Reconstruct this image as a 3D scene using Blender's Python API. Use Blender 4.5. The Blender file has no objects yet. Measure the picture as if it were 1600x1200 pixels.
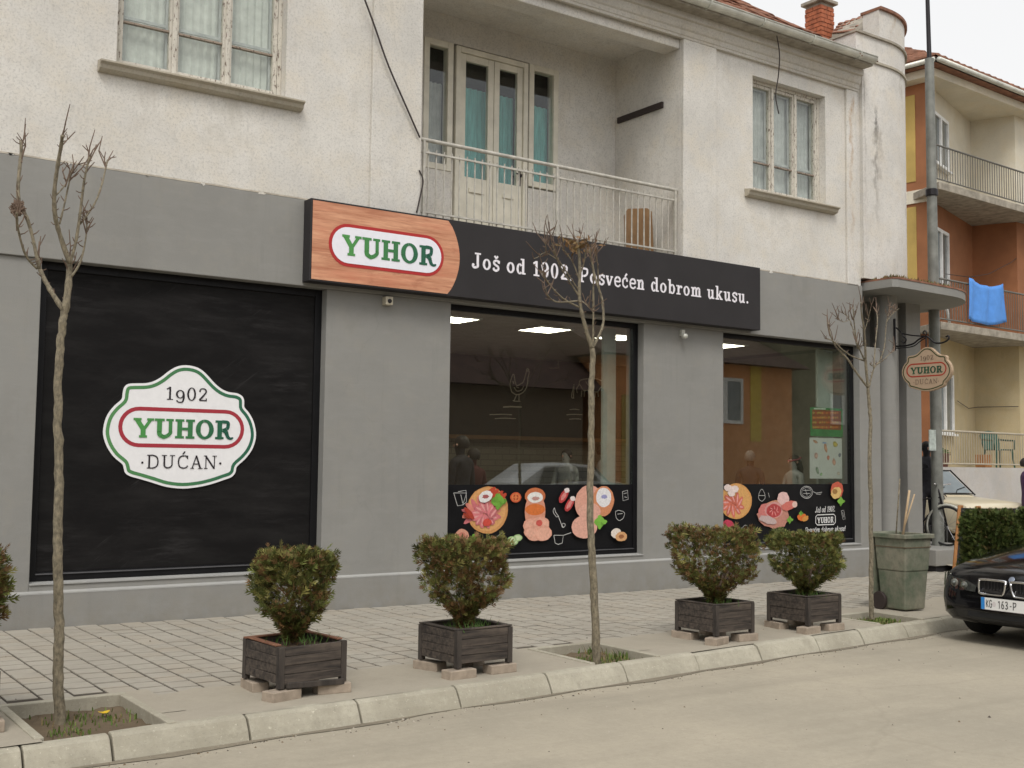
import bpy, bmesh, math, random
import numpy as np
from mathutils import Vector, Matrix
random.seed(7); rng = np.random.default_rng(7)
scene = bpy.context.scene
R = math.radians
# ------------------------------------------------------------------ camera
CAM = np.array([0.0, -10.8, 1.56])
FPX = 1780.0                       # focal length in pixels of the 1600 px wide photograph
MCAM = np.array([[0.8161436520420419, -0.5777291605502819, 0.011770993218295311],
                 [0.049243408424380894, 0.04923981712851792, -0.9975723167449566],
                 [0.5757470155877737, 0.8147419575908785, 0.06863611718880315]])
cd = bpy.data.cameras.new('camera'); cam = bpy.data.objects.new('camera', cd)
scene.collection.objects.link(cam); scene.camera = cam
cd.sensor_fit = 'HORIZONTAL'; cd.sensor_width = 36.0; cd.lens = 36.0*FPX/1600.0
cd.clip_start = 0.05; cd.clip_end = 2000
r_, u_, f_ = MCAM[0], -MCAM[1], MCAM[2]
cam.matrix_world = Matrix(((r_[0], u_[0], -f_[0], CAM[0]), (r_[1], u_[1], -f_[1], CAM[1]), (r_[2], u_[2], -f_[2], CAM[2]), (0, 0, 0, 1)))
# ------------------------------------------------------------------ sky, sun, exposure
SUN_EL, SUN_AZ = R(52), R(215)     # azimuth of the sun measured from +Y towards +X
w = bpy.data.worlds.new('World'); scene.world = w; w.use_nodes = True
nt = w.node_tree; nt.nodes.clear()
sky = nt.nodes.new('ShaderNodeTexSky'); sky.sky_type = 'NISHITA'; sky.sun_disc = False
sky.sun_elevation = SUN_EL; sky.sun_rotation = SUN_AZ; sky.air_density = 1.0; sky.dust_density = 6.0; sky.ozone_density = 1.0
hs = nt.nodes.new('ShaderNodeHueSaturation'); hs.inputs['Saturation'].default_value = 0.12
bg = nt.nodes.new('ShaderNodeBackground'); bg.inputs['Strength'].default_value = 0.15
ow = nt.nodes.new('ShaderNodeOutputWorld')
ov = nt.nodes.new('ShaderNodeMix'); ov.data_type = 'RGBA'; ov.inputs[0].default_value = 0.7; ov.inputs[7].default_value = (6.3, 6.3, 6.3, 1)   # even overcast veil
nt.links.new(sky.outputs[0], hs.inputs['Color']); nt.links.new(hs.outputs[0], ov.inputs[6]); nt.links.new(ov.outputs[2], bg.inputs['Color']); nt.links.new(bg.outputs[0], ow.inputs['Surface'])
sl = bpy.data.lights.new('sun', 'SUN'); sl.energy = 1.25; sl.angle = R(20); sl.color = (1.0, 0.95, 0.88)
so = bpy.data.objects.new('sun', sl); scene.collection.objects.link(so)
sd = Vector((math.sin(SUN_AZ)*math.cos(SUN_EL), math.cos(SUN_AZ)*math.cos(SUN_EL), math.sin(SUN_EL)))
so.rotation_euler = sd.to_track_quat('Z', 'Y').to_euler()
scene.view_settings.view_transform = 'Standard'; scene.view_settings.look = 'None'
scene.view_settings.exposure = 0.23; scene.view_settings.gamma = 1.0; scene.view_settings.use_curve_mapping = False

# ------------------------------------------------------------------ pixel -> place
def ray(px, py): return MCAM.T @ np.array([(px-800)/FPX, (py-600)/FPX, 1.0])
def onY(px, py, Y=0.0):
    d = ray(px, py); return CAM + d*(Y-CAM[1])/d[1]
def onX(px, py, X):
    d = ray(px, py); return CAM + d*(X-CAM[0])/d[0]
def onZ(px, py, Z):
    d = ray(px, py); return CAM + d*(Z-CAM[2])/d[2]
def gz(x): return 0.038-0.0082*(x-2.4)          # the street falls gently to the right
def onG(px, py, dz=0.0):
    z = 0.0
    for i in range(25):
        P = onZ(px, py, z+dz); z = gz(P[0])
    return P
def atdepth(px, d): # ground plan point at a depth along the view axis
    l = (px-800)/FPX*d
    return np.array([CAM[0]+d*0.5757+l*0.8161, CAM[1]+d*0.8147-l*0.5777])
def kerb_y(x):
    t = x-1.4
    if t > 9.6: return -4.33+0.083*9.6+0.0015*9.6**2+(t-9.6)*0.1
    if t < 0: return -4.33+0.083*t
    return -4.33+0.083*t+0.0015*t*t

# ------------------------------------------------------------------ scene helpers
COL = scene.collection
class MB:
    def __init__(s): s.v = []; s.f = []; s.c = []; s.hascol = False
    def add(s, verts, faces, col=None):
        o = len(s.v); s.v.extend([tuple(map(float, p)) for p in verts])
        for f in faces:
            s.f.append(tuple(i+o for i in f)); s.c.append(col if col is not None else (1, 1, 1))
        if col is not None: s.hascol = True
        return s
    def box(s, x0, x1, y0, y1, z0, z1, col=None, M=None):
        if x0 > x1: x0, x1 = x1, x0
        if y0 > y1: y0, y1 = y1, y0
        if z0 > z1: z0, z1 = z1, z0
        vs = [(x0,y0,z0),(x1,y0,z0),(x1,y1,z0),(x0,y1,z0),(x0,y0,z1),(x1,y0,z1),(x1,y1,z1),(x0,y1,z1)]
        if M is not None: vs = [tuple(M @ Vector(p)) for p in vs]
        return s.add(vs, [(3,2,1,0),(4,5,6,7),(0,1,5,4),(1,2,6,5),(2,3,7,6),(3,0,4,7)], col)
    def prism(s, poly, z0, z1, col=None, M=None):           # poly in xy, ccw
        n = len(poly); vs = [(p[0],p[1],z0) for p in poly]+[(p[0],p[1],z1) for p in poly]
        if M is not None: vs = [tuple(M @ Vector(p)) for p in vs]
        return s.add(vs, [tuple(range(n-1,-1,-1)), tuple(range(n,2*n))]+[(i,(i+1)%n,(i+1)%n+n,i+n) for i in range(n)], col)
    def xprism(s, poly, x0, x1, col=None):                  # poly in (y,z), extruded along x
        n = len(poly); vs = [(x0,p[0],p[1]) for p in poly]+[(x1,p[0],p[1]) for p in poly]
        return s.add(vs, [tuple(range(n)), tuple(range(2*n-1,n-1,-1))]+[(i+n,(i+1)%n+n,(i+1)%n,i) for i in range(n)], col)
    def tube(s, pts, rad, n=8, col=None, cap=True):
        pts = [np.array(p, float) for p in pts]
        if not hasattr(rad, '__len__'): rad = [rad]*len(pts)
        up = None; vs = []; fs = []
        for i, p in enumerate(pts):
            t = (pts[min(i+1,len(pts)-1)]-pts[max(i-1,0)]); t = t/(np.linalg.norm(t)+1e-9)
            if up is None:
                a = np.array([0,0,1.0]) if abs(t[2]) < 0.9 else np.array([1.0,0,0])
                up = a-t*a.dot(t)
            else: up = up-t*up.dot(t)
            up = up/(np.linalg.norm(up)+1e-9); b = np.cross(t, up)
            for k in range(n):
                an = 2*math.pi*k/n; vs.append(p+rad[i]*(math.cos(an)*up+math.sin(an)*b))
        for i in range(len(pts)-1):
            for k in range(n):
                fs.append((i*n+k, i*n+(k+1)%n, (i+1)*n+(k+1)%n, (i+1)*n+k))
        if cap:
            fs.append(tuple(range(n-1,-1,-1))); m = (len(pts)-1)*n; fs.append(tuple(range(m, m+n)))
        return s.add(vs, fs, col)
    def lathe(s, prof, c=(0,0,0), n=20, col=None, axis='z'):
        vs = []; fs = []
        for (r, h) in prof:
            for k in range(n):
                a = 2*math.pi*k/n; x, y = r*math.cos(a), r*math.sin(a)
                if axis == 'z': vs.append((c[0]+x, c[1]+y, c[2]+h))
                elif axis == 'y': vs.append((c[0]+x, c[1]+h, c[2]+y))
                else: vs.append((c[0]+h, c[1]+x, c[2]+y))
        for i in range(len(prof)-1):
            for k in range(n): fs.append((i*n+k, i*n+(k+1)%n, (i+1)*n+(k+1)%n, (i+1)*n+k))
        fs.append(tuple(range(n-1,-1,-1))); m = (len(prof)-1)*n; fs.append(tuple(range(m,m+n)))
        return s.add(vs, fs, col)
    def mesh(s, name, mat=None, smooth=False):
        me = bpy.data.meshes.new(name); me.from_pydata(s.v, [], s.f)
        if mat is not None: me.materials.append(mat)
        if s.hascol:
            at = me.color_attributes.new('Col', 'FLOAT_COLOR', 'CORNER')
            arr = np.ones((len(me.loops), 4), np.float32); k = 0
            for f, c in zip(s.f, s.c):
                arr[k:k+len(f), :3] = c[:3]; k += len(f)
            at.data.foreach_set('color', arr.ravel())
        if smooth: me.polygons.foreach_set('use_smooth', [True]*len(me.polygons))
        me.update(); return me
    def build(s, name, mat, parent=None, smooth=False, bevel=0.0, seg=2, angle=None, fixn=False):
        me = s.mesh(name, mat, smooth)
        if fixn:
            b = bmesh.new(); b.from_mesh(me); bmesh.ops.recalc_face_normals(b, faces=b.faces); b.to_mesh(me); b.free()
        o = bpy.data.objects.new(name, me); COL.objects.link(o)
        if parent is not None: attach(o, parent)
        if bevel:
            m = o.modifiers.new('bevel', 'BEVEL'); m.width = bevel; m.segments = seg; m.limit_method = 'ANGLE'; m.angle_limit = R(40)
        if smooth and angle:
            m = o.modifiers.new('es', 'EDGE_SPLIT'); m.split_angle = R(angle)
        return o
WORLD = {}
def wm(o): return WORLD.get(o.name, Matrix.Identity(4))
def attach(o, parent):
    o.parent = parent; o.matrix_parent_inverse = wm(parent).inverted()
def tag(o, label=None, cat=None, group=None, kind=None):
    if label: o['label'] = label
    if cat: o['category'] = cat
    if group: o['group'] = group
    if kind: o['kind'] = kind
    return o
def thing(name, label, cat, loc=(0,0,0), rz=0.0, group=None):
    o = bpy.data.objects.new(name, None); COL.objects.link(o)
    o.location = loc; o.rotation_euler = (0,0,rz); o.empty_display_size = 0.2
    WORLD[o.name] = Matrix.Translation(Vector(loc)) @ Matrix.Rotation(rz, 4, 'Z')
    return tag(o, label, cat, group)
def copy_thing(root, loc, rz, label=None):
    def rec(o, par):
        c = o.copy(); COL.objects.link(c); c.parent = par
        for ch in o.children: rec(ch, c)
        return c
    c = rec(root, None); c.location = loc; c.rotation_euler = (0,0,rz)
    if label: c['label'] = label
    return c

# ------------------------------------------------------------------ materials
def newmat(name):
    m = bpy.data.materials.new(name); m.use_nodes = True
    return m, m.node_tree, m.node_tree.nodes['Principled BSDF']
def N(nt, t, **kw):
    n = nt.nodes.new(t)
    for k, v in kw.items(): setattr(n, k, v)
    return n
def noise(nt, vec, scale, detail=4, rough=0.55, stretch=None):
    n = N(nt, 'ShaderNodeTexNoise'); n.inputs['Scale'].default_value = scale; n.inputs['Detail'].default_value = detail; n.inputs['Roughness'].default_value = rough
    if stretch is not None:
        mp = N(nt, 'ShaderNodeMapping'); mp.inputs['Scale'].default_value = stretch
        nt.links.new(vec, mp.inputs['Vector']); vec = mp.outputs[0]
    nt.links.new(vec, n.inputs['Vector']); return n.outputs['Fac']
def ramp(nt, fac, p0, p1, c0=0.0, c1=1.0):
    n = N(nt, 'ShaderNodeMapRange'); n.inputs[1].default_value = p0; n.inputs[2].default_value = p1; n.inputs[3].default_value = c0; n.inputs[4].default_value = c1
    nt.links.new(fac, n.inputs[0]); return n.outputs[0]
def mix(nt, fac, a, b, mode='MIX'):
    n = N(nt, 'ShaderNodeMix', data_type='RGBA', blend_type=mode)
    for sock, v in ((0, fac), (6, a), (7, b)):
        if isinstance(v, (tuple, list)): n.inputs[sock].default_value = (*v[:3], 1)
        elif isinstance(v, (int, float)): n.inputs[sock].default_value = v
        else: nt.links.new(v, n.inputs[sock])
    return n.outputs[2]
def posvec(nt, obj=False):
    if obj: return N(nt, 'ShaderNodeTexCoord').outputs['Object']
    return N(nt, 'ShaderNodeNewGeometry').outputs['Position']
def bump(nt, bs, h, strength, dist=0.01):
    b = N(nt, 'ShaderNodeBump'); b.inputs['Strength'].default_value = strength; b.inputs['Distance'].default_value = dist
    nt.links.new(h, b.inputs['Height']); nt.links.new(b.outputs[0], bs.inputs['Normal'])
def simple(name, col, rough=0.6, metal=0.0, var=0.12, scale=6.0, bmp=0.0, obj=False, stretch=None, spec=None, coat=0.0):
    m, nt, bs = newmat(name); v = posvec(nt, obj)
    f = noise(nt, v, scale, 5, 0.6, stretch)
    f2 = ramp(nt, f, 0.3, 0.7)
    dark = tuple(c*(1-var) for c in col); lite = tuple(min(1, c*(1+var)) for c in col)
    nt.links.new(mix(nt, f2, dark, lite), bs.inputs['Base Color'])
    bs.inputs['Roughness'].default_value = rough; bs.inputs['Metallic'].default_value = metal
    if spec is not None: bs.inputs['Specular IOR Level'].default_value = spec
    if coat: bs.inputs['Coat Weight'].default_value = coat; bs.inputs['Coat Roughness'].default_value = 0.03
    if bmp: bump(nt, bs, noise(nt, v, scale*12, 3), bmp, 0.004)
    return m
def colmat(name, rough=0.6, var=0.1, scale=30, spec=0.3, translucent=0.0):
    m, nt, bs = newmat(name); a = N(nt, 'ShaderNodeVertexColor', layer_name='Col')
    f = ramp(nt, noise(nt, posvec(nt), scale, 4), 0.3, 0.7, 1-var, 1+var)
    nt.links.new(mix(nt, 1.0, a.outputs[0], f, 'MULTIPLY'), bs.inputs['Base Color'])
    bs.inputs['Roughness'].default_value = rough; bs.inputs['Specular IOR Level'].default_value = spec
    return m
def glassmat(name, tint=(0.9,0.95,0.93), f0=0.05, rough=0.0):
    m = bpy.data.materials.new(name); m.use_nodes = True; nt = m.node_tree; nt.nodes.clear()
    out = N(nt, 'ShaderNodeOutputMaterial'); tr = N(nt, 'ShaderNodeBsdfTransparent'); tr.inputs[0].default_value = (*tint, 1)
    gl = N(nt, 'ShaderNodeBsdfGlossy'); gl.inputs['Roughness'].default_value = rough
    lw = N(nt, 'ShaderNodeLayerWeight'); lw.inputs['Blend'].default_value = 0.5
    pw = N(nt, 'ShaderNodeMath', operation='POWER'); pw.inputs[1].default_value = 5.0
    nt.links.new(lw.outputs['Facing'], pw.inputs[0])
    fr = ramp(nt, pw.outputs[0], 0, 1, f0, 1.0)
    mx = N(nt, 'ShaderNodeMixShader'); nt.links.new(fr, mx.inputs[0]); nt.links.new(tr.outputs[0], mx.inputs[1]); nt.links.new(gl.outputs[0], mx.inputs[2])
    nt.links.new(mx.outputs[0], out.inputs[0]); return m
def emit(name, col, s):
    m = bpy.data.materials.new(name); m.use_nodes = True; nt = m.node_tree; nt.nodes.clear()
    e = N(nt, 'ShaderNodeEmission'); e.inputs[0].default_value = (*col, 1); e.inputs[1].default_value = s
    o = N(nt, 'ShaderNodeOutputMaterial'); nt.links.new(e.outputs[0], o.inputs[0]); return m

def stucco(name, col, dirt=0.5, speck=0.5, streaks=()):
    m, nt, bs = newmat(name); v = posvec(nt)
    big = ramp(nt, noise(nt, v, 0.9, 6, 0.6), 0.38, 0.68)
    c = mix(nt, big, col, tuple(k*0.80 for k in col))
    warm = ramp(nt, noise(nt, v, 2.3, 5, 0.65), 0.45, 0.75)
    c = mix(nt, warm, c, (col[0]*0.93, col[1]*0.89, col[2]*0.82))
    # rain streaks running down the wall
    st = ramp(nt, noise(nt, v, 1.0, 5, 0.7, (5.0, 5.0, 0.8)), 0.58, 0.8, 0, dirt)
    c = mix(nt, st, c, (col[0]*0.5, col[1]*0.47, col[2]*0.43))
    sp = ramp(nt, noise(nt, v, 42, 5, 0.8), 0.50, 0.72, 0, speck)
    c = mix(nt, sp, c, tuple(k*0.42 for k in col))
    bl = ramp(nt, noise(nt, v, 11, 7, 0.8), 0.52, 0.76, 0, speck*0.9)
    c = mix(nt, bl, c, tuple(k*0.6 for k in col))
    sxyz = N(nt, 'ShaderNodeSeparateXYZ'); nt.links.new(v, sxyz.inputs[0])
    for (sx, hw, zt, zb, scol, amt) in streaks:        # stains that ran down from one spot
        wob = ramp(nt, noise(nt, v, 3.0, 4, 0.6), 0.3, 0.7, -hw*1.2, hw*1.2)
        a1 = N(nt, 'ShaderNodeMath', operation='SUBTRACT'); nt.links.new(sxyz.outputs[0], a1.inputs[0]); a1.inputs[1].default_value = sx
        a2 = N(nt, 'ShaderNodeMath', operation='ADD'); nt.links.new(a1.outputs[0], a2.inputs[0]); nt.links.new(wob, a2.inputs[1])
        a3 = N(nt, 'ShaderNodeMath', operation='ABSOLUTE'); nt.links.new(a2.outputs[0], a3.inputs[0])
        fx = ramp(nt, a3.outputs[0], hw, hw*0.25, 0, amt); fz = ramp(nt, sxyz.outputs[2], zb, zt, 0, 1); ft = ramp(nt, sxyz.outputs[2], zt+0.12, zt, 0, 1)
        fn = ramp(nt, noise(nt, v, 9, 6, 0.75, (1,1,.4)), 0.38, 0.6)
        pr_ = fx
        for q in (fz, ft, fn):
            mm = N(nt, 'ShaderNodeMath', operation='MULTIPLY'); nt.links.new(pr_, mm.inputs[0]); nt.links.new(q, mm.inputs[1]); pr_ = mm.outputs[0]
        c = mix(nt, pr_, c, scol)
    nt.links.new(c, bs.inputs['Base Color']); bs.inputs['Roughness'].default_value = 0.92; bs.inputs['Specular IOR Level'].default_value = 0.2
    bump(nt, bs, noise(nt, v, 120, 4, 0.7), 0.55, 0.012); return m
def greypaint(name, col):
    m, nt, bs = newmat(name); v = posvec(nt)
    c = mix(nt, ramp(nt, noise(nt, v, 0.7, 5, 0.6), 0.35, 0.7), col, tuple(k*0.88 for k in col))
    c = mix(nt, ramp(nt, noise(nt, v, 3.0, 6, 0.7), 0.5, 0.75, 0, 0.5), c, (col[0]*1.1, col[1]*1.06, col[2]*0.98))
    st = ramp(nt, noise(nt, v, 1.0, 5, 0.7, (9.0, 9.0, 0.5)), 0.56, 0.78, 0, 0.34)
    c = mix(nt, st, c, tuple(k*0.66 for k in col))
    tr = ramp(nt, noise(nt, v, 1.0, 6, 0.72, (2.2, 2.2, 9.0)), 0.5, 0.72, 0, 0.35); c = mix(nt, tr, c, tuple(k*1.13 for k in col))
    bt = ramp(nt, noise(nt, v, 1.7, 7, 0.7), 0.52, 0.72, 0, 0.6); c = mix(nt, bt, c, (col[0]*0.82, col[1]*0.81, col[2]*0.79))
    vo = N(nt, 'ShaderNodeTexVoronoi', feature='DISTANCE_TO_EDGE'); vo.inputs['Scale'].default_value = 0.55
    nw = N(nt, 'ShaderNodeTexNoise'); nw.inputs['Scale'].default_value = 2.2; nw.inputs['Detail'].default_value = 7; nt.links.new(v, nw.inputs['Vector'])
    wv = N(nt, 'ShaderNodeMix', data_type='RGBA'); wv.inputs[0].default_value = 0.3; nt.links.new(v, wv.inputs[6]); nt.links.new(nw.outputs['Color'], wv.inputs[7]); nt.links.new(wv.outputs[2], vo.inputs['Vector'])
    ck = N(nt, 'ShaderNodeMath', operation='MULTIPLY'); nt.links.new(ramp(nt, vo.outputs['Distance'], 0.0, 0.003, 0.10, 0), ck.inputs[0]); nt.links.new(ramp(nt, noise(nt, v, 0.6, 3), 0.52, 0.6), ck.inputs[1])
    c = mix(nt, ck.outputs[0], c, tuple(k*0.45 for k in col))
    # splash dirt and scuffs low on the wall
    sx = N(nt, 'ShaderNodeSeparateXYZ'); nt.links.new(v, sx.inputs[0])
    lo = ramp(nt, sx.outputs[2], 0.42, -0.08, 0, 1.0)
    dn = N(nt, 'ShaderNodeMath', operation='MULTIPLY'); nt.links.new(lo, dn.inputs[0]); nt.links.new(ramp(nt, noise(nt, v, 5, 6, 0.7), 0.35, 0.75), dn.inputs[1])
    c = mix(nt, dn.outputs[0], c, (0.22, 0.20, 0.165))
    sp = ramp(nt, noise(nt, v, 40, 3, 0.7), 0.66, 0.76, 0, 0.35); c = mix(nt, sp, c, tuple(k*0.65 for k in col))
    nt.links.new(c, bs.inputs['Base Color']); bs.inputs['Roughness'].default_value = 0.85; bs.inputs['Specular IOR Level'].default_value = 0.25
    bump(nt, bs, noise(nt, v, 90, 4, 0.7), 0.22, 0.01); return m
def ground_mat(name, col, col2, crack=0.0, speck=0.35, streak=None):
    m, nt, bs = newmat(name); v = posvec(nt)
    c = mix(nt, ramp(nt, noise(nt, v, 0.55, 7, 0.62), 0.36, 0.66), col, col2)
    c = mix(nt, ramp(nt, noise(nt, v, 3.1, 6, 0.7), 0.5, 0.78, 0, 0.55), c, tuple(k*0.78 for k in col))
    gg = ramp(nt, noise(nt, v, 19, 6, 0.8), 0.46, 0.70, 0, speck*0.75); c = mix(nt, gg, c, tuple(k*0.66 for k in col))
    g3 = ramp(nt, noise(nt, v, 9, 7, 0.75), 0.5, 0.72, 0, speck*0.5); c = mix(nt, g3, c, tuple(min(1,k*1.22) for k in col))
    if streak:
        c = mix(nt, ramp(nt, noise(nt, v, 1.0, 6, 0.65, streak), 0.5, 0.72, 0, 0.5), c, tuple(k*0.8 for k in col2))
    sp = ramp(nt, noise(nt, v, 70, 3, 0.75), 0.58, 0.74, 0, speck); c = mix(nt, sp, c, tuple(k*0.5 for k in col))
    sp2 = ramp(nt, noise(nt, v, 43, 3, 0.75), 0.62, 0.75, 0, speck); c = mix(nt, sp2, c, tuple(min(1,k*1.35) for k in col))
    if crack:
        vo = N(nt, 'ShaderNodeTexVoronoi', feature='DISTANCE_TO_EDGE'); vo.inputs['Scale'].default_value = 0.35
        wn = N(nt, 'ShaderNodeMix', data_type='RGBA'); nw = N(nt, 'ShaderNodeTexNoise'); nw.inputs['Scale'].default_value = 1.4; nw.inputs['Detail'].default_value = 6
        nt.links.new(v, nw.inputs['Vector']); wn.inputs[0].default_value = 0.35; nt.links.new(v, wn.inputs[6]); nt.links.new(nw.outputs['Color'], wn.inputs[7])
        nt.links.new(wn.outputs[2], vo.inputs['Vector'])
        cr = ramp(nt, vo.outputs['Distance'], 0.0, 0.006, crack, 0); c = mix(nt, cr, c, tuple(k*0.4 for k in col))
    nt.links.new(c, bs.inputs['Base Color']); bs.inputs['Roughness'].default_value = 0.9; bs.inputs['Specular IOR Level'].default_value = 0.2
    bump(nt, bs, noise(nt, v, 60, 5, 0.75), 0.35, 0.01); return m
def randobj(nt):
    return N(nt, 'ShaderNodeObjectInfo').outputs['Random']
def paver_mat(name, col):
    m, nt, bs = newmat(name); v = posvec(nt)
    wn = N(nt, 'ShaderNodeTexWhiteNoise', noise_dimensions='2D')
    mp = N(nt, 'ShaderNodeMapping'); mp.inputs['Scale'].default_value = (5, 5, 0); nt.links.new(v, mp.inputs['Vector'])
    sn = N(nt, 'ShaderNodeVectorMath', operation='FLOOR'); nt.links.new(mp.outputs[0], sn.inputs[0]); nt.links.new(sn.outputs[0], wn.inputs['Vector'])
    c = mix(nt, ramp(nt, noise(nt, v, 1.1, 6, 0.65), 0.35, 0.7), col, (col[0]*0.84, col[1]*0.83, col[2]*0.82))
    c = mix(nt, ramp(nt, wn.outputs['Value'], 0.55, 1.0, 0, 0.4), c, (col[0]*0.96, col[1]*0.89, col[2]*0.82))
    c = mix(nt, ramp(nt, noise(nt, v, 6, 6, 0.7), 0.5, 0.75, 0, 0.6), c, tuple(k*0.75 for k in col))
    sp = ramp(nt, noise(nt, v, 80, 3, 0.7), 0.6, 0.75, 0, 0.35); c = mix(nt, sp, c, tuple(k*0.55 for k in col))
    nt.links.new(c, bs.inputs['Base Color']); bs.inputs['Roughness'].default_value = 0.9; bs.inputs['Specular IOR Level'].default_value = 0.2
    bump(nt, bs, noise(nt, v, 70, 4, 0.7), 0.3, 0.008); return m
def oldpaint(name, col, under):     # flaking paint over grey-brown wood
    m, nt, bs = newmat(name); v = posvec(nt)
    fl = ramp(nt, noise(nt, v, 30, 6, 0.75, (1.6, 1.6, 0.45)), 0.555, 0.595)
    c = mix(nt, ramp(nt, noise(nt, v, 5, 5, 0.6), 0.35, 0.7), col, tuple(k*0.82 for k in col))
    c = mix(nt, fl, c, under)
    nt.links.new(c, bs.inputs['Base Color']); bs.inputs['Roughness'].default_value = 0.75
    bump(nt, bs, fl, -0.5, 0.004); return m
def woodmat(name, col, col2, stretch, scale=1.0, rough=0.75, obj=True, bmp=0.3):
    m, nt, bs = newmat(name); v = posvec(nt, obj)
    f = noise(nt, v, scale, 7, 0.7, stretch)
    c = mix(nt, ramp(nt, f, 0.35, 0.68), col, col2)
    c = mix(nt, ramp(nt, noise(nt, v, 9, 5, 0.7), 0.5, 0.8, 0, 0.6), c, tuple(k*0.6 for k in col))
    nt.links.new(c, bs.inputs['Base Color']); bs.inputs['Roughness'].default_value = rough; bs.inputs['Specular IOR Level'].default_value = 0.3
    if bmp: bump(nt, bs, f, bmp, 0.006)
    return m

M = {}
M['stucco'] = stucco('stucco_white', (0.72, 0.695, 0.645), 0.4, 0.75, [(4.1,.25,5.15,4.3,(.5,.47,.41),.7),(3.3,.18,5.15,4.5,(.52,.48,.42),.6),(12.3,.25,5.2,4.4,(.5,.47,.41),.7),(12.9,.15,5.2,4.6,(.5,.46,.4),.7),(11.2,.3,7.2,6.2,(.5,.47,.42),.6),(5.5,.2,7.2,5.8,(.52,.49,.44),.6),(8.2,.8,7.45,7.2,(.4,.36,.31),.7)])
M['stucco_tower'] = stucco('stucco_stained', (0.71, 0.685, 0.64), 0.5, 0.6, [(14.33,.045,6.95,5.2,(.13,.12,.11),1.0),(14.36,.09,6.6,4.6,(.35,.32,.28),.8),(15.1,.12,7.75,7.1,(.3,.26,.2),.8),(13.765,.05,7.1,4.2,(.42,.27,.14),.95),(14.05,.03,7.4,4.3,(.36,.33,.29),.9),(15.3,.1,5.6,4.7,(.42,.38,.32),.6),(14.8,.15,8.5,8.1,(.4,.3,.2),.8)])
M['grey'] = greypaint('grey_facade_paint', (0.268, 0.264, 0.247))
M['greylite'] = greypaint('grey_ledge_paint', (0.36, 0.36, 0.345))
M['road'] = ground_mat('dusty_road', (0.395, 0.352, 0.275), (0.325, 0.293, 0.232), 0.12, 0.45, (0.25, 2.6, 1))
M['kerb'] = ground_mat('kerb_concrete', (0.47, 0.44, 0.355), (0.29, 0.265, 0.205), 0.0, 0.75, (3.0, 3.0, 1.2))
M['strip'] = ground_mat('concrete_strip', (0.39, 0.35, 0.28), (0.32, 0.29, 0.235), 0.0, 0.3)
M['joint'] = ground_mat('joint_sand', (0.05, 0.042, 0.034), (0.125, 0.108, 0.085), 0, 0.3)
M['paver'] = paver_mat('concrete_paver', (0.375, 0.348, 0.295))
M['earth'] = ground_mat('far_ground', (0.30, 0.27, 0.21), (0.24, 0.22, 0.17))
M['soil'] = ground_mat('soil', (0.10, 0.075, 0.05), (0.17, 0.13, 0.085), 0, 0.5)
M['black'] = simple('black_frame', (0.009, 0.009, 0.010), 0.4, 0, 0.2, 6, 0, False, None, 0.2)
M['signblack'] = simple('sign_black', (0.026, 0.0235, 0.0245), 0.65, 0, 0.12, 2.5, 0, False, None, 0.3)
M['paintwin'] = oldpaint('flaking_cream_paint', (0.60, 0.565, 0.49), (0.13, 0.09, 0.065))
M['cream'] = simple('cream_door_paint', (0.68, 0.645, 0.54), 0.55, 0, 0.12, 5)
M['sill'] = stucco('sill_cement', (0.47, 0.43, 0.35), 0.6, 0.5)
M['cornice'] = stucco('cornice_cement', (0.60, 0.57, 0.51), 0.6, 0.7)
M['tile'] = simple('roof_tile', (0.22, 0.10, 0.06), 0.85, 0, 0.45, 5, 0.3)
M['brick'] = simple('chimney_brick', (0.36, 0.11, 0.05), 0.85, 0, 0.35, 9, 0.3)
M['mortar'] = simple('old_mortar', (0.30, 0.27, 0.22), 0.95, 0, 0.35, 6, 0.5)
M['zinc'] = simple('zinc_gutter', (0.56, 0.56, 0.50), 0.45, 0.25, 0.25, 3)
M['rail'] = simple('rail_paint', (0.44, 0.42, 0.37), 0.5, 0, 0.25, 14)
M['cable'] = simple('black_cable', (0.03, 0.02, 0.018), 0.6)
M['glass'] = glassmat('shop_glass', (0.90, 0.93, 0.91), 0.155)
M['winglass'] = glassmat('window_glass', (0.95, 0.97, 0.96), 0.05)
M['white'] = simple('white_plastic', (0.75, 0.75, 0.73), 0.4, 0, 0.05)
M['print'] = colmat('flat_print', 0.45, 0.13, 40)
M['letters'] = colmat('lettering', 0.45, 0.03, 20)
M['foliage'] = colmat('conifer_leaf', 0.7, 0.2, 15, 0.2)
M['grass'] = colmat('grass_blade', 0.7, 0.15, 15, 0.2)
M['bark'] = simple('young_bark', (0.205, 0.175, 0.12), 0.9, 0, 0.5, 55, 0.8, False, (1,1,.55))
M['twig'] = simple('twig_bark', (0.145, 0.10, 0.072), 0.9, 0, 0.35, 25)
M['planter'] = woodmat('dark_stained_timber', (0.024, 0.021, 0.020), (0.115, 0.092, 0.074), (2.5, 34, 34))
M['planterpost'] = woodmat('weathered_timber', (0.034, 0.029, 0.026), (0.085, 0.07, 0.058), (14, 14, 2))
M['plankred'] = woodmat('bare_red_timber', (0.16, 0.07, 0.045), (0.24, 0.12, 0.07), (2, 25, 25))
M['brickpaver'] = simple('loose_paver', (0.33, 0.27, 0.21), 0.9, 0, 0.25, 12, 0.5)
M['curtain'] = simple('net_curtain', (0.60, 0.605, 0.56), 0.9, 0, 0.15, 8)
M['curtain2'] = simple('grey_net_curtain', (0.46, 0.465, 0.45), 0.9, 0, 0.2, 6)
M['teal'] = simple('teal_curtain', (0.17, 0.46, 0.44), 0.85, 0, 0.25, 5, 0, False, (6, 6, 0.6))
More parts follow.
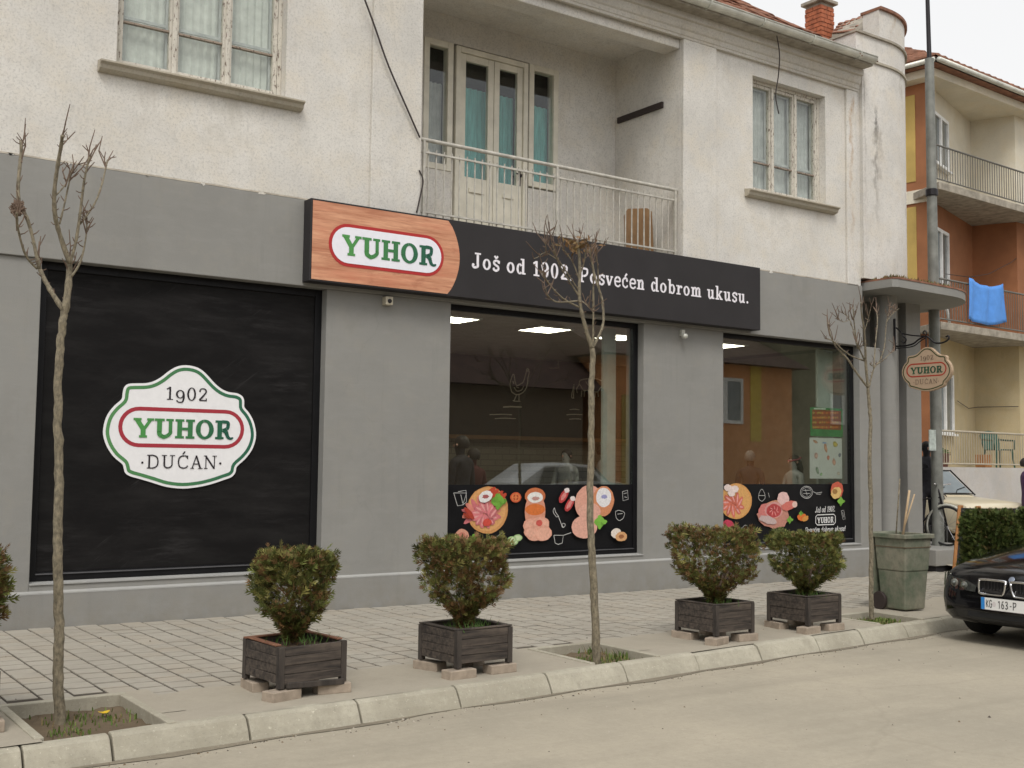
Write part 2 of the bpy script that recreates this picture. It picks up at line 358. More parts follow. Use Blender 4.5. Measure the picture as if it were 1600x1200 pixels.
M['dark'] = simple('dark_inside', (0.02, 0.02, 0.02), 0.9)
# ================================================================== SETTING
def sheet(name, quads, mat, parent=None, kind='structure'):
    mb = MB()
    for q in quads: mb.add(q, [tuple(range(len(q)))])
    o = mb.build(name, mat, parent)
    if parent is None: o['kind'] = kind
    return o
XS = [-60, -30, -10, 0, 1.4, 3, 5, 7, 9, 11, 13, 15, 17, 20, 30, 60, 120]
ROAD_DZ = -0.125
sheet('ground', [[(-700,-700,-1.2),(700,-700,-1.2),(700,700,-1.2),(-700,700,-1.2)]], M['earth'])
KB = 0.165                                   # kerb run
rq = []
for a, b in zip(XS[:-1], XS[1:]):
    ya, yb = kerb_y(a)-KB+0.02, kerb_y(b)-KB+0.02
    za, zb = gz(a)+ROAD_DZ, gz(b)+ROAD_DZ
    rq.append([(a,-11.2,za),(b,-11.2,zb),(b,yb,zb),(a,ya,za)])
sheet('road', rq, M['road'])
# far pavement (behind the camera)
sheet('far_pavement', [[(a,-16.0,gz(a)-0.02),(b,-16.0,gz(b)-0.02),(b,-11.2,gz(b)-0.02),(a,-11.2,gz(a)-0.02)] for a, b in zip(XS[:-1], XS[1:])], M['strip'])
# pavement base: sand in the joints, in front of the shop and to the left
def strip_in(x): return kerb_y(x)+0.80+0.02*max(0, min(8, x-2))+0.035*math.sin(x*5.1)+0.03*math.sin(x*11.7+1)
pits = [(1.54, 2.25, -3.37), (5.66, 6.33, -3.15), (9.70, 10.42, -2.90)]
pq = []; cq = []
xs2 = sorted(set([-30,-10]+[round(.16*k, 3) for k in range(104)]+[p[0] for p in pits]+[p[1] for p in pits]))
for a, b in zip(xs2[:-1], xs2[1:]):
    pq.append([(a,strip_in(a),gz(a)),(b,strip_in(b),gz(b)),(b,0.3,gz(b)),(a,0.3,gz(a))])
    inpit = [p for p in pits if a >= p[0]-1e-6 and b <= p[1]+1e-6]
    if inpit:
        yk = inpit[0][2]
        if yk < strip_in(a): cq.append([(a,yk,gz(a)+.009),(b,yk,gz(b)+.009),(b,strip_in(b),gz(b)+.009),(a,strip_in(a),gz(a)+.009)])
        pq[-1] = [(a,max(yk,strip_in(a)),gz(a)),(b,max(yk,strip_in(b)),gz(b)),(b,0.3,gz(b)),(a,0.3,gz(a))]
    else:
        cq.append([(a,kerb_y(a)-0.03,gz(a)+.009),(b,kerb_y(b)-0.03,gz(b)+.009),(b,strip_in(b),gz(b)+.009),(a,strip_in(a),gz(a)+.009)])
for (xa, xb, yk) in pits:      # mortar infill round the pit edging
    z = gz((xa+xb)/2)+.0085; y0_ = kerb_y((xa+xb)/2)+.3
    cq += [[(xa-.19,y0_,z),(xa-.028,y0_,z),(xa-.028,yk+.05,z),(xa-.19,yk+.05,z)], [(xb+.028,y0_,z),(xb+.19,y0_,z),(xb+.19,yk+.05,z),(xb+.028,yk+.05,z)], [(xa-.19,yk+.05,z),(xb+.19,yk+.05,z),(xb+.19,yk+.13,z),(xa-.19,yk+.13,z)]]
pavement = sheet('pavement', pq, M['joint'])
sheet('pavement_strip', cq, M['strip'])
# pavers: square concrete slabs in columns square to the facade, staggered half a slab
PW = 0.2; pl = []
col_i = 0
x = 0.6
while x < 16.3:
    y = -0.05-PW/2+(0.1 if col_i % 2 else 0.0)
    xc = x+PW/2
    while y-PW/2 > strip_in(xc)-0.35:
        ok = True
        for p in pits:
            if xc > p[0]-0.12 and xc < p[1]+0.12 and y-PW/2 < p[2]+0.02: ok = False
        if ok and y-PW/2 > max(strip_in(xc)-0.30, kerb_y(xc)+.06): pl.append((xc, y))
        y -= PW
    x += PW; col_i += 1
def depth(P): return float(MCAM[2] @ (np.array(P, float)-CAM))
def inframe(P):
    c = MCAM @ (np.array(P, float)-CAM)
    return c[2] > 0.1 and -820 < FPX*c[0]/c[2] < 820 and abs(FPX*c[1]/c[2]) < 620
pl.sort(key=lambda p: (0 if inframe((p[0],p[1],0)) else 1, depth((p[0],p[1],0))))
tb = MB(); e = PW/2-0.0095; ex = PW/2-0.0058
tb.add([(-ex,-e,-.02),(ex,-e,-.02),(ex,e,-.02),(-ex,e,-.02),(-ex+.004,-e+.004,.004),(ex-.004,-e+.004,.004),(ex-.004,e-.004,.004),(-ex+.004,e-.004,.004)],
       [(4,5,6,7),(0,1,5,4),(1,2,6,5),(2,3,7,6),(3,0,4,7)])
pm = tb.mesh('paver', M['paver'])
rest = MB()
for i, (xx, yy) in enumerate(pl):
    dz = random.uniform(-0.002, 0.003); tx, ty = random.gauss(0, .006), random.gauss(0, .006)
    if i < 300:
        o = bpy.data.objects.new('paver', pm); COL.objects.link(o); o.parent = pavement
        o.location = (xx, yy, gz(xx)+dz+.001); o.rotation_euler = (tx, 0.0082+ty, random.gauss(0, .006))
    else:
        T = Matrix.Translation((xx, yy, gz(xx)+dz+.001)) @ Matrix.Rotation(0.0082+ty, 4, 'Y') @ Matrix.Rotation(tx, 4, 'X')
        rest.add([T @ Vector(v) for v in tb.v], tb.f)
tag(rest.build('paver_field', M['paver'], pavement), kind='stuff')
# kerb stones
kerb = MB()
for a, b in zip(XS[:-1], XS[1:]):
    kerb.add([(a,kerb_y(a)-.02,gz(a)-.05),(b,kerb_y(b)-.02,gz(b)-.05),(b,kerb_y(b)-KB+.02,gz(b)-.18),(a,kerb_y(a)-KB+.02,gz(a)-.18)], [(0,3,2,1)])
kerb = kerb.build('kerb', M['joint']); kerb['kind'] = 'structure'
jx = []
kj = [(30,1165),(162,1142),(368,1112),(546,1092),(706,1073),(846,1053),(971,1038),(1083,1022),(1181,1008),(1271,995),(1340,985)]
kx = [onG(*q)[0] for q in kj]
kx = [kx[0]-0.8*k for k in range(10, 0, -1)]+kx+[kx[-1]+0.8*k for k in range(1, 12)]
prof = [(0.0, .006), (-.055, .004), (-.085, -.012), (-.125, -.075), (-.15, -.125), (-.15, -.3), (0.0, -.3)]
for a, b in zip(kx[:-1], kx[1:]):
    a2, b2 = a+0.006, b-0.006; mb = MB(); vs = []; dz = random.uniform(-.006, .006); dy = random.uniform(-.008, .008)
    nseg = 4
    for k in range(nseg+1):
        xx = a2+(b2-a2)*k/nseg
        for (yy, zz) in prof: vs.append((xx, kerb_y(xx)+yy+dy+random.gauss(0,.0015), gz(xx)+zz+dz+random.gauss(0,.0015)))
    n = len(prof); fs = [tuple(range(n-1,-1,-1)), tuple(range(nseg*n, nseg*n+n))]
    for k in range(nseg):
        for j in range(n): fs.append((k*n+j, k*n+(j+1)%n, (k+1)*n+(j+1)%n, (k+1)*n+j))
    mb.add(vs, fs); mb.build('kerb_stone', M['kerb'], kerb, bevel=0.008, fixn=True)
# gutter dirt line along the kerb foot
gd = []
for k in range(60):
    a = -2+k*0.35; b = a+0.35; wa, wb = 0.05+0.03*math.sin(k*1.7)+0.02*math.sin(k*.6), 0.05+0.03*math.sin((k+1)*1.7)+0.02*math.sin((k+1)*.6)
    gd.append([(a,kerb_y(a)-.145-wa,gz(a)+ROAD_DZ+.004),(b,kerb_y(b)-.145-wb,gz(b)+ROAD_DZ+.004),(b,kerb_y(b)-.14,gz(b)+ROAD_DZ+.004),(a,kerb_y(a)-.14,gz(a)+ROAD_DZ+.004)])
gr = MB(); rg = random.Random(3)
for k in range(900):
    xx = rg.uniform(.6, 13.5)
    if rg.random() < .6: yy = kerb_y(xx)-.16-abs(rg.gauss(0,.09)); z0 = gz(xx)+ROAD_DZ
    elif rg.random() < .5: yy = kerb_y(xx)-.2-rg.random()**1.5*3.5; z0 = gz(xx)+ROAD_DZ
    else: yy = rg.uniform(kerb_y(xx)+.05, -.06); z0 = gz(xx)+.006
    s_ = rg.uniform(.003,.009)*(1.5 if rg.random() < .08 else 1); cc = rg.choice([(.16,.14,.11),(.30,.27,.22),(.10,.085,.07),(.40,.36,.30),(.14,.10,.06)])
    a = rg.uniform(0,6.28); ca, sa = math.cos(a)*s_, math.sin(a)*s_
    gr.add([(xx+ca,yy+sa,z0),(xx-sa,yy+ca,z0),(xx-ca,yy-sa,z0),(xx+sa,yy-ca,z0),(xx+rg.uniform(-.3,.3)*s_,yy+rg.uniform(-.3,.3)*s_,z0+s_*rg.uniform(.6,1.1))], [(0,1,4),(1,2,4),(2,3,4),(3,0,4)], cc)
tag(gr.build('grit', colmat('grit', .9, .2, 60)), kind='stuff')
M['gutterdirt'] = ground_mat('gutter_dirt', (0.17, 0.145, 0.11), (0.25, 0.22, 0.165), 0, 0.5)
sheet('road_gutter', gd, M['gutterdirt'])
# side street beyond the corner
def szz(x, y): return gz(x)-0.03+max(0, min(1, (y+1.5)/4.0))*0.38
sq = []
for xa, xb in ((16.0, 20), (20, 30), (30, 60)):
    for ya, yb in ((-3.0, -1.5), (-1.5, 0), (0, 2.5), (2.5, 30)):
        k = lambda x, y: (x, max(y, kerb_y(x)-0.03) if y == -3.0 else y, szz(x, y))
        sq.append([k(xa,ya),k(xb,ya),k(xb,yb),k(xa,yb)])
sheet('side_street', sq, M['strip'])

# tree pits
pit_tops = []
for i, (xa, xb, yk) in enumerate(pits):
    z = gz((xa+xb)/2); y0 = kerb_y((xa+xb)/2)+0.0
    lab = ['concrete edged tree pit with weeds and a yellow leaf, round the tree before the blackboard',
           'concrete edged tree pit with grass tufts before the shop window with the chicken drawing',
           'concrete edged tree pit full of short grass beside the green wheeled bin'][i]
    t = thing('tree_pit', lab, 'tree pit', (xa, yk, z), 0, 'tree pits along the kerb')
    eb = MB(); eb.box(xa-.03, xb+.03, yk, yk+.055, z-.15, z+.022); eb.build('edging_stone', M['kerb'], t, bevel=.006)
    eb = MB(); eb.box(xa-.03, xa+.022, y0, yk-.002, z-.15, z+.02); eb.build('edging_stone', M['kerb'], t, bevel=.006)
    eb = MB(); eb.box(xb-.022, xb+.03, y0, yk-.002, z-.15, z+.018); eb.build('edging_stone', M['kerb'], t, bevel=.006)
    sb = MB(); n = 12; vs = []
    for a in range(n+1):
        for b in range(n+1):
            vs.append((xa+.02+(xb-xa-.04)*a/n, y0+(yk-y0)*b/n, z-.05+random.gauss(0,.008)))
    sb.add(vs, [(a*(n+1)+b,(a+1)*(n+1)+b,(a+1)*(n+1)+b+1,a*(n+1)+b+1) for a in range(n) for b in range(n)])
    sb.build('soil', M['soil'], t, smooth=True)
    gb = MB(); cnt = [200, 520, 1300][i]
    clumps = [(random.uniform(xa+.08, xb-.08), random.uniform(y0+.05, yk-.08), random.uniform(.05,.13)) for _ in range([8,9,12][i])]
    if i == 0: clumps = [c for c in clumps if c[1] < yk-.2]+[(xb-.2, yk-.35, .1)]
    for k in range(cnt):
        c = random.choice(clumps); gx = c[0]+random.gauss(0, c[2]); gy = c[1]+random.gauss(0, c[2])
        if not (xa+.03 < gx < xb-.03 and y0+.01 < gy < yk-.01): continue
        h = random.uniform(.015, .045)*(1.7 if (i == 1 and gx > xb-.25 and random.random() < .5) else 1); a = random.uniform(0, 6.28); w_ = random.uniform(.003, .007)
        lx, ly = math.cos(a)*h*random.uniform(.1,.8), math.sin(a)*h*random.uniform(.1,.8)
        wx, wy = -math.sin(a)*w_, math.cos(a)*w_
        q = random.random(); colr = (0.07+.07*q, 0.12+.07*q, 0.025+.02*q) if random.random() < .75 else (0.22,0.17,0.08)
        gb.add([(gx-wx,gy-wy,z-.055),(gx+wx,gy+wy,z-.055),(gx+lx*.5+wx*.7,gy+ly*.5+wy*.7,z-.05+h*.7),(gx+lx*.5-wx*.7,gy+ly*.5-wy*.7,z-.05+h*.7),(gx+lx,gy+ly,z-.05+h)],
               [(0,1,2,3),(3,2,4)], colr)
    tag(gb.build('grass_tuft', M['grass'], t), kind='stuff')
    pit_tops.append(z)
# bright yellow fallen leaf in the first pit
lb = MB(); P = onG(162, 1117, -.03); an = [(.0,.035),(.018,.02),(.034,.01),(.03,-.01),(.012,-.028),(-.012,-.026),(-.032,-.012),(-.03,.012),(-.014,.022)]
lb.add([(P[0]+a*1.1, P[1]+b*1.1, P[2]+.012+abs(a)*.35) for a, b in an]+[(P[0],P[1],P[2]+.006)], [(i,(i+1)%9,9) for i in range(9)], (0.62,0.42,0.03))
tag(lb.build('fallen_leaf', M['grass']), 'bright yellow fallen leaf lying on the soil of a tree pit', 'leaf')

# ================================================================== SHOP BUILDING
BX0, BX1 = -4.0, 14.0
Z_BAND0, Z_BAND1 = 3.35, 4.25
SB = thing('shop_building', 'two storey corner building, white stucco upstairs and grey painted shop front below', 'building', (5, 0, 0))
WTOP = 7.45
# ---- upper wall (front at Y=0, 0.32 thick), with openings
def wall_with_holes(mb, x0, x1, z0, z1, holes, y0, y1):
    xs = sorted(set([x0, x1]+[h[0] for h in holes]+[h[1] for h in holes])); xs = [x for x in xs if x0 <= x <= x1]
    for a, b in zip(xs[:-1], xs[1:]):
        hs_ = sorted([h for h in holes if h[0] < (a+b)/2 < h[1]], key=lambda h: h[2]); z = z0
        for h in hs_:
            if h[2] > z: mb.box(a, b, y0, y1, z, h[2])
            z = h[3]
        if z < z1: mb.box(a, b, y0, y1, z, z1)
UL = (3.00, 4.72, 5.28, 6.98); UR = (11.68, 13.22, 5.36, 6.99)
BALC = (6.33, 10.32, 4.25, 7.10)
mb = MB(); wall_with_holes(mb, BX0, BALC[0], Z_BAND1, WTOP, [UL], 0.0, 0.32); mb.build('upper_wall', M['stucco'], SB)
mb = MB(); wall_with_holes(mb, BALC[1], BX1, Z_BAND1, WTOP, [UR], 0.0, 0.32); mb.build('upper_wall', M['stucco'], SB)
mb = MB(); mb.box(5.71, 6.33, -.045, -.001, Z_BAND1, 7.19); mb.build('pilaster', M['stucco'], SB, bevel=.008)
mb = MB(); mb.box(10.32, 10.93, -.045, -.001, Z_BAND1, 7.19); mb.build('pilaster', M['stucco'], SB, bevel=.008)
mb = MB(); mb.box(13.66, 13.90, -.04, -.001, Z_BAND1, 7.19); mb.build('pilaster', M['stucco_tower'], SB, bevel=.008)
# ---- balcony recess
YB = 1.34; ZC = 7.27
mb = MB(); mb.box(BALC[0]-.3, BALC[0]-.001, .321, YB+.3, 4.0, 7.6); mb.box(BALC[1]+.001, BALC[1]+.3, .321, YB+.3, 4.0, 7.6)
wall_with_holes(mb, BALC[0], BALC[1], 4.0, 7.6, [(7.16,7.60,5.24,6.92),(7.602,8.80,4.27,6.92),(8.802,9.30,5.22,6.92)], YB, YB+.25)
mb.build('balcony_wall', M['stucco'], SB)
mb = MB(); mb.box(BALC[0], BALC[1], 0.321, YB-.001, ZC, ZC+.2); mb.build('balcony_ceiling', M['stucco'], SB)
mb = MB(); mb.box(BALC[0]+.001, BALC[1]-.001, .03, .32, 7.07, WTOP); mb.build('balcony_beam', M['stucco'], SB, bevel=.012)
mb = MB(); mb.box(BALC[0], BALC[1], 0.0, YB, 4.06, 4.26); mb.build('balcony_slab', M['mortar'], SB)
# balcony door and side lights
dg = MB()
def frame(mb, x0, x1, z0, z1, y0, y1, w):
    mb.box(x0, x0+w, y0, y1, z0, z1); mb.box(x1-w, x1, y0, y1, z0, z1)
    mb.box(x0+w, x1-w, y0, y1, z0, z0+w); mb.box(x0+w, x1-w, y0, y1, z1-w, z1)
YD = YB+.06
door = MB(); frame(door, 7.63, 8.77, 4.28, 6.90, YD-.09, YD+.05, .07)
door = door.build('balcony_door', M['cream'], SB, bevel=.006)
mb = MB(); frame(mb, 7.705, 8.232, 4.36, 6.825, YD-.06, YD, .09); mb.box(7.795, 8.142, YD-.055, YD-.005, 4.45, 5.22); mb.build('door_leaf', M['cream'], door, bevel=.006)
mb = MB(); frame(mb, 8.238, 8.695, 4.36, 6.825, YD-.064, YD-.004, .085); mb.box(8.323, 8.61, YD-.06, YD-.01, 4.45, 5.22); mb.build('door_leaf', M['cream'], door, bevel=.006)
mb = MB(); mb.box(7.86, 8.09, YD-.075, YD-.056, 5.02, 5.08); mb.build('panel_moulding', M['cream'], door, bevel=.006)
mb = MB(); mb.box(8.38, 8.56, YD-.078, YD-.061, 5.02, 5.08); mb.build('panel_moulding', M['cream'], door, bevel=.006)
mb = MB(); mb.box(7.795, 8.142, YD-.04, YD-.034, 5.221, 6.735); mb.build('pane', M['winglass'], door)
mb = MB(); mb.box(8.323, 8.61, YD-.044, YD-.038, 5.221, 6.74); mb.build('pane', M['winglass'], door)
mb = MB(); mb.tube([(8.655,YD-.11,5.33),(8.655,YD-.11,5.36)], .012); mb.box(8.64,8.67,YD-.075,YD-.063,5.22,5.44); mb.tube([(8.655,YD-.12,5.36),(8.57,YD-.12,5.365)], .01); mb.tube([(8.655,YD-.07,5.36),(8.655,YD-.125,5.36)], .009); mb.build('door_handle', M['cable'], door)
def folds(x0, x1, y, z0, z1, amp, n, seed=0):
    m = MB(); K = n*8; vs = []; rr = random.Random(seed)
    ph = rr.uniform(0, 6)
    for k in range(K+1):
        t = k/K; yy = y+amp*math.sin(t*n*6.283+ph)+amp*.4*math.sin(t*n*2.1*6.283)
        vs += [(x0+(x1-x0)*t, yy, z0), (x0+(x1-x0)*t, yy, z1)]
    m.add(vs, [(2*k, 2*k+2, 2*k+3, 2*k+1) for k in range(K)]); return m
for (a, b) in ((7.16, 7.60), (8.802, 9.30)):
    s_ = MB(); frame(s_, a+.003, b-.003, 5.243, 6.917, YD-.07, YD+.05, .08); s_ = s_.build('side_light', M['cream'], SB, bevel=.006)
    q = MB(); q.box(a+.083, b-.083, YD-.03, YD-.024, 5.323, 6.837); q.build('pane', M['winglass'], s_)
    folds(a+.05, b-.05, YD+.12, 5.2, 6.42, .012, 5, int(a*10)).build('curtain', M['teal'] if a > 8 else M['curtain2'], s_, smooth=True)
folds(7.70, 8.70, YD+.14, 4.4, 6.46, .014, 12, 3).build('curtain', M['teal'], door, smooth=True)
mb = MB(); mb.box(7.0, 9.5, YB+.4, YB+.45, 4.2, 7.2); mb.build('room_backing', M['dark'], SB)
# ---- balcony railing
t = thing('balcony_railing', 'cream painted steel railing of thin upright bars across the recessed balcony', 'railing', (8.3, .06, 4.26))
mb = MB(); mb.tube([(BALC[0]-.02,.06,5.165),(BALC[1]-.02,.06,5.165)], .024, 10); mb.build('top_rail', M['rail'], t, smooth=True, angle=50)
mb = MB(); mb.box(BALC[0]-.005, BALC[1]-.02, .048, .072, 5.015, 5.037); mb.build('middle_rail', M['rail'], t)
mb = MB(); mb.box(BALC[0]-.005, BALC[1]-.02, .048, .072, 4.335, 4.355); mb.build('bottom_rail', M['rail'], t)
bm_ = MB().box(-.006,.006,-.006,.006,0,.78).mesh('baluster', M['rail'])
nb = 38
for k in range(nb):
    o = bpy.data.objects.new('baluster', bm_); COL.objects.link(o); o.location = (BALC[0]+.06+k*(BALC[1]-BALC[0]-.12)/(nb-1), .075, 4.29+random.uniform(-.004,.004)); attach(o, t)
for xx in (6.42, 8.3, 10.26):
    mb = MB(); mb.box(xx-.014, xx+.014, .034, .06, 4.26, 5.15); mb.build('post', M['rail'], t)
# brown board leaning in the balcony corner
mb = MB(); T = Matrix.Translation((9.95,.40,4.27)) @ Matrix.Rotation(R(-9),4,'Z') @ Matrix.Rotation(R(-6),4,'X')
mb.prism([(-.22,0),(.22,0),(.23,.66),(.16,.70),(-.14,.66),(-.2,.56)], -.018, .018, None, T @ Matrix.Rotation(R(90),4,'X'))
M['ply'] = woodmat('brown_board', (0.18,0.10,0.045), (0.25,0.15,0.075), (20,3,3))
tag(mb.build('leaning_board', M['ply'], bevel=.004), 'brown board leaning inside the balcony railing at its end by the wall', 'board')
# dark bar on the balcony side wall
mb = MB(); a, b = onX(1037,163,BALC[1]), onX(967,190,BALC[1]); mb.box(BALC[1]-.035, BALC[1]-.001, a[1], b[1], 6.35, 6.43)
tag(mb.build('wall_bar', M['cable']), 'dark wooden bar fixed to the balcony side wall', 'bar')

# ---- upper windows
M['transom'] = oldpaint('bare_transom', (0.30,0.24,0.19), (0.08,0.05,0.04))
def casement_window(rect, ncas, sill_y, curtain, split, seed):
    x0, x1, z0, z1 = rect; Y = .165
    f = MB(); frame(f, x0+.001, x1-.001, z0+.001, z1-.001, Y-.05, Y+.08, .045)
    win = f.build('window', M['paintwin'], SB, bevel=.005)
    cw = (x1-x0-.09)/ncas; rr = random.Random(seed)
    for k in range(ncas):
        a = x0+.045+k*cw+.004; b = a+cw-.008
        c = MB(); frame(c, a, b, z0+.05, z1-.05, Y-.035-.004*k, Y+.03, .042); zt = z0+.06+split
        tb_ = MB(); tb_.box(a+.043, b-.043, Y-.025, Y+.02, zt-.008, zt+.010); tb_.build('transom', M['transom'], win)
        c.build('casement', M['paintwin'], win, bevel=.004)
        g = MB(); g.box(a+.043, b-.043, Y-.006, Y-.001, z0+.093, zt-.0085); g.build('pane', M['winglass'], win)
        g = MB(); g.box(a+.043, b-.043, Y-.006, Y-.001, zt+.0105, z1-.093); g.build('pane', M['winglass'], win)
        folds(a+.02, b-.02, Y+.085+.004*k, z0+.05, z1-.05, .007, 6, seed+k).build('curtain', curtain, win, smooth=True)
        i2 = MB(); frame(i2, a+.03, b-.02, z0+.07, z1-.07, Y+.035, Y+.055, .04); i2.box(a+.07, b-.06, Y+.037, Y+.053, zt+.05, zt+.08); i2.build('inner_frame', M['curtain2'], win)
    for k in range(1, ncas):
        xx = x0+.045+k*cw; c = MB(); c.box(xx-.024, xx+.024, Y-.06, Y-.04, z0+.05, z1-.05); c.build('mullion', M['paintwin'], win, bevel=.006)
    s = MB(); sx0, sx1 = x0-.17, x1+.17
    s.xprism([(.10, z0+.002),(-.10, z0-.012),(-.105, z0-.03),(-.075, z0-.045),(-.065, z0-.09),(-.04, z0-.105),(-.002, z0-.115),(-.002, z0-.002),(.10,z0-.002)], sx0, sx1)
    # the part inside the reveal must not stick into the wall: only a thin top tongue goes in
    s2 = MB(); s2.xprism([(-.002, z0),(-.13, z0-.02),(-.13, z0-.038),(-.095, z0-.055),(-.085, z0-.09),(-.05, z0-.11),(-.002, z0-.115)], sx0, sx1)
    s2.build('window_sill', M['sill'], SB, bevel=.003, fixn=True)
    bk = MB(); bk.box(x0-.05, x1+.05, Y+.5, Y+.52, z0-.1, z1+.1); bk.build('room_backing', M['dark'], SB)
casement_window(UL, 3, 0, M['curtain'], .42, 11)
casement_window(UR, 3, 0, M['curtain2'], .40, 23)
# ---- cornice, gutter
cor = [(-.001,7.19),(-.05,7.19),(-.052,7.225),(-.062,7.23),(-.066,7.29),(-.085,7.31),(-.10,7.36),(-.102,7.41),(-.14,7.42),(-.145,7.50),(-.001,7.50)]
mb = MB(); mb.xprism(cor, BX0, 13.93); mb.build('cornice', M['cornice'], SB, fixn=True)
mb = MB(); mb.box(BX0, 13.9, -.33, .3, 7.5005, 7.53); mb.build('eave_board', M['mortar'], SB)
gp = [(-.36+.075*math.cos(a), 7.60+.075*math.sin(a)) for a in [R(180+18*k) for k in range(11)]]
gp = gp+[(p[0]*1.0+(-.006 if i < 5 else -.006), p[1]+.006) for i, p in reversed(list(enumerate([(-.36+.068*math.cos(a), 7.60+.068*math.sin(a)) for a in [R(180+18*k) for k in range(11)]])))]
g = thing('roof_gutter', 'half round zinc gutter with hooks running along the eave of the white building', 'gutter', (8, -.36, 7.55))
mb = MB(); mb.xprism(gp, BX0, 13.88); mb.build('trough', M['zinc'], g, fixn=True)
mb = MB(); mb.tube([(BX0,-.437,7.607),(13.88,-.437,7.607)], .011, 6); mb.build('bead', M['zinc'], g, smooth=True)
mb = MB(); mb.xprism([(-.36+.075*math.cos(R(180+18*k)), 7.60+.075*math.sin(R(180+18*k))) for k in range(11)], 13.882, 13.89); mb.build('end_cap', M['zinc'], g, fixn=True)
for k in range(16):
    xx = 13.5-k*1.02; mb = MB(); mb.tube([(xx,-.36+.083*math.cos(R(a)),7.60+.083*math.sin(R(a))) for a in range(170,361,19)]+[(xx,-.25,7.62)], .008, 5); mb.build('hook', M['zinc'], g)
# ---- roof of clay tiles
SL = math.tan(R(36))
roof = MB(); zr = lambda y: 7.62+SL*(y+.33)
hx = 13.95-4.93
roof.add([(BX0,-.33,zr(-.33)-.05),(13.95,-.33,zr(-.33)-.05),(hx,4.6,zr(4.6)-.05),(BX0,4.6,zr(4.6)-.05),(BX0,9.5,zr(-.33)-.05),(13.95,9.5,zr(-.33)-.05)], [(0,1,2,3),(3,2,5,4),(1,5,2)])
roof = roof.build('roof', M['tile'], SB)
tw, tl = .2, .34
tm = MB(); nn = 5; vs = []
for k in range(nn+1):
    a = k/nn; xx = -tw/2+.004+(tw-.008)*a; h = .022*math.sin(a*math.pi)+.012*(1 if k == 0 else 0)
    vs += [(xx, 0, h), (xx, tl+.05, h-.02), (xx, 0, h-.018), (xx, tl+.05, h-.038)]
fs = []
for k in range(nn): b = 4*k; fs += [(b,b+4,b+5,b+1),(b+2,b+3,b+7,b+6),(b,b+2,b+6,b+4)]
fs += [(0,1,3,2),(4*nn,4*nn+2,4*nn+3,4*nn+1)]
tm.add(vs, fs); tmesh = tm.mesh('roof_tile', M['tile'], True)
restt = MB()
for r in range(13):
    for k in range(-90 if r < 1 else -90, 0):
        xx = 13.95+k*tw+.1; yy = -.39+r*tl*math.cos(R(36)); zz = zr(yy)-.01
        if xx < BX0 or xx > 13.98-(yy+.33): continue
        Mx = Matrix.Translation((xx+random.gauss(0,.004), yy+random.gauss(0,.012), zz+random.gauss(0,.006))) @ Matrix.Rotation(R(36)+random.gauss(0,.02),4,'X') @ Matrix.Rotation(random.gauss(0,.02),4,'Z')
        if r < 4 and xx > 9.0:
            o = bpy.data.objects.new('roof_tile', tmesh); COL.objects.link(o); o.matrix_local = Mx; o.parent = roof
        else: restt.add([Mx @ Vector(v) for v in tm.v], tm.f)
tag(restt.build('roof_tile_field', M['tile'], roof, smooth=True), kind='stuff')
# ---- chimney of red bricks
cx0, cx1, cy0, cy1 = 14.90, 15.24, 1.45, 1.79
ch = thing('brick_chimney', 'red brick chimney with mortar cap standing on the tiled roof', 'chimney', (14.9, 1.65, 8.3))
mb = MB(); mb.box(cx0+.012, cx1-.012, cy0+.012, cy1-.012, 7.4, 9.36); mb.build('core', M['mortar'], ch)
bl, bh = (cx1-cx0)/2.5, .075
br1 = MB().box(-.5,.5,-.5,.5,-.5,.5).mesh('brick', M['brick'])
zrow = 8.2; row = 0
while zrow < 9.31:
    for face in range(2):
        L = (cx1-cx0) if face == 0 else (cy1-cy0); nx = 2; off = 0 if row % 2 == 0 else -.5
        for k in range(nx+1):
            a = (k+off)*L/nx; b = a+L/nx-.012; a = max(a, 0); b = min(b, L-.001)
            if b-a < .04: continue
            o = bpy.data.objects.new('brick', br1); COL.objects.link(o)
            if face == 0: o.location = (cx0+(a+b)/2, cy0+.02, zrow); o.scale = (b-a, .05+random.uniform(-.006,.006), .063)
            else: o.location = (cx0+.02, cy0+.001+(a+b)/2, zrow); o.scale = (.05+random.uniform(-.006,.006), b-a, .063)
            attach(o, ch)
    zrow += .075; row += 1
mb = MB(); mb.box(cx0-.05, cx1+.05, cy0-.05, cy1+.05, 9.34, 9.40); mb.build('cap', M['mortar'], ch, bevel=.01)
# ---- rounded corner tower
TR = 1.42; TXC = 14.6; TY0 = -.06
def tower_plan(off=0.0, start=0.0, x_left=14.0):
    p = [(x_left, TY0-off)]
    for k in range(25):
        a = R(-90+90*k/24)
        p.append((TXC+(TR+off)*math.cos(a), TR+TY0+(TR+off)*math.sin(a)))
    p.append((TXC+TR+off, 9.0)); return p
def tower_slab(z0, z1, off, x_left=14.0, ymax=9.0):
    p = tower_plan(off, 0, x_left); p[-1] = (p[-1][0], ymax); return MB().prism(p+[(x_left, ymax)], z0, z1)
o = tower_slab(Z_BAND1+.12, 7.70, 0.0).build('tower_wall', M['stucco_tower'], SB, smooth=True, angle=30)
tower_slab(7.7005, 7.735, .028, 14.0, 3.0).build('tower_string_course', M['sill'], SB, smooth=True, angle=30)
tower_slab(7.7355, 8.10, .0, 13.86, .42+.9).build('tower_parapet', M['stucco_tower'], SB, smooth=True, angle=30)
tower_slab(8.1005, 8.135, .035, 13.84, .42+.9).build('parapet_coping', M['mortar'], SB, smooth=True, angle=30)
p2 = [q for q in tower_plan(0.0) if q[0] > 14.4][:-1]; inn = [(TXC+(TR-.3)*math.cos(R(a)), TR+TY0+(TR-.3)*math.sin(R(a))) for a in (0,-30,-60,-85)]
p2 = [(14.42, TY0)]+p2
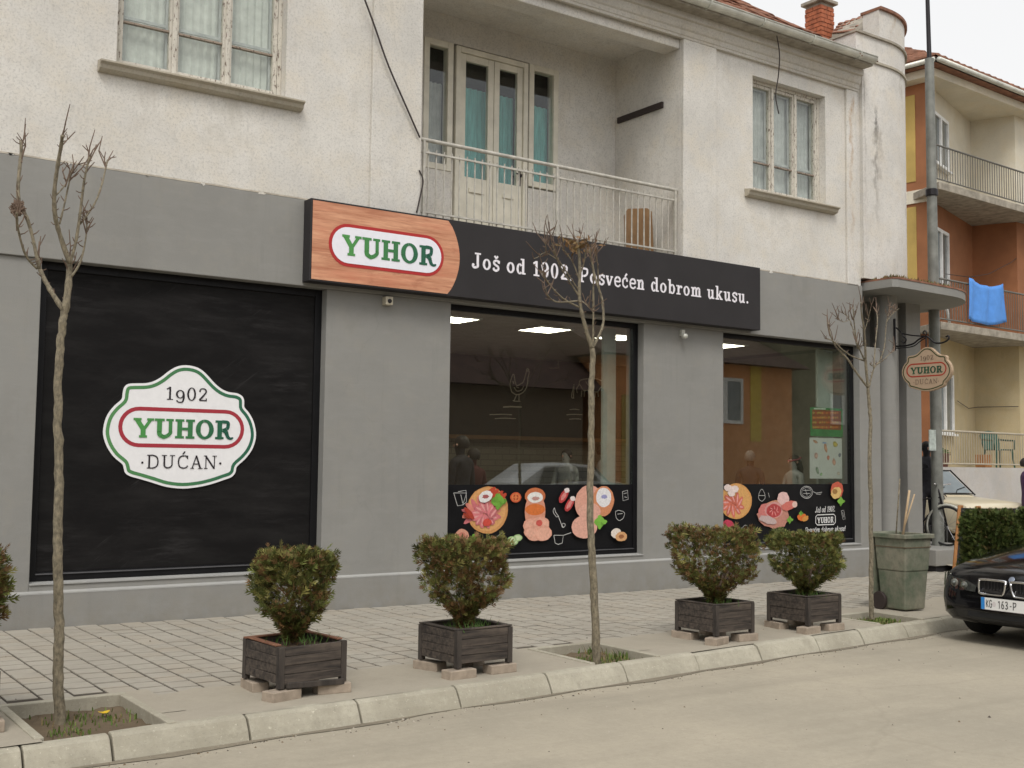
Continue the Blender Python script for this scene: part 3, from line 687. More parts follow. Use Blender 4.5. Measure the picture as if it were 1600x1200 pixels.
MB().prism(p2+inn+[(14.42, TY0+.3)], 8.1355, 8.58).build('upper_parapet', M['stucco_tower'], SB, smooth=True, angle=30)
def offs(p, d, c=(TXC, TR+TY0)): return [(c[0]+(q[0]-c[0])*(1+d), c[1]+(q[1]-c[1])*(1+d)) for q in p]
MB().prism(offs(p2, .03)+offs(inn, -.03)+[(14.40, TY0+.33)], 8.5805, 8.625).build('upper_coping', M['tile'], SB, smooth=True, angle=30)
# tiles and mortar leaning on the tower from behind
A_, B_, C_, D_ = onY(1300,54,1.0), onY(1347,50,.45), onY(1373,17,.55), onY(1312,36,1.5)
mb = MB(); k = np.array([0,.02,-.14]); mb.add([A_,B_,C_,D_,A_+k,B_+k,C_+k,D_+k], [(0,1,2,3),(0,4,5,1),(1,5,6,2),(2,6,7,3),(3,7,4,0),(7,6,5,4)])
tr_ = mb.build('tower_roof', M['mortar'], SB, fixn=True)
for r in range(4):
    for c in range(6):
        u0, v0 = c/6.0, r/4.0
        P = (1-u0)*((1-v0)*A_+v0*D_)+u0*((1-v0)*B_+v0*C_)
        if u0 > .7: continue
        U = (B_-A_)/6; V = (D_-A_)/4*(1-u0)+(C_-B_)/4*u0; nrm = np.cross(U, V); nrm /= np.linalg.norm(nrm); nrm *= (1 if nrm[2] > 0 else -1)
        m_ = MB(); q = [P+nrm*.035, P+U*.94+nrm*.035, P+U*.94+V*1.05+nrm*.012, P+V*1.05+nrm*.012]; m_.add(q+[x-nrm*.02 for x in q], [(0,1,2,3),(0,4,5,1),(1,5,6,2),(2,6,7,3),(3,7,4,0),(7,6,5,4)])
        m_.build('roof_tile', M['tile'], tr_, fixn=True)
mb = MB(); q = [onY(1346,52,.30), onY(1376,62,.22), onY(1374,22,.22), onY(1366,20,.34), onY(1352,30,.40)]; kk = np.array([.05,.35,-.12])
mb.add([p for p in q]+[p+kk for p in q], [tuple(range(5)), tuple(range(9,4,-1))]+[(i,(i+1)%5,(i+1)%5+5,i+5) for i in range(5)]); mb.build('mortar_fillet', M['mortar'], SB, fixn=True, bevel=.02)
# ---- ground floor piers, band, plinth
W1 = (2.41, 5.245); W2 = (6.78, 9.675); W3 = (11.10, 13.955); ZS = .43
REC = .12
def pier(x0, x1): MB().box(x0, x1, 0.0, .34, -.3, Z_BAND0).build('pier', M['grey'], SB, bevel=.006)
pier(BX0, W1[0]); pier(W1[1], W2[0]); pier(W2[1], W3[0]); pier(W3[1], 14.44)
for W in (W1, W2, W3):
    MB().box(W[0], W[1], 0.0005, .34, -.3, ZS-.012).build('spandrel', M['grey'], SB)
    s = MB(); s.xprism([(-.012,ZS-.0115),(.34,ZS-.0115),(.34,ZS+.012),(REC+.02,ZS+.01),(-.012,ZS)], W[0]+.001, W[1]-.001); s.build('shop_sill', M['greylite'], SB, fixn=True)
mb = MB(); mb.box(BX0, 14.0, -.03, .34, Z_BAND0, Z_BAND1); mb.build('fascia_band', M['grey'], SB, bevel=.008)
mb = MB(); mb.xprism([(-.0305,4.2505),(0.0,4.2505),(0.0,4.275)], BX0, 13.66); mb.build('band_flashing', M['mortar'], SB, fixn=True)
# chipped plaster along the top of the band
for k in range(20):
    xx = 1.4+k*.62+random.uniform(-.1,.1)
    if 4.8 < xx < 11.7: continue
    s_ = random.uniform(.010,.03); mb = MB()
    pts = [(xx+s_*1.6*math.cos(a)*random.uniform(.6,1.2), 4.25+random.uniform(-.015,.012)+.5*s_*math.sin(a)*random.uniform(.6,1.2)) for a in [6.283*j/8 for j in range(8)]]
    mb.add([(p[0],-.0335,p[1]) for p in pts]+[(p[0],-.02,p[1]) for p in pts], [tuple(range(8))]+[(j,(j+1)%8,(j+1)%8+8,j+8) for j in range(8)])
    mb.build('plaster_chip', M['stucco'] if k % 3 else M['mortar'], SB, fixn=True)
PLX = 14.44
mb = MB(); mb.xprism([(-.035,-.3),(-.0005,-.3),(-.0005,.352),(-.03,.344),(-.035,.338)], BX0, PLX); mb.build('plinth', M['grey'], SB, fixn=True)
mb = MB(); mb.xprism([(-.037,.337),(-.0006,.3525),(-.0006,.366),(-.036,.349)], BX0, PLX); mb.build('plinth_ledge', M['greylite'], SB, fixn=True)
# ---- corner entrance below the canopy
mb = MB(); mb.box(14.44, 16.0, .75, .95, -.3, 4.2); mb.box(15.80, 16.0, .951, 9, -.3, 4.25); mb.build('entrance_wall', M['grey'], SB)
mb = MB(); mb.lathe([(.19,-.1),(.19,.36),(.165,.38),(.165,4.2)], (14.80,.16,0), 24); mb.build('entrance_column', M['grey'], SB, smooth=True, angle=30)
mb = MB(); mb.box(15.62, 16.0, .38, .749, -.3, 4.2); mb.build('entrance_pier', M['grey'], SB, bevel=.01)
mb = MB(); mb.box(15.2, 15.52, .45, .749, -.3, 4.2); mb.build('entrance_pier', M['grey'], SB, bevel=.01)
cnp = [(14.07, .32),(14.07,-.50),(14.15,-.55),(15.55,-.50)]
for k in range(12):
    a = R(-90+90*k/11); cnp.append((15.5+1.35*math.cos(a), .85+1.35*math.sin(a)))
cnp += [(16.85, 2.0), (14.07, 2.0)]
cn = MB().prism(cnp, 4.19, 4.31).build('canopy', M['grey'], SB, bevel=.012)
MB().prism([(14.3+(p[0]-14.3)*1.006, p[1]*1.01-.004) for p in cnp], 4.3105, 4.335).build('canopy_cover', M['tile'], cn)
mb = MB()
for k in range(500):
    a = random.random(); xx = 14.1+a*1.5; yy = random.uniform(-.5,-.1); s_ = random.uniform(.015,.04)
    mb.add([(xx-s_,yy,4.335),(xx+s_,yy,4.335),(xx+random.gauss(0,.02),yy+random.gauss(0,.02),4.335+random.uniform(.02,.07))], [(0,1,2)], random.choice([(.12,.12,.04),(.2,.14,.06),(.16,.1,.05)]))
tag(mb.build('moss', M['grass'], cn), kind='stuff')
# return walls so the house is closed
mb = MB(); mb.box(BX0-.3, BX0, 0, 9.2, -.3, 7.5); mb.box(BX0, 16, 9.0, 9.2, -.3, 7.5); mb.build('rear_wall', M['stucco'], SB)
MB().box(BX0, 6.0, .36, .5, -.3, 4.0).build('inner_wall', M['dark'], SB)
MB().box(BX0, 14.0, .35, 8.9, 3.95, 4.05).build('upper_floor', M['dark'], SB)
# entrance platform
pf = thing('entrance_platform', 'low grey concrete platform with dark base strip at the building corner', 'platform', (16.6, .5, -.07))
mb = MB(); mb.box(15.75, 17.55, -.02, 2.6, .02, .27); mb.build('slab', M['grey'], pf, bevel=.01)
mb = MB(); mb.box(15.80, 17.50, .02, 2.55, -.2, .0195); mb.build('base_strip', M['signblack'], pf)
# ================================================================== LETTERING (slab serif letters drawn stroke by stroke)
def spline(pts, n=6):
    P = [np.array(p, float) for p in pts]
    if len(P) < 3: return P
    out = []
    for i in range(len(P)-1):
        p0 = P[max(i-1,0)]; p1 = P[i]; p2 = P[i+1]; p3 = P[min(i+2,len(P)-1)]
        for k in range(n):
            t = k/n; out.append(0.5*((2*p1)+(-p0+p2)*t+(2*p0-5*p1+4*p2-p3)*t*t+(-p0+3*p1-3*p2+p3)*t**3))
    out.append(P[-1]); return out
def ribbon(pts, w0, w1=None):
    w1 = w0 if w1 is None else w1; n = len(pts); L = []; Rr = []
    for i, p in enumerate(pts):
        t = pts[min(i+1,n-1)]-pts[max(i-1,0)]; t = t/(np.linalg.norm(t)+1e-9); nn_ = np.array([-t[1], t[0]])
        w_ = (w0+(w1-w0)*i/(n-1))/2; L.append(p+nn_*w_); Rr.append(p-nn_*w_)
    return L, Rr
def glyph(ch, T, N_, S):
    """strokes of one letter: cap height 1, x-height .68"""
    X = .68; g = []; rect = lambda a, b, c, d: g.append(('r', a, b, c, d)); h = T/2
    def ell(cx, cy, rx, ry, a0=0, a1=360): g.append(('e', cx, cy, rx-h, ry-N_/2, a0, a1))
    def poly(pts, w0, w1=None): g.append(('p', pts, w0, w1))
    def line(a, b, w0): g.append(('l', a, b, w0))
    def stem(x, y0, y1, sb=.11, st=0.0, stl=None):
        rect(x, y0, x+T, y1)
        if sb: rect(x-sb, y0, x+T+sb, y0+S)
        if st or stl is not None: rect(x-(st if stl is None else stl), y1-S, x+T+st, y1)
    acc = None; base = ch
    if ch in 'šćĆŠ': base = {'š':'s','ć':'c','Ć':'C','Š':'S'}[ch]; acc = 'v' if ch in 'šŠ' else '/'
    c = base
    if c == 'Y':
        line((.14,1-S/2),(.46,.42),T*.98); line((.80,1-S/2),(.48,.42),N_*1.1); rect(.45-h,0,.45+h,.48); rect(.26,0,.64,S); rect(-.02,1-S,.36,1); rect(.62,1-S,.95,1); adv = .95
    elif c == 'U':
        rect(.12,.34,.12+T,1); rect(.68,.34,.68+N_*1.2,1); poly([(.12+h,.36),(.14+h,.18),(.28+h,.06+N_*.1),(.46,.055),(.62,.12),(.68+N_*.6,.26),(.68+N_*.6,.38)],T,N_*1.2); rect(0,1-S,.12+T+.12,1); rect(.56,1-S,.92,1); adv = .97
    elif c == 'H':
        stem(.1,0,1,.1,.1); stem(.62,0,1,.1,.1); rect(.1+T,.5-N_/2,.62,.5+N_/2); adv = .98
    elif c == 'O': ell(.45,.5,.45,.52); adv = .95
    elif c == 'R':
        stem(.1,0,1,.1,0,.1); poly([(.1+T,1-N_/2),(.45,1-N_/2),(.62,.9),(.65,.74),(.6,.58),(.44,.49),(.1+T,.48)],N_*1.25); poly([(.42,.5),(.56,.36),(.64,.14),(.74,.05),(.86,.06),(.9,.12)],T,N_*.6); adv = .93
    elif c == 'D':
        stem(.1,0,1,.1,0,.1); poly([(.1+T,1-N_/2),(.4,1-N_/2),(.66,.85),(.76,.5),(.66,.15),(.4,N_/2),(.1+T,N_/2)],(T+N_)*.5); adv = .92
    elif c == 'C':
        poly([(.74,.78),(.66,.93),(.45,.99-N_/2),(.2,.85),(.11,.5),(.2,.15),(.45,N_/2+.01),(.66,.09),(.77,.22)],(T+N_)*.5); rect(.72,.72,.72+N_,.98); adv = .85
    elif c == 'A':
        line((.14,S/2),(.43,.99),N_*1.05); line((.73,S/2),(.42,.99),T); rect(.2,.32,.62,.32+N_); rect(0,0,.28,S); rect(.56,0,.9,S); adv = .9
    elif c == 'N':
        rect(.1,0,.1+N_,1); rect(.72,0,.72+N_,1); line((.1,.98),(.74,.02),T); rect(0,0,.26,S); rect(-.02,1-S,.2,1); rect(.6,1-S,.92,1); adv = .95
    elif c == 'J':
        rect(.34,.3,.34+T,1); poly([(.34+h,.34),(.33+h,.14),(.2,.055),(.08,.12),(.07,.22)],T,T*.8); g.append(('d',.09,.22,T*.55)); rect(.2,1-S,.34+T+.13,1); adv = .68
    elif c == 'P':
        stem(.1,0,1,.11,0,.1); poly([(.1+T,1-N_/2),(.45,1-N_/2),(.63,.9),(.67,.72),(.6,.54),(.44,.44),(.1+T,.43)],(T+N_)*.5); adv = .78
    elif c == '1':
        rect(.24,0,.24+T,1); rect(.1,0,.24+T+.14,S); line((.08,.8),(.26,.93),N_*1.1); adv = .58
    elif c == '9':
        ell(.32,.68,.29,.33); poly([(.61-h*.7,.68),(.6-h*.7,.35),(.48,.1),(.28,.05),(.12,.12)],T,N_); g.append(('d',.12,.16,T*.45)); adv = .68
    elif c == '0': ell(.33,.5,.3,.52); adv = .7
    elif c == '2':
        g.append(('d',.12,.76,T*.5)); poly([(.1,.76),(.18,.93),(.36,.96),(.52,.86),(.52,.66),(.36,.42),(.1,.08)],N_,T); rect(.08,0,.6,S*1.4); rect(.53,0,.6,.22); adv = .68
    elif c == 'o': ell(.32,X/2,.3,X/2+.02); adv = .66
    elif c == 'd': ell(.27,X/2,.25,X/2+.02,40,320); rect(.45,0,.45+T,1.02); rect(.34,1.02-S,.45,1.02); rect(.45+T,0,.45+T+.1,S); adv = .74
    elif c == 'b': ell(.41,X/2,.27,X/2+.02,-140,140); rect(.1,0,.1+T,1.02); rect(0,1.02-S,.1,1.02); adv = .72
    elif c == 's': poly([(.46,.54),(.4,.64),(.26,.66),(.12,.58),(.13,.45),(.27,.36),(.42,.27),(.44,.13),(.3,.02),(.14,.05),(.07,.16)],T*.85); rect(.43,.48,.43+N_,X); rect(.05,0,.05+N_,.2); adv = .54
    elif c == 'v': line((.1,X-S/2),(.3,.02),T); line((.52,X-S/2),(.31,.02),N_); rect(0,X-S,.24,X); rect(.4,X-S,.62,X); adv = .62
    elif c == 'e': poly([(.1,.36),(.52,.36)],N_); poly([(.53,.36),(.5,.58),(.3,.665),(.13,.55),(.09,.34),(.14,.12),(.32,.02),(.48,.08),(.54,.18)],T*.85,N_); adv = .6
    elif c == 'c': poly([(.46,.5),(.42,.62),(.28,.665),(.12,.54),(.09,.34),(.14,.12),(.3,.02),(.44,.07),(.51,.18)],T*.85,N_); g.append(('d',.45,.5,T*.5)); adv = .57
    elif c in 'nm':
        rect(.1,0,.1+T,X); rect(0,X-S,.1,X); rect(0,0,.1+T+.08,S); xx = .1
        for _ in range(1 if c == 'n' else 2):
            poly([(xx+T,.5),(xx+.22,.63),(xx+.34,.64),(xx+.4,.54),(xx+.4,.4)],N_,T); rect(xx+.4-h,0,xx+.4+h,.44); rect(xx+.4-h-.07,0,xx+.4+h+.08,S); xx += .4-h
        adv = xx+T+.16
    elif c == 'r': rect(.1,0,.1+T,X); rect(0,X-S,.1,X); rect(0,0,.1+T+.12,S); poly([(.1+T,.46),(.36,.6),(.48,.62)],N_,T*.7); g.append(('d',.47,.57,T*.52)); adv = .56
    elif c == 'u': rect(.1,.18,.1+T,X); rect(0,X-S,.1,X); poly([(.1+h,.22),(.14+h,.08),(.3,.03),(.42,.1),(.47,.2)],T,N_); rect(.45,0,.45+T,X); rect(.36,X-S,.45,X); rect(.45+T,0,.45+T+.09,S); adv = .76
    elif c == 'k': rect(.1,0,.1+T,1.02); rect(0,1.02-S,.1,1.02); rect(0,0,.1+T+.09,S); line((.1+T,.28),(.52,X-S/2),N_); line((.3,.42),(.56,S/2),T); rect(.4,X-S,.66,X); rect(.44,0,.7,S); adv = .72
    elif c == '.': g.append(('d',.13,.08,.095)); adv = .3
    elif c == '·': g.append(('d',.13,.42,.085)); adv = .34
    elif c == '!': rect(.1,.28,.1+T,1); g.append(('d',.1+h,.08,.09)); adv = .34
    elif c == '-': rect(.04,.38,.34,.5); adv = .4
    elif c == 'K': rect(.1,0,.1+T,1); line((.1+T,.4),(.6,.97),T); line((.28,.52),(.62,.03),T); adv = .7
    elif c == 'G': poly([(.62,.8),(.5,.95),(.3,.97),(.13,.8),(.1,.5),(.13,.2),(.3,.03),(.5,.06),(.6,.2),(.6,.45)],T); rect(.36,.42,.6+h,.42+T); adv = .74
    elif c == '6': ell(.32,.3,.28,.32); poly([(.06+h*.9,.3),(.1+h,.65),(.3,.92),(.5,.95)],T); adv = .66
    elif c == '3': poly([(.1,.86),(.3,.97),(.52,.85),(.48,.62),(.28,.52),(.5,.42),(.55,.18),(.3,.03),(.08,.14)],T); adv = .66
    else: adv = .34
    if acc == 'v':
        y = 1.02 if c.isupper() else .76; poly([(.14,y+.2),(.27,y+.03)],N_*1.1); poly([(.4,y+.2),(.27,y+.03)],N_*1.1)
    elif acc == '/':
        y = 1.06 if c.isupper() else .76; k = .12 if c.isupper() else 0; poly([(.26+k,y),(.44+k,y+.22)],T*.6,T*.9)
    return g, adv
class Text:
    """collects strokes in text space, then maps them on a plane"""
    def __init__(s): s.polys = []; s.w = 0
    def write(s, txt, T=.2, N_=.11, S=.1, track=.05, shear=0.0, drop={}):
        x = 0.0
        for ch in txt:
            if ch == ' ': x += .42; continue
            g, adv = glyph(ch, T, N_, S); dy = drop.get(ch, 0.0)
            for p in g:
                if p[0] == 'r': qs = [[(p[1],p[2]),(p[3],p[2]),(p[3],p[4]),(p[1],p[4])]]
                elif p[0] == 'l':
                    a, b = np.array(p[1]), np.array(p[2]); L, Rr = ribbon([a, b], p[3]); qs = [[Rr[0],Rr[1],L[1],L[0]]]
                elif p[0] == 'd': qs = [[(p[1]+p[3]*math.cos(6.283*k/14), p[2]+p[3]*math.sin(6.283*k/14)) for k in range(14)]]
                elif p[0] == 'p':
                    L, Rr = ribbon(spline(p[1]), p[2], p[3]); qs = [[Rr[i],Rr[i+1],L[i+1],L[i]] for i in range(len(L)-1)]
                elif p[0] == 'e':
                    _, cx, cy, rx, ry, a0, a1 = p; K = 36; qs = []
                    for k in range(K):
                        q = []
                        for kk, sg in ((k,1),(k+1,1),(k+1,-1),(k,-1)):
                            a = R(a0+(a1-a0)*kk/K); ex, ey = T/2*abs(math.cos(a))+N_/2*abs(math.sin(a)), N_/2
                            q.append((cx+(rx+sg*T/2)*math.cos(a), cy+(ry+sg*N_/2)*math.sin(a)))
                        qs.append(q)
                s.polys += [[(x+v[0]+shear*v[1], v[1]+dy) for v in q] for q in qs]
            x += adv+track
        s.w = x-track; return s
    def place(s, mb, O, U, V, nrm, col, col2=None):
        """text x spans U, cap height spans V from origin O; every stroke lies a hair in front of the last"""
        O, U, V, nrm = map(lambda a: np.array(a, float), (O, U, V, nrm))
        for i, q in enumerate(s.polys):
            lift = nrm*(0.0004*(i % 9))
            cx = np.mean([v[0] for v in q])/s.w; c = col if col2 is None else tuple(col[k]+(col2[k]-col[k])*cx for k in range(3))
            mb.add([O+U*(v[0]/s.w)+V*v[1]+lift for v in q], [tuple(range(len(q)))], c)
NY = np.array([0,-1.0,0])
GRN0, GRN1 = (0.085,0.30,0.075), (0.012,0.085,0.062)
def text_on_facade(mb, txt, x0, x1, z, cap, Y, col, col2=None, **kw):
    Text().write(txt, **kw).place(mb, (x0,Y,z), (x1-x0,0,0), (0,0,cap), NY, col, col2)
def stadium(cx, cz, hw, hh, n=14):
    pts = []
    for k in range(n+1): a = R(-90+180*k/n); pts.append((cx+hw-hh+hh*math.cos(a), cz+hh*math.sin(a)))
    for k in range(n+1): a = R(90+180*k/n); pts.append((cx-hw+hh+hh*math.cos(a), cz+hh*math.sin(a)))
    return pts
def flat(mb, pts, Y, col): mb.add([(p[0],Y,p[1]) for p in pts], [tuple(range(len(pts)))], col)

# ================================================================== FASCIA SIGN
SX0, SX1, SZ0, SZ1, SY = 4.945, 11.605, 3.385, 4.24, -.2
sg = thing('shop_sign', 'long black box sign with wood panel, green YUHOR logo and white slogan', 'sign', ((SX0+SX1)/2, SY, SZ0))
mb = MB(); mb.box(SX0, SX1, SY, -.031, SZ0, SZ1); mb.build('box', M['signblack'], sg, bevel=.006)
# printed wood panel with a rounded right end
def sign_wood():
    m, nt, bs = newmat('printed_wood'); v = posvec(nt)
    f = noise(nt, v, 1.0, 8, 0.68, (1.3, 1, 17)); g2 = noise(nt, v, 1.0, 6, 0.7, (3.5, 1, 70))
    c = mix(nt, ramp(nt, f, 0.34, 0.66), (0.40,0.15,0.075), (0.70,0.37,0.22))
    c = mix(nt, ramp(nt, g2, 0.52, 0.72, 0, .75), c, (0.32,0.10,0.05))
    c = mix(nt, ramp(nt, noise(nt, v, 1.0, 7, 0.65, (.9,1,5)), 0.52, 0.74, 0, .8), c, (0.55,0.19,0.105))
    kn = ramp(nt, noise(nt, v, 1.0, 5, 0.6, (2.2,1,6)), 0.60, 0.74, 0, .7); c = mix(nt, kn, c, (0.28,0.085,0.04))
    nt.links.new(c, bs.inputs['Base Color']); bs.inputs['Roughness'].default_value = 0.5; return m
M['signwood'] = sign_wood()
px1 = 6.76; pts = [(SX0+.02,SZ0+.02),(6.60,SZ0+.02)]
for k in range(1, 14):
    t_ = k/14; pts.append((6.60+.155*math.sin(math.pi*t_)**.75, SZ0+.02+(SZ1-SZ0-.04)*t_))
pts += [(6.60,SZ1-.02),(SX0+.02,SZ1-.02)]
mb = MB(); mb.add([(p[0],SY-.004,p[1]) for p in pts], [tuple(range(len(pts)))]); mb.build('wood_panel', M['signwood'], sg)
# logo capsule
cpx = onY(513,383,SY)[0]; cpx2 = onY(693,402,SY)[0]; czc = (onY(603,358,SY)[2]+onY(603,426,SY)[2])/2+.005
hw = (cpx2-cpx)/2; cxc = (cpx+cpx2)/2; hh = .225
mb = MB(); flat(mb, stadium(cxc, czc, hw, hh), SY-.007, (0.42,0.03,0.03)); flat(mb, stadium(cxc, czc, hw-.035, hh-.035), SY-.010, (0.80,0.80,0.86))
mb.build('logo_capsule', M['letters'], sg)
a, b = onY(534,390,SY)[0], onY(681,400,SY)[0]
mb = MB(); text_on_facade(mb, 'YUHOR', a, b, czc-.108, .215, SY-.012, GRN0, GRN1, T=.235, N_=.14, S=.12, track=.03)
mb.build('logo_lettering', M['letters'], sg)
a, b = onY(737,415,SY)[0], onY(1170,468,SY)[0]; zb = (onY(745,421,SY)[2]+onY(1160,472,SY)[2])/2
mb = MB(); text_on_facade(mb, 'Još od 1902. Posvećen dobrom ukusu.', a, b, zb, .178, SY-.003, (0.80,0.77,0.81), T=.175, N_=.115, S=.105, track=.085)
mb.build('slogan_lettering', M['letters'], sg)

# ================================================================== PLAQUE SHAPE (outline read off the blackboard logo)
_ol = [(720,105),(800,115),(860,145),(915,195),(965,245),(1020,285),(1080,308),(1150,315),(1195,335),(1215,365),(1218,400),(1222,432),(1265,480),(1305,550),(1328,640),(1322,720),(1290,800),(1235,870),(1170,930),(1160,975),(1130,1015),(1060,1042),(960,1075),(850,1100),(720,1112),
       (590,1098),(480,1065),(380,1035),(300,1012),(262,985),(248,940),(235,915),(170,860),(115,780),(85,690),(88,610),(112,530),(160,460),(215,405),(222,360),(232,310),(262,282),(320,274),(400,268),(460,250),(520,212),(580,160),(645,120)]
OUT = np.array([[ (x-707)/622.0, (608-y)/622.0 ] for x, y in _ol])     # unit half width
OUT[:,0] = OUT[:,0]
def sm(P, n=3):
    Q = []; L = len(P)
    for i in range(L):
        p0, p1, p2, p3 = P[i-1], P[i], P[(i+1)%L], P[(i+2)%L]
        for k in range(n):
            t_ = k/n; Q.append(0.5*((2*p1)+(-p0+p2)*t_+(2*p0-5*p1+4*p2-p3)*t_*t_+(-p0+3*p1-3*p2+p3)*t_**3))
    return np.array(Q)
OUTS = sm(OUT)[::-1]   # counter-clockwise or not does not matter for flat print
def inset(P, d):
    n = len(P); Q = []
    area = sum(P[i][0]*P[(i+1)%n][1]-P[(i+1)%n][0]*P[i][1] for i in range(n)); s_ = 1 if area > 0 else -1
    for i in range(n):
        t_ = P[(i+2)%n]-P[i-2]; t_ = t_/(np.linalg.norm(t_)+1e-9); Q.append(P[i]+s_*d*np.array([-t_[1], t_[0]]))
    return np.array(Q)
def plaque_print(mb, mapf, white, green0, green1, red, ink, lift, gr0, gr1, cap_fill=None):
    """mapf(u, v, k) -> place of a plaque point, k = layer"""
    def fl(P, k, c): mb.add([mapf(p[0], p[1], k) for p in P], [tuple(range(len(P)))], c)
    fl(OUTS, 0, white)
    A, B = inset(OUTS, .032), inset(OUTS, .075); n = len(A)
    for i in range(n):
        t_ = (A[i][0]+1)/2; c = tuple(green0[k]+(green1[k]-green0[k])*t_ for k in range(3))
        mb.add([mapf(*A[i],1), mapf(*A[(i+1)%n],1), mapf(*B[(i+1)%n],1), mapf(*B[i],1)], [(0,1,2,3)], c)
    S1, S2 = stadium(.005,-.02,.825,.26), stadium(.005,-.02,.775,.21)
    n = len(S1)
    for i in range(n): mb.add([mapf(*S1[i],1), mapf(*S1[(i+1)%n],1), mapf(*S2[(i+1)%n],1), mapf(*S2[i],1)], [(0,1,2,3)], red)
    def tx(txt, u0, u1, v0, cap, c, c2=None, **kw):
        t_ = Text().write(txt, **kw)
        for i, q in enumerate(t_.polys):
            cx = np.mean([v[0] for v in q])/t_.w; cc = c if c2 is None else tuple(c[k]+(c2[k]-c[k])*cx for k in range(3))
            mb.add([mapf(u0+(u1-u0)*v[0]/t_.w, v0+cap*v[1], 2+.35*(i % 9)) for v in q], [tuple(range(len(q)))], cc)
    tx('YUHOR', -.63, .68, -.155, .25, gr0, gr1, T=.235, N_=.14, S=.12, track=.03)
    tx('1902', -.24, .32, .345, .17, ink, None, T=.125, N_=.075, S=.065, track=.08, drop={'9':-.22})
    tx('·DUĆAN·', -.53, .55, -.55, .175, ink, None, T=.12, N_=.07, S=.06, track=.10)

# ================================================================== SHOP WINDOWS
def shop_frame(W, name, fw=.06):
    f = MB(); frame(f, W[0]+.002, W[1]-.002, ZS+.0125, Z_BAND0-.001, REC-.01, REC+.07, fw); return f.build(name, M['black'], SB, bevel=.004)
# ---- window 1: blackboard
def board_mat():
    m, nt, bs = newmat('blackboard'); v = posvec(nt)
    c = mix(nt, ramp(nt, noise(nt, v, 1.0, 7, 0.7, (1.2,1,4.5)), 0.42, 0.75), (0.007,0.0065,0.0065), (0.018,0.017,0.0165))
    ch_ = noise(nt, v, 1.0, 8, 0.75, (2.2,1,16)); zone = ramp(nt, noise(nt, v, 0.9, 4, 0.5), 0.5, 0.68)
    m2 = N(nt, 'ShaderNodeMath', operation='MULTIPLY'); nt.links.new(ramp(nt, ch_, 0.5, 0.78), m2.inputs[0]); nt.links.new(zone, m2.inputs[1])
    c = mix(nt, m2.outputs[0], c, (0.042,0.040,0.040))
    rt = N(nt, 'ShaderNodeMapping'); rt.inputs['Rotation'].default_value = (0, R(38), 0); nt.links.new(v, rt.inputs['Vector'])
    d2 = noise(nt, rt.outputs[0], 1.0, 8, 0.78, (1.3,1,30)); z2 = ramp(nt, noise(nt, v, 0.8, 3, .5, (1.3,1,1.1)), 0.56, 0.68)
    m3 = N(nt, 'ShaderNodeMath', operation='MULTIPLY'); nt.links.new(ramp(nt, d2, 0.56, 0.74), m3.inputs[0]); nt.links.new(z2, m3.inputs[1])
    c = mix(nt, m3.outputs[0], c, (0.055,0.052,0.052))
    nt.links.new(c, bs.inputs['Base Color']); bs.inputs['Roughness'].default_value = 0.65; bs.inputs['Specular IOR Level'].default_value = 0.14; return m
M['board'] = board_mat()
wf = shop_frame(W1, 'shop_window_frame', .075)
mb = MB(); mb.box(W1[0]+.078, W1[1]-.078, REC+.012, REC+.03, ZS+.09, Z_BAND0-.077); mb.build('blackboard', M['board'], wf)
mb = MB(); mb.box(W1[0]+.07, W1[1]-.07, REC-.022, REC-.011, ZS+.068, ZS+.080); mb.build('glazing_bead', simple('bead_grey', (.09,.09,.095), .35), wf)
pc = onY(150+707/5.218, 550+608/5.218, REC); pu = (onY(150+1328/5.218, 550+640/5.218, REC)[0]-onY(150+85/5.218, 550+650/5.218, REC)[0])/2
pv = (onY(288,570,REC)[2]-onY(288,763,REC)[2])/ (1.62)
pq_ = thing('logo_plaque', 'white scalloped YUHOR sign with green border on the blackboard window', 'sign', (pc[0], REC, pc[2]))
mb = MB(); vs = [(pc[0]+pu*p[0]*.995, REC+.0115, pc[2]+pv*p[1]*.995) for p in OUTS]; n = len(vs); vs += [(v[0], REC-.002, v[2]) for v in vs]
mb.add(vs, [tuple(range(n)), tuple(range(2*n-1,n-1,-1))]+[(i,(i+1)%n,(i+1)%n+n,i+n) for i in range(n)]); mb.build('plate', M['white'], pq_, fixn=True)
mb = MB(); plaque_print(mb, lambda u, v, k: (pc[0]+pu*u, REC-.004-.0016*k, pc[2]+pv*v), (0.80,0.795,0.80), (0.095,0.26,0.09), (0.02,0.115,0.07), (0.36,0.035,0.05), (0.02,0.015,0.02), .001, GRN0, GRN1)
mb.build('printed_face', M['letters'], pq_)

# ---- printed film helpers
def blob(mb, cx, cz, rx, rz, col, Y, rot=0.0, wob=0.0, n=18, seed=None, a0=0, a1=360):
    rr = random.Random(seed if seed is not None else int(cx*1000+cz*777)); pts = []
    full = (a1-a0) >= 360
    for k in range(n if full else n+1):
        a = R(a0+(a1-a0)*k/n); s_ = 1+wob*rr.uniform(-1,1); x_, z_ = rx*math.cos(a)*s_, rz*math.sin(a)*s_
        pts.append((cx+x_*math.cos(rot)-z_*math.sin(rot), cz+x_*math.sin(rot)+z_*math.cos(rot)))
    if not full: pts.append((cx,cz))
    flat(mb, pts, Y, col)
def chalk(mb, pts, Y, w=.006, col=(0.62,0.62,0.60), smooth_=False):
    P = spline(pts, 5) if smooth_ else [np.array(p, float) for p in pts]
    P = [p+np.array([random.gauss(0,.0012), random.gauss(0,.0012)]) for p in P]
    L, Rr = ribbon(P, w)
    for i in range(len(L)-1): flat(mb, [Rr[i],Rr[i+1],L[i+1],L[i]], Y-.0003*(i % 3), col)
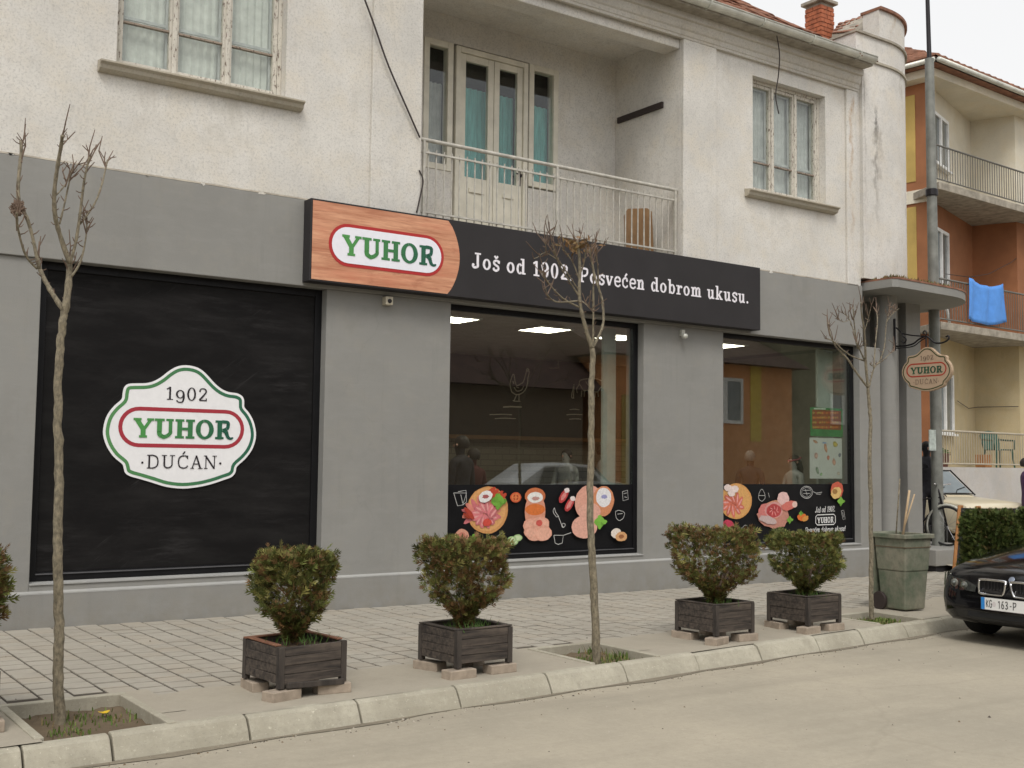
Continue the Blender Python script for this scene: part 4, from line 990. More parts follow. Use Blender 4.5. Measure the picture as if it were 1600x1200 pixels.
def circ(cx, cz, r, n=20, rz=None): return [(cx+r*math.cos(6.283*k/n), cz+(rz or r)*math.sin(6.283*k/n)) for k in range(n+1)]
FY = REC+.002
class Film:
    """print laid out in photograph pixels on the film plane"""
    def __init__(s): s.mb = MB(); s.k = 0
    def P(s, px, py): q = onY(px, py, FY); return (q[0], q[2])
    def lay(s): s.k += 1; return FY-.0006-.00045*s.k
    def blob(s, px, py, wx, wy, col, rot=0, wob=0.05, n=20, seed=None, **kw):
        a = s.P(px, py); sx = (s.P(px+10, py)[0]-a[0])/10; sz = (a[1]-s.P(px, py+10)[1])/10
        blob(s.mb, a[0], a[1], wx*sx, wy*sz, col, s.lay(), rot, wob, n, seed if seed is not None else s.k, **kw)
    def line(s, pts, w=.006, smooth_=False, col=(0.55,0.55,0.53)): chalk(s.mb, [s.P(*p) for p in pts], s.lay(), w, col, smooth_)
def meat(F, px, py, r, n=9, base=(0.55,0.13,0.13)):
    for k in range(n):
        a = 6.283*k/n+.3; q = random.uniform(.8,1.2)
        F.blob(px+.55*r*math.cos(a), py+.5*r*math.sin(a), r*.42, r*.24, (base[0]*q,base[1]*q,base[2]*q), -a*.9, .1, 12, k)
        F.blob(px+.60*r*math.cos(a), py+.54*r*math.sin(a), r*.28, r*.08, (0.68,0.32,0.30), -a*.9, .15, 10, k+40)
def leaf(F, px, py, r):
    for k in range(7):
        a = 6.283*k/7; q = random.uniform(.7,1.3); F.blob(px+.5*r*math.cos(a), py+.45*r*math.sin(a), r*.55, r*.38, (0.16*q,0.36*q,0.05*q), a, .22, 12, k)
def tomato(F, px, py, r):
    F.blob(px,py,r,r*.95,(0.55,0.10,0.04),0,.03); F.blob(px,py,r*.75,r*.7,(0.62,0.2,0.07),0,.05)
    for k in range(4): a = R(45+90*k); F.blob(px+.4*r*math.cos(a),py+.4*r*math.sin(a),r*.22,r*.16,(0.35,0.05,0.02),a,.1)
def build_film(W, px_top_left, items, name):
    zt = (onY(850,760,REC)[2]+onY(1230,750,REC)[2])/2 if name is None else name
    wf = shop_frame(W, 'shop_window_frame', .065)
    g = MB(); g.box(W[0]+.068, W[1]-.068, REC+.02, REC+.032, ZS+.08, Z_BAND0-.067); g.build('pane', M['glass'], wf)
    f = MB(); f.box(W[0]+.066, W[1]-.066, REC+.006, REC+.0195, ZS+.079, zt); f.build('printed_film', simple('film_black', (.008,.008,.009), .5, 0, .2, 6, 0, False, None, .15), wf)
    b = MB(); b.box(W[0]+.06, W[1]-.06, REC-.02, REC-.011, ZS+.062, ZS+.072); b.build('glazing_bead', simple('bead_grey', (.09,.09,.095), .35), wf)
    F = Film(); items(F); F.mb.build('film_print', M['print'], wf)
    return wf
def items2(F):
    # board of sliced meat
    F.blob(762,797,32,37,(0.55,0.27,0.10),0,.01,28); F.blob(761,796,29,34,(0.62,0.33,0.13),0,.01,28)
    for k in range(11):
        a = R(150+k*22); F.blob(752+18*math.cos(a), 803+13*math.sin(a), 13, 4.5, (0.55+.08*(k%2),0.16+.06*(k%2),0.17), -a, .1, 12, k)
    meat(F, 757, 804, 22, 12, (0.56,0.17,0.18)); F.blob(760,816,7,6,(0.55,0.07,0.05),0,.15)
    for k in range(4): F.blob(765+6*k, 768+3*k, 9, 4, (0.45,0.06,0.03), .6, .1, 10, k)
    F.blob(732,802,11,4,(0.38,0.05,0.03),-.8,.1); F.blob(728,806,6,3,(0.3,0.04,0.02),-.6,.2)
    leaf(F, 777, 783, 12); F.blob(757,776,11,9,(0.72,0.70,0.68),.3,.05); F.blob(757,776,5,3,(0.35,0.1,0.1),0,.2)
    tomato(F, 804, 777, 8.5)
    # vacuum pack and slices
    F.blob(834,775,16,13,(0.50,0.15,0.06),0,.02,24); F.blob(834,800,16,30,(0.60,0.27,0.18),0,.02,28); F.blob(834,796,15.5,9,(0.60,0.16,0.04),0,.02)
    F.blob(834,777,12,8.5,(0.72,0.70,0.66),0,.02); F.blob(835,779,6,3,(0.45,0.25,0.22),0,.2)
    for (dx, dy, r) in ((-8,15,13),(6,13,14),(-3,27,14),(10,27,14),(-10,25,10)): F.blob(836+dx, 806+dy, r, r*.86, (0.66,0.33,0.24), 0, .04); F.blob(836+dx+1, 806+dy+1, r*.84, r*.7, (0.70,0.38,0.28), 0, .06)
    F.blob(840,817,5,5,(0.55,0.10,0.08),0,.1)
    # small sausages, cucumber, board, utensils
    for (x_, y_, r_) in ((878,775,.9),(887,788,.9)):
        F.blob(x_,y_,10,6.5,(0.42,0.05,0.05),r_,.05); F.blob(x_,y_,6,3.5,(0.60,0.22,0.2),r_,.15); F.blob(x_+5,y_-9,4,4,(0.70,0.62,0.6),0,.15)
    for (x_, y_) in ((800,846),(806,840),(797,843)): F.blob(x_,y_,7,5.5,(0.33,0.48,0.22),0,.04); F.blob(x_,y_,5,3.8,(0.52,0.62,0.38),0,.05)
    F.blob(917,785,22,27,(0.64,0.33,0.25),.4,.01,26); F.blob(939,783,17,24,(0.58,0.24,0.12),-.4,.02,26); F.blob(940,777,12,15,(0.72,0.70,0.70),-.2,.03); F.blob(941,776,5,3,(0.3,0.3,0.5),0,.2)
    F.blob(910,823,20,18,(0.66,0.36,0.28),0,.015,26); F.blob(918,800,17,15,(0.66,0.36,0.28),0,.015,26); leaf(F, 934, 815, 10)
    F.blob(959,833,8,8,(0.72,0.64,0.56),0,.05); F.blob(967,838,9,7.5,(0.62,0.34,0.16),0,.05); F.blob(967,838,4,3.5,(0.30,0.12,0.05),0,.1)
    F.blob(718,838,11,12,(0.58,0.28,0.2),0,.03); F.blob(718,838,6,7,(0.48,0.18,0.13),0,.1); leaf(F, 737, 841, 7)
    F.line([(705,770),(711,790),(719,789),(725,770),(705,770)]); F.line([(712,768),(724,766),(725,784),(719,789)]); F.line([(716,772),(719,786)])
    F.line([(768,842),(780,832),(784,847)]); F.line([(862,793),(864,800),(868,806),(872,817),(876,824)], .007); F.line([(862,793),(860,799),(865,807),(869,806)], .006, True)
    F.line([(876,824),(879,820),(876,817),(873,821),(876,824)], .006, True)
    F.line([(861,836),(863,848),(868,850),(874,848),(876,836),(861,836)], .007); F.line([(876,836),(888,832)], .007)
    F.line([(968,768),(976,766),(977,780),(969,782),(968,768)], .006); F.line([(970,771),(975,770)]); F.line([(971,776),(975,777)])
    F.line([(957,799),(962,797),(971,801),(969,809),(963,813),(958,808),(957,799)], .006, True); F.line([(960,803),(968,802)])
def items3(F):
    F.blob(1150,783,25,28,(0.60,0.30,0.10),0,.01,28); F.blob(1149,783,23,26,(0.62,0.34,0.12),0,.01,28); meat(F, 1145, 788, 19, 10, (0.55,0.15,0.10))
    for (x_, y_) in ((1136,762),(1147,764),(1142,770)): F.blob(x_,y_,6,5.5,(0.72,0.60,0.56),0,.12)
    F.blob(1136,822,10,10,(0.48,0.05,0.09),0,.05); F.blob(1139,828,6,4,(0.62,0.45,0.2),0,.1)
    F.blob(1208,808,26,17,(0.48,0.22,0.17),0,.1); F.blob(1207,797,19,15,(0.52,0.25,0.15),.2,.08); F.blob(1223,779,9,11,(0.68,0.45,0.42),0,.08); F.blob(1195,800,11,14,(0.55,0.18,0.16),0,.06); F.blob(1208,797,14,13,(0.58,0.28,0.26),0,.03); F.blob(1208,798,11.5,10.5,(0.42,0.06,0.06),0,.05); meat(F,1208,798,9,7,(0.46,0.07,0.07)); F.blob(1231,790,12,7,(0.58,0.16,0.13),.2,.08); F.blob(1240,788,4,5,(0.70,0.48,0.42),0,.1)
    F.blob(1198,812,14,6,(0.50,0.38,0.36),-.2,.12); leaf(F, 1232, 812, 5)
    F.blob(1251,808,7,6,(0.62,0.15,0.03),0,.1); F.blob(1256,810,5,4,(0.58,0.26,0.06),.3,.1); leaf(F,1249,802,3.5)
    F.blob(1305,766,10,13,(0.50,0.10,0.06),.2,.06); F.blob(1304,770,8,9,(0.62,0.42,0.16),.2,.08); F.blob(1302,768,4,4,(0.3,0.16,0.05),0,.1); leaf(F, 1311, 783, 6)
    F.line(circ(1257,769,9.5), .007); F.line(circ(1257,769,7.5), .005); F.line([(1252,766),(1262,766)]); F.line([(1252,771),(1262,771)]); F.line([(1255,764),(1258,774)]); F.line([(1267,768),(1272,770),(1281,769),(1279,772),(1272,772)], .006)
    F.line(circ(1187,774,6,16,None) if False else [(1183,770),(1182,778),(1187,783),(1192,778),(1191,770),(1187,764),(1183,770)], .006, True); F.line([(1182,774),(1192,774)]); F.line([(1197,770),(1199,777)])
    F.line([(1156,824),(1154,830),(1160,831),(1166,828),(1162,820),(1157,824)], .006, True); F.line([(1166,827),(1174,826)], .006)
    F.line([(1311,798),(1314,812),(1317,811),(1315,797),(1311,798)], .006); F.line([(1313,800),(1315,808)])
    def tx(txt, p0, p1, cap_px, **kw):
        a, b = F.P(*p0), F.P(*p1); cap = (a[1]-F.P(p0[0], p0[1]+cap_px)[1])
        Text().write(txt, **kw).place(F.mb, (a[0],F.lay(),a[1]), (b[0]-a[0],0,b[1]-a[1]), (0,0,cap), NY, (0.75,0.75,0.74))
    tx('Još od 1902.', (1270,801), (1301,799), 9, T=.16, N_=.1, S=.03, track=.0, shear=.25)
    tx('Posvećen dobrom ukusu!', (1254,832), (1317,829), 8, T=.16, N_=.1, S=.03, track=.0, shear=.25)
    tx('YUHOR', (1273.5,817.5), (1299,816), 9, T=.235, N_=.14, S=.12, track=.03)
    F.line([(1273,804.5),(1299,803.5),(1301.5,806),(1301.5,816),(1299,819),(1273.5,820),(1271,817),(1271,807),(1273,804.5)], .012, False, (0.75,0.75,0.74))
ZFILM = 1.30
wf2 = build_film(W2, None, items2, ZFILM); wf3 = build_film(W3, None, items3, ZFILM)
# white post of the window corner behind the second pane
# posters inside the third window
po = thing('green_poster', 'green and orange offer poster behind the glass above the white leaflet', 'poster', (13.2, REC+.05, 1.9))
PYY = REC+.05
def pr(px, py): q = onY(px, py, PYY); return (q[0], q[2])
a, b = pr(1266,636), pr(1317,683); mb = MB(); mb.box(a[0], b[0], PYY, PYY+.002, b[1], a[1]); mb.build('sheet', simple('poster_green', (.03,.22,.06), .5, 0, .3, 9), po)
mb = MB()
for k in range(4):
    for j in range(12):
        q = pr(1271+j*3.4, 645+k*7.5); blob(mb, q[0], q[1], .024, .017, random.choice([(.55,.16,.03),(.62,.25,.05),(.48,.08,.03),(.5,.3,.06)]), PYY-.002-.0004*((j+k)%3), 0, .25, 8, k*20+j)
q0 = [pr(1269,640), pr(1314,642), pr(1314,672), pr(1269,670)]; flat(mb, q0, PYY-.0012, (.28,.07,.02))
q0 = [pr(1272,637.5), pr(1290,638), pr(1290,640), pr(1272,639.5)]; flat(mb, q0, PYY-.0016, (.6,.65,.55)); mb.build('poster_print', M['print'], po)
po = thing('white_leaflet', 'white price leaflet with food pictures taped inside the last shop window', 'leaflet', (13.2, REC+.05, 1.4))
a, b = pr(1265,683.5), pr(1316,748); mb = MB(); mb.box(a[0], b[0], PYY, PYY+.002, b[1]+.001, a[1]); mb.build('sheet', simple('leaflet_white', (.62,.62,.58), .5, 0, .06, 9), po)
mb = MB()
for (x_, y_, wx, wz, c) in [(1274,690,.06,.02,(.4,.2,.12)),(1305,694,.06,.04,(.45,.35,.08)),(1290,700,.035,.07,(.5,.25,.15)),(1288,692,.05,.012,(.2,.3,.5)),(1275,712,.04,.045,(.5,.3,.25)),(1303,722,.035,.055,(.55,.3,.22)),(1277,735,.03,.06,(.2,.25,.18)),(1312,711,.03,.03,(.15,.16,.2)),(1283,741,.03,.022,(.25,.4,.2)),(1310,740,.03,.025,(.5,.42,.35)),(1294,715,.03,.035,(.5,.18,.12))]:
    q = pr(x_, y_); blob(mb, q[0], q[1], wx, wz, c, PYY-.0015, .3*math.sin(x_), .15, 12); blob(mb, q[0]+.005, q[1]-.004, wx*.6, wz*.5, tuple(min(1,k*1.5) for k in c), PYY-.0022, .3*math.sin(x_), .2, 10)
mb.build('leaflet_print', M['print'], po)

# ================================================================== SHOP INTERIOR
IX0, IX1, IY1, IF_, IC_ = 6.0, 15.8, 5.6, .12, 3.42
def tilewall():
    m, nt, bs = newmat('interior_tiles'); v = posvec(nt)
    b = N(nt, 'ShaderNodeTexBrick'); mp = N(nt, 'ShaderNodeMapping'); mp.inputs['Rotation'].default_value = (R(90),0,0); nt.links.new(v, mp.inputs['Vector']); nt.links.new(mp.outputs[0], b.inputs['Vector'])
    b.inputs['Color1'].default_value = (.34,.31,.24,1); b.inputs['Color2'].default_value = (.30,.27,.21,1); b.inputs['Mortar'].default_value = (.2,.18,.14,1)
    b.inputs['Scale'].default_value = 1.0; b.inputs['Brick Width'].default_value = .3; b.inputs['Row Height'].default_value = .1; b.inputs['Mortar Size'].default_value = .006
    nt.links.new(b.outputs[0], bs.inputs['Base Color']); bs.inputs['Roughness'].default_value = .35; return m
M['itile'] = tilewall(); M['iwall'] = simple('interior_paint', (.40,.37,.31), .8); M['ifloor'] = simple('interior_floor', (.22,.19,.16), .4); M['iceil'] = simple('interior_ceiling', (.5,.47,.42), .9)
M['iboard'] = simple('menu_board', (.016,.015,.015), .6, 0, .3, 2); M['ishelf'] = woodmat('shelf_wood', (.22,.11,.045), (.32,.18,.08), (4,30,30), 1, .5, False, 0)
MB().box(IX0-.15, IX0, .36, IY1+.1, 0, IC_+.1).build('interior_wall', M['iwall'], SB); MB().box(IX1-.15, IX1-.01, .96, IY1, -.1, IC_+.1).build('interior_wall', M['iwall'], SB)
MB().box(IX0, IX1, IY1, IY1+.1, 0, IC_+.1).build('interior_wall', M['itile'], SB)
MB().box(IX0, 14.44, .345, IY1, IF_-.1, IF_).build('interior_floor', M['ifloor'], SB); MB().box(IX0, 14.44, .345, IY1, IC_, IC_+.05).build('interior_ceiling', M['iceil'], SB)
# back wall menu board with chalk animals
mbd = thing('menu_board', 'black menu board with chalk chicken and cow drawings on the back wall', 'menu board', (10.5, IY1-.05, 2.1))
MB().box(7.0, 15.5, IY1-.05, IY1-.001, 2.02, 3.40).build('panel', M['iboard'], mbd)
mb = MB(); CY = IY1-.052
def ch2(pts, w=.016, s_=True): chalk(mb, [ (onY(p[0],p[1],CY)[0], onY(p[0],p[1],CY)[2]) for p in pts], CY-.001, w*1.15, (.95,.86,.70), s_)
hen = [(799,612),(797,600),(800,588),(803,585),(804,592),(807,602),(813,600),(818,596),(821,586),(823,580),(827,581),(825,590),(824,600),(820,610),(812,616),(805,616),(799,612)]
ch2(hen); ch2([(803,605),(808,611),(815,609),(818,603)]); ch2([(801,595),(803,600)]); ch2([(807,616),(805,622),(803,626)], .014); ch2([(811,616),(811,626)], .014); ch2([(822,579),(824,576),(827,578)]); ch2([(801,626),(806,627),(813,627)], .012); ch2([(806,604),(811,606)], .012)
cow = [(905,600),(907,594),(918,592),(932,592),(941,595),(945,592),(947,597),(944,604),(938,606),(934,612),(928,612),(920,610),(912,610),(908,604),(905,600)]
ch2(cow); ch2([(909,610),(908,620)]); ch2([(913,610),(913,620)]); ch2([(930,612),(930,621)]); ch2([(934,611),(935,620)]); ch2([(905,600),(901,608),(902,614)]); ch2([(915,596),(920,602),(926,598)], .012); ch2([(896,604),(893,620),(897,622)]); ch2([(897,600),(896,622)])
for k, (xa, xb, y_) in enumerate([(786,815,636),(765,800,648),(773,806,654),(890,905,640),(885,910,648),(889,908,655)]): ch2([(xa,y_),((xa+xb)/2,y_-.6),(xb,y_)], .012 if k else .02)
ch2([(872,575),(872,532)], .01, False); ch2([(858,575),(872,575)], .01, False)
mb.build('chalk_drawing', M['print'], mbd)
MB().box(7.0, 15.6, IY1-.3, IY1-.001, 1.95, 2.015).build('shelf_board', M['ishelf'], SB)
MB().box(14.2, 14.42, IY1-1.6, IY1-.4, IF_, 3.40).build('timber_post', M['ishelf'], SB)
MB().box(6.001, 7.2, IY1-.06, IY1-.002, IF_, 3.40).build('timber_panel', M['ishelf'], SB)
MB().box(W2[1]-.33, W2[1]-.12, .40, .44, IF_, 3.3).build('window_column', simple('pale_column', (.42,.46,.42), .6), SB)
MB().box(W3[1]-.46, W3[1]-.12, .40, .44, IF_, 3.3).build('window_column', simple('pale_column', (.42,.46,.42), .6), SB)
# ceiling lights
lm = emit('led_panel', (1.0, .90, .74), 13.0); lfr = M['white']
def led(x, y, s_, lab):
    t = thing('ceiling_light', lab, 'ceiling light', (x, y, IC_-.02), 0, 'square ceiling lights of the shop')
    f = MB(); frame(f, x-s_, x+s_, y-s_, y+s_, 0, .02, .03); f.v = [(v[0], v[2], IC_-.021+v[1]) for v in f.v]; f.build('rim', lfr, t)
    MB().box(x-s_+.031, x+s_-.031, y-s_+.031, y+s_-.031, IC_-.015, IC_-.006).build('diffuser', lm, t)
for (px, py, llab) in ((705,500,'lit square ceiling light above the customer in the dark jacket'),(851,516,'lit square ceiling light above the chalk chicken, its whole panel in view'),(968,528,'lit square ceiling light next to the pale window column'),(1126,541,'lit square ceiling light at the pier edge of the last shop window')):
    P = onZ(px, py, IC_-.02); P = P if P[1] < 5 else P
    if .6 < P[1] < 5.2: led(P[0], P[1], .30, llab)
# jars along the wall shelf
for k in range(16):
    t = thing('jar', 'small dark jar standing in the row on the shop worktop', 'jar', (0,0,0), 0, 'row of jars on the shop worktop')
    o = MB(); o.lathe([(.035,0),(.04,.02),(.04,.11),(.03,.125)], (0,0,0), 10); o.build('glass_body', simple('jar_red',(.10,.03,.02),.3) if k % 3 else simple('jar_brown',(.16,.09,.04),.3), None, smooth=True).parent = t
    o = MB(); o.lathe([(.032,.126),(.032,.15),(.001,.151)], (0,0,0), 10); o.build('lid', M['cream'] if k % 2 else M['signblack'], None).parent = t
    t.location = (7.7+k*.092, 3.55+.02*math.sin(k*2.1), 1.022)
# counter with curved glass display
ct = thing('display_counter', 'butcher counter with dark front and curved glass display inside the shop', 'counter', (9.5, 3.2, IF_))
MB().box(7.6, 13.2, 3.0, 3.9, IF_, .98).build('base', simple('counter_front', (.05,.05,.055), .4), ct, bevel=.02)
MB().box(7.55, 13.25, 2.95, 3.95, .985, 1.02).build('worktop', simple('steel_top', (.5,.5,.5), .3, .6), ct)
gv = [(3.0,1.03),(2.99,1.2),(3.06,1.34),(3.25,1.42),(3.6,1.44)]; mb = MB()
for (p, q) in zip(gv[:-1], gv[1:]): mb.add([(9.2,p[0],p[1]),(12.4,p[0],p[1]),(12.4,q[0],q[1]),(9.2,q[0],q[1])], [(0,1,2,3)])
mb.build('curved_glass', M['winglass'], ct, smooth=True)
for k in range(16):
    c = random.choice([(.4,.08,.06),(.5,.2,.14),(.35,.1,.05),(.55,.3,.2)]); xx = 9.35+k*.19
    mb = MB(); mb.lathe([(.02,0),(.075,.02),(.08,.05),(.05,.09),(.01,.1)], (xx, 3.4, 1.021), 10, c); mb.build('cut_of_meat', M['print'], ct, smooth=True)
# ================================================================== HANGING SIGN
HX = 14.72
hp = lambda px, py: onX(px, py, HX)
hs_ = thing('hanging_sign', 'scalloped wooden YUHOR sign hanging from a black scroll bracket under the canopy', 'sign', tuple(hp(1447,607)))
M['iron'] = simple('wrought_iron', (.02,.018,.02), .45, .5)
M['signtan'] = woodmat('sign_timber', (.36,.26,.17), (.46,.34,.23), (6,6,25), 1, .6, False, 0)
wy = -.16
mb = MB(); mb.box(HX-.012, HX+.012, hp(1398,500)[1]-.01, hp(1398,500)[1]+.02, hp(1398,548)[2], hp(1398,498)[2]); mb.build('wall_bar', M['iron'], hs_)
mb = MB(); mb.tube(spline([hp(1400,541),(hp(1415,540)),hp(1427,537),hp(1436,530),hp(1446,525.5),hp(1453,529),hp(1462,536),hp(1474,535),hp(1482,530),hp(1482,525),hp(1478,526)],5), .014, 6); mb.build('scroll_arm', M['iron'], hs_, smooth=True)
mb = MB(); mb.tube(spline([hp(1400,544),(hp(1417,543)),hp(1429,540),hp(1438,533),hp(1446,528)],5), .009, 6); mb.build('scroll_arm', M['iron'], hs_, smooth=True)
mb = MB(); mb.tube(spline([hp(1400,512),hp(1408,519),hp(1412,526),hp(1416,530),hp(1413,536),hp(1409,533)],5), .011, 6); mb.tube(spline([hp(1410,521),hp(1425,524),hp(1446,525.5)],4), .010, 6); mb.build('scroll_brace', M['iron'], hs_, smooth=True)
mb = MB(); mb.tube(spline([hp(1446,526),hp(1448,520),hp(1445,517),hp(1442,520),hp(1445,522)],5), .010, 6); mb.build('finial', M['iron'], hs_, smooth=True)
mb = MB(); mb.tube([hp(1447,526),hp(1447,542)], .010, 6); mb.build('hanger', M['iron'], hs_)
hc = hp(1449,577); hu = (hp(1411,577)[1]-hp(1487,573)[1])/2; hv = (hp(1447,539.5)[2]-hp(1447,607)[2])/1.62
mb = MB(); n = len(OUTS); vs = [(HX+.03, hc[1]-hu*p[0]*1.02, hc[2]+hv*p[1]*1.02) for p in OUTS]; vs += [(HX-.03, v[1], v[2]) for v in vs]
mb.add(vs, [tuple(range(n)), tuple(range(2*n-1,n-1,-1))]+[(i,(i+1)%n,(i+1)%n+n,i+n) for i in range(n)]); mb.build('plate', M['signtan'], hs_, fixn=True, bevel=.004)
mb = MB(); plaque_print(mb, lambda u, v, k: (HX-.032-.0016*k, hc[1]-hu*u, hc[2]+hv*v), (.44,.32,.22), (.06,.07,.03), (.06,.07,.03), (.36,.05,.03), (.14,.10,.07), .001, (.03,.10,.05), (.02,.07,.045))
mb.build('printed_face', M['letters'], hs_)

# ================================================================== SMALL THINGS ON THE FACADE
def cable(name, pts, r, lab):
    mb = MB(); mb.tube(pts, r, 6); return tag(mb.build(name, M['cable'], smooth=True), lab, 'cable')
cable('hanging_cable', spline([onY(568,-6,-.10),onY(585,40,-.10),onY(606,100,-.10),onY(634,165,-.09),onY(656,215,-.08)],5), .011, 'dark cable running slantwise down the white wall to the balcony rail')
cable('loose_cable', spline([onY(655,266,-.06),onY(661,282,-.06),onY(657,305,-.06),onY(651,332,-.06)],5), .009, 'short dark cable hanging in a curve below the balcony rail end')
cable('drooping_cable', spline([onY(1213,52,-.3),onY(1218,85,-.25),onY(1216,120,-.14),onY(1212,150,-.1),onY(1217,178,-.1)],5), .008, 'thin cable drooping from the gutter in front of the upper window beside the tower')
P = onY(606,471,-.05); t = thing('wall_sensor', 'small beige box sensor on the grey pier below the wood end of the sign', 'sensor', tuple(P))
MB().box(P[0]-.045, P[0]+.045, -.09, -.001, P[2]-.04, P[2]+.05).build('housing', simple('beige_plastic', (.52,.47,.36), .5), t, bevel=.008)
MB().lathe([(.024,0),(.022,-.012),(.005,-.018)], (P[0], -.09, P[2]), 12, None, 'y').build('lens', M['signblack'], t)
P = onY(1069,522,-.06); t = thing('wall_camera', 'small grey dome camera under the sign on the pier between the two glass shop windows', 'camera', tuple(P))
MB().box(P[0]-.03, P[0]+.03, -.05, -.001, P[2]-.02, P[2]+.06).build('bracket', M['zinc'], t, bevel=.006)
MB().lathe([(.03,0),(.036,.03),(.03,.06),(.01,.07)], (P[0]-.02, -.12, P[2]-.03), 14, None, 'y').build('housing', M['zinc'], t, smooth=True)

# ================================================================== YOUNG POLLARDED TREES
def tree(base_px, Yp, trunk, branches, label, seed, leafy=None, r0=.029, r1=.021):
    rr = random.Random(seed); B = onG(*base_px)
    t = thing('young_tree', label, 'tree', (B[0], B[1], B[2]-.05), 0, 'young pollarded street trees')
    T3 = [onY(px, py, Yp) for px, py in trunk]; T3[0][2] -= .08
    sp = spline(T3, 8); sp = [p+np.array([rr.gauss(0,.0025),rr.gauss(0,.0025),0]) for p in sp]; n = len(sp); rad = [(r0*1.15-(r0*1.15-r1)*(i/(n-1))**.8)*(1+rr.uniform(-.03,.03)+(.10 if rr.random() < .07 else 0)) for i in range(n)]
    rad[0] *= 1.25
    mb = MB(); mb.tube(sp, rad, 10)
    mb.build('trunk', M['bark'], t, smooth=True)
    tips = []; cm = MB(); tw = MB()
    for (pts, ra, rb) in branches:
        dy = rr.uniform(-.28,.28); Q = []
        for i, (px, py) in enumerate(pts):
            f_ = i/(len(pts)-1); Q.append(onY(px, py, Yp+dy*f_**1.3))
        S_ = spline(Q, 5); m = len(S_)
        cm.tube(S_, [max(.003, .86*(ra+(rb-ra)*(i/(m-1)))*rr.uniform(.88,1.15)) for i in range(m)], 7)
        # short spur twigs and buds along the limb
        for i in range(2, m):
            if rr.random() < .5:
                p = S_[i]; d = np.array([rr.gauss(0,1), rr.gauss(0,.6), abs(rr.gauss(.5,.7))]); d /= np.linalg.norm(d); L = rr.uniform(.02,.06)
                tw.tube([p, p+d*L*.6, p+d*L+np.array([0,0,L*.2])], [.004,.0032,.0022], 4)
        tips.append((S_[-1], S_[-1]-S_[-3]))
    for (p, d) in tips:
        d = d/(np.linalg.norm(d)+1e-9)
        for k in range(rr.randint(3,5)):
            e_ = d*.6+np.array([rr.gauss(0,.5), rr.gauss(0,.4), rr.uniform(.3,1.1)]); e_ /= np.linalg.norm(e_); L = rr.uniform(.06,.20); o_ = p-d*rr.uniform(0,.16)
            b_ = o_+e_*L*.55+np.array([rr.gauss(0,.012),0,.01]); c_ = o_+e_*L+np.array([rr.gauss(0,.015),0,L*.18])
            tw.tube([o_, b_, c_], [.0050,.0038,.0025], 5)
            if rr.random() < .55:
                g_ = b_+np.array([rr.gauss(0,.04), rr.gauss(0,.03), rr.uniform(.02,.07)]); tw.tube([b_, g_], [.004,.0025], 4)
    crown = cm.build('crown', M['bark'], t, smooth=True)
    tag(tw.build('twig', M['twig'], crown), kind='stuff')
    if leafy:
        lb = MB()
        for k in range(leafy[2]):
            p = onY(leafy[0]+rr.gauss(0,13), leafy[1]+rr.gauss(0,9), Yp+rr.gauss(0,.07)); a = rr.uniform(0,6.28); s_ = rr.uniform(.012,.03)
            d = np.array([math.cos(a)*s_, rr.gauss(0,.6)*s_, math.sin(a)*s_]); e_ = np.array([-math.sin(a)*s_*.4, rr.gauss(0,.3)*s_, math.cos(a)*s_*.4])
            lb.add([p-d, p+e_, p+d, p-e_], [(0,1,2,3)], rr.choice([(.16,.09,.04),(.19,.11,.05),(.13,.08,.035),(.15,.10,.04)]))
        tag(lb.build('dry_leaf', M['foliage'], crown), kind='stuff')
    return t
tree((95,1118), -3.71, [(95,1118),(91,1060),(92,960),(90,860),(92,740),(90,640),(93,560),(97,510),(102,480)],
  [([(102,484),(107,445),(109,408)],.027,.020), ([(109,412),(93,365),(86,335),(85,300),(90,260),(96,225),(97,212)],.017,.011), ([(109,412),(118,380),(125,335),(132,280),(140,245)],.012,.007),
   ([(125,350),(148,318),(160,285),(168,250)],.008,.006), ([(112,432),(126,408),(134,372),(136,340)],.008,.005), ([(100,486),(78,452),(63,422),(60,405)],.019,.013),
   ([(61,420),(52,375),(42,340),(32,322),(28,300),(30,268),(33,240),(33,220)],.012,.012), ([(58,420),(42,402),(33,378),(27,350),(26,332)],.008,.007), ([(93,350),(100,322),(108,285),(114,258)],.007,.005), ([(88,305),(103,287),(114,262)],.005,.004)],
  'young pollarded tree with a knobbly cut limb in front of the blackboard window', 5)
# burr on the first tree
tree((932,1032), -3.76, [(932,1032),(930,960),(926,880),(922,800),(924,700),(924,620),(926,565),(925,540)],
  [([(925,545),(913,505),(907,478),(905,452),(906,430),(905,400),(902,376)],.021,.011), ([(925,545),(938,520),(943,500),(941,470),(937,455),(929,430),(925,405),(921,392)],.014,.007), ([(926,545),(927,500),(927,455),(927,425),(921,390)],.011,.006),
   ([(905,480),(882,468),(866,453),(853,436),(846,424)],.009,.004), ([(904,470),(872,472),(858,464),(852,450)],.008,.004), ([(906,465),(890,440),(876,418),(868,400),(864,392)],.008,.004), ([(905,455),(886,426),(870,402),(862,378)],.007,.004),
   ([(906,440),(896,412),(884,394),(874,380)],.007,.004), ([(909,470),(918,478),(926,487)],.006,.005), ([(906,430),(913,408),(916,385)],.008,.005), ([(870,405),(852,395),(840,402),(834,404)],.005,.003), ([(852,395),(853,384),(851,376)],.004,.003), ([(940,470),(935,440),(934,415),(930,395)],.006,.004)],
  'young tree with a fan of thin upright shoots in front of the black sign slogan', 9, (905,384,120))
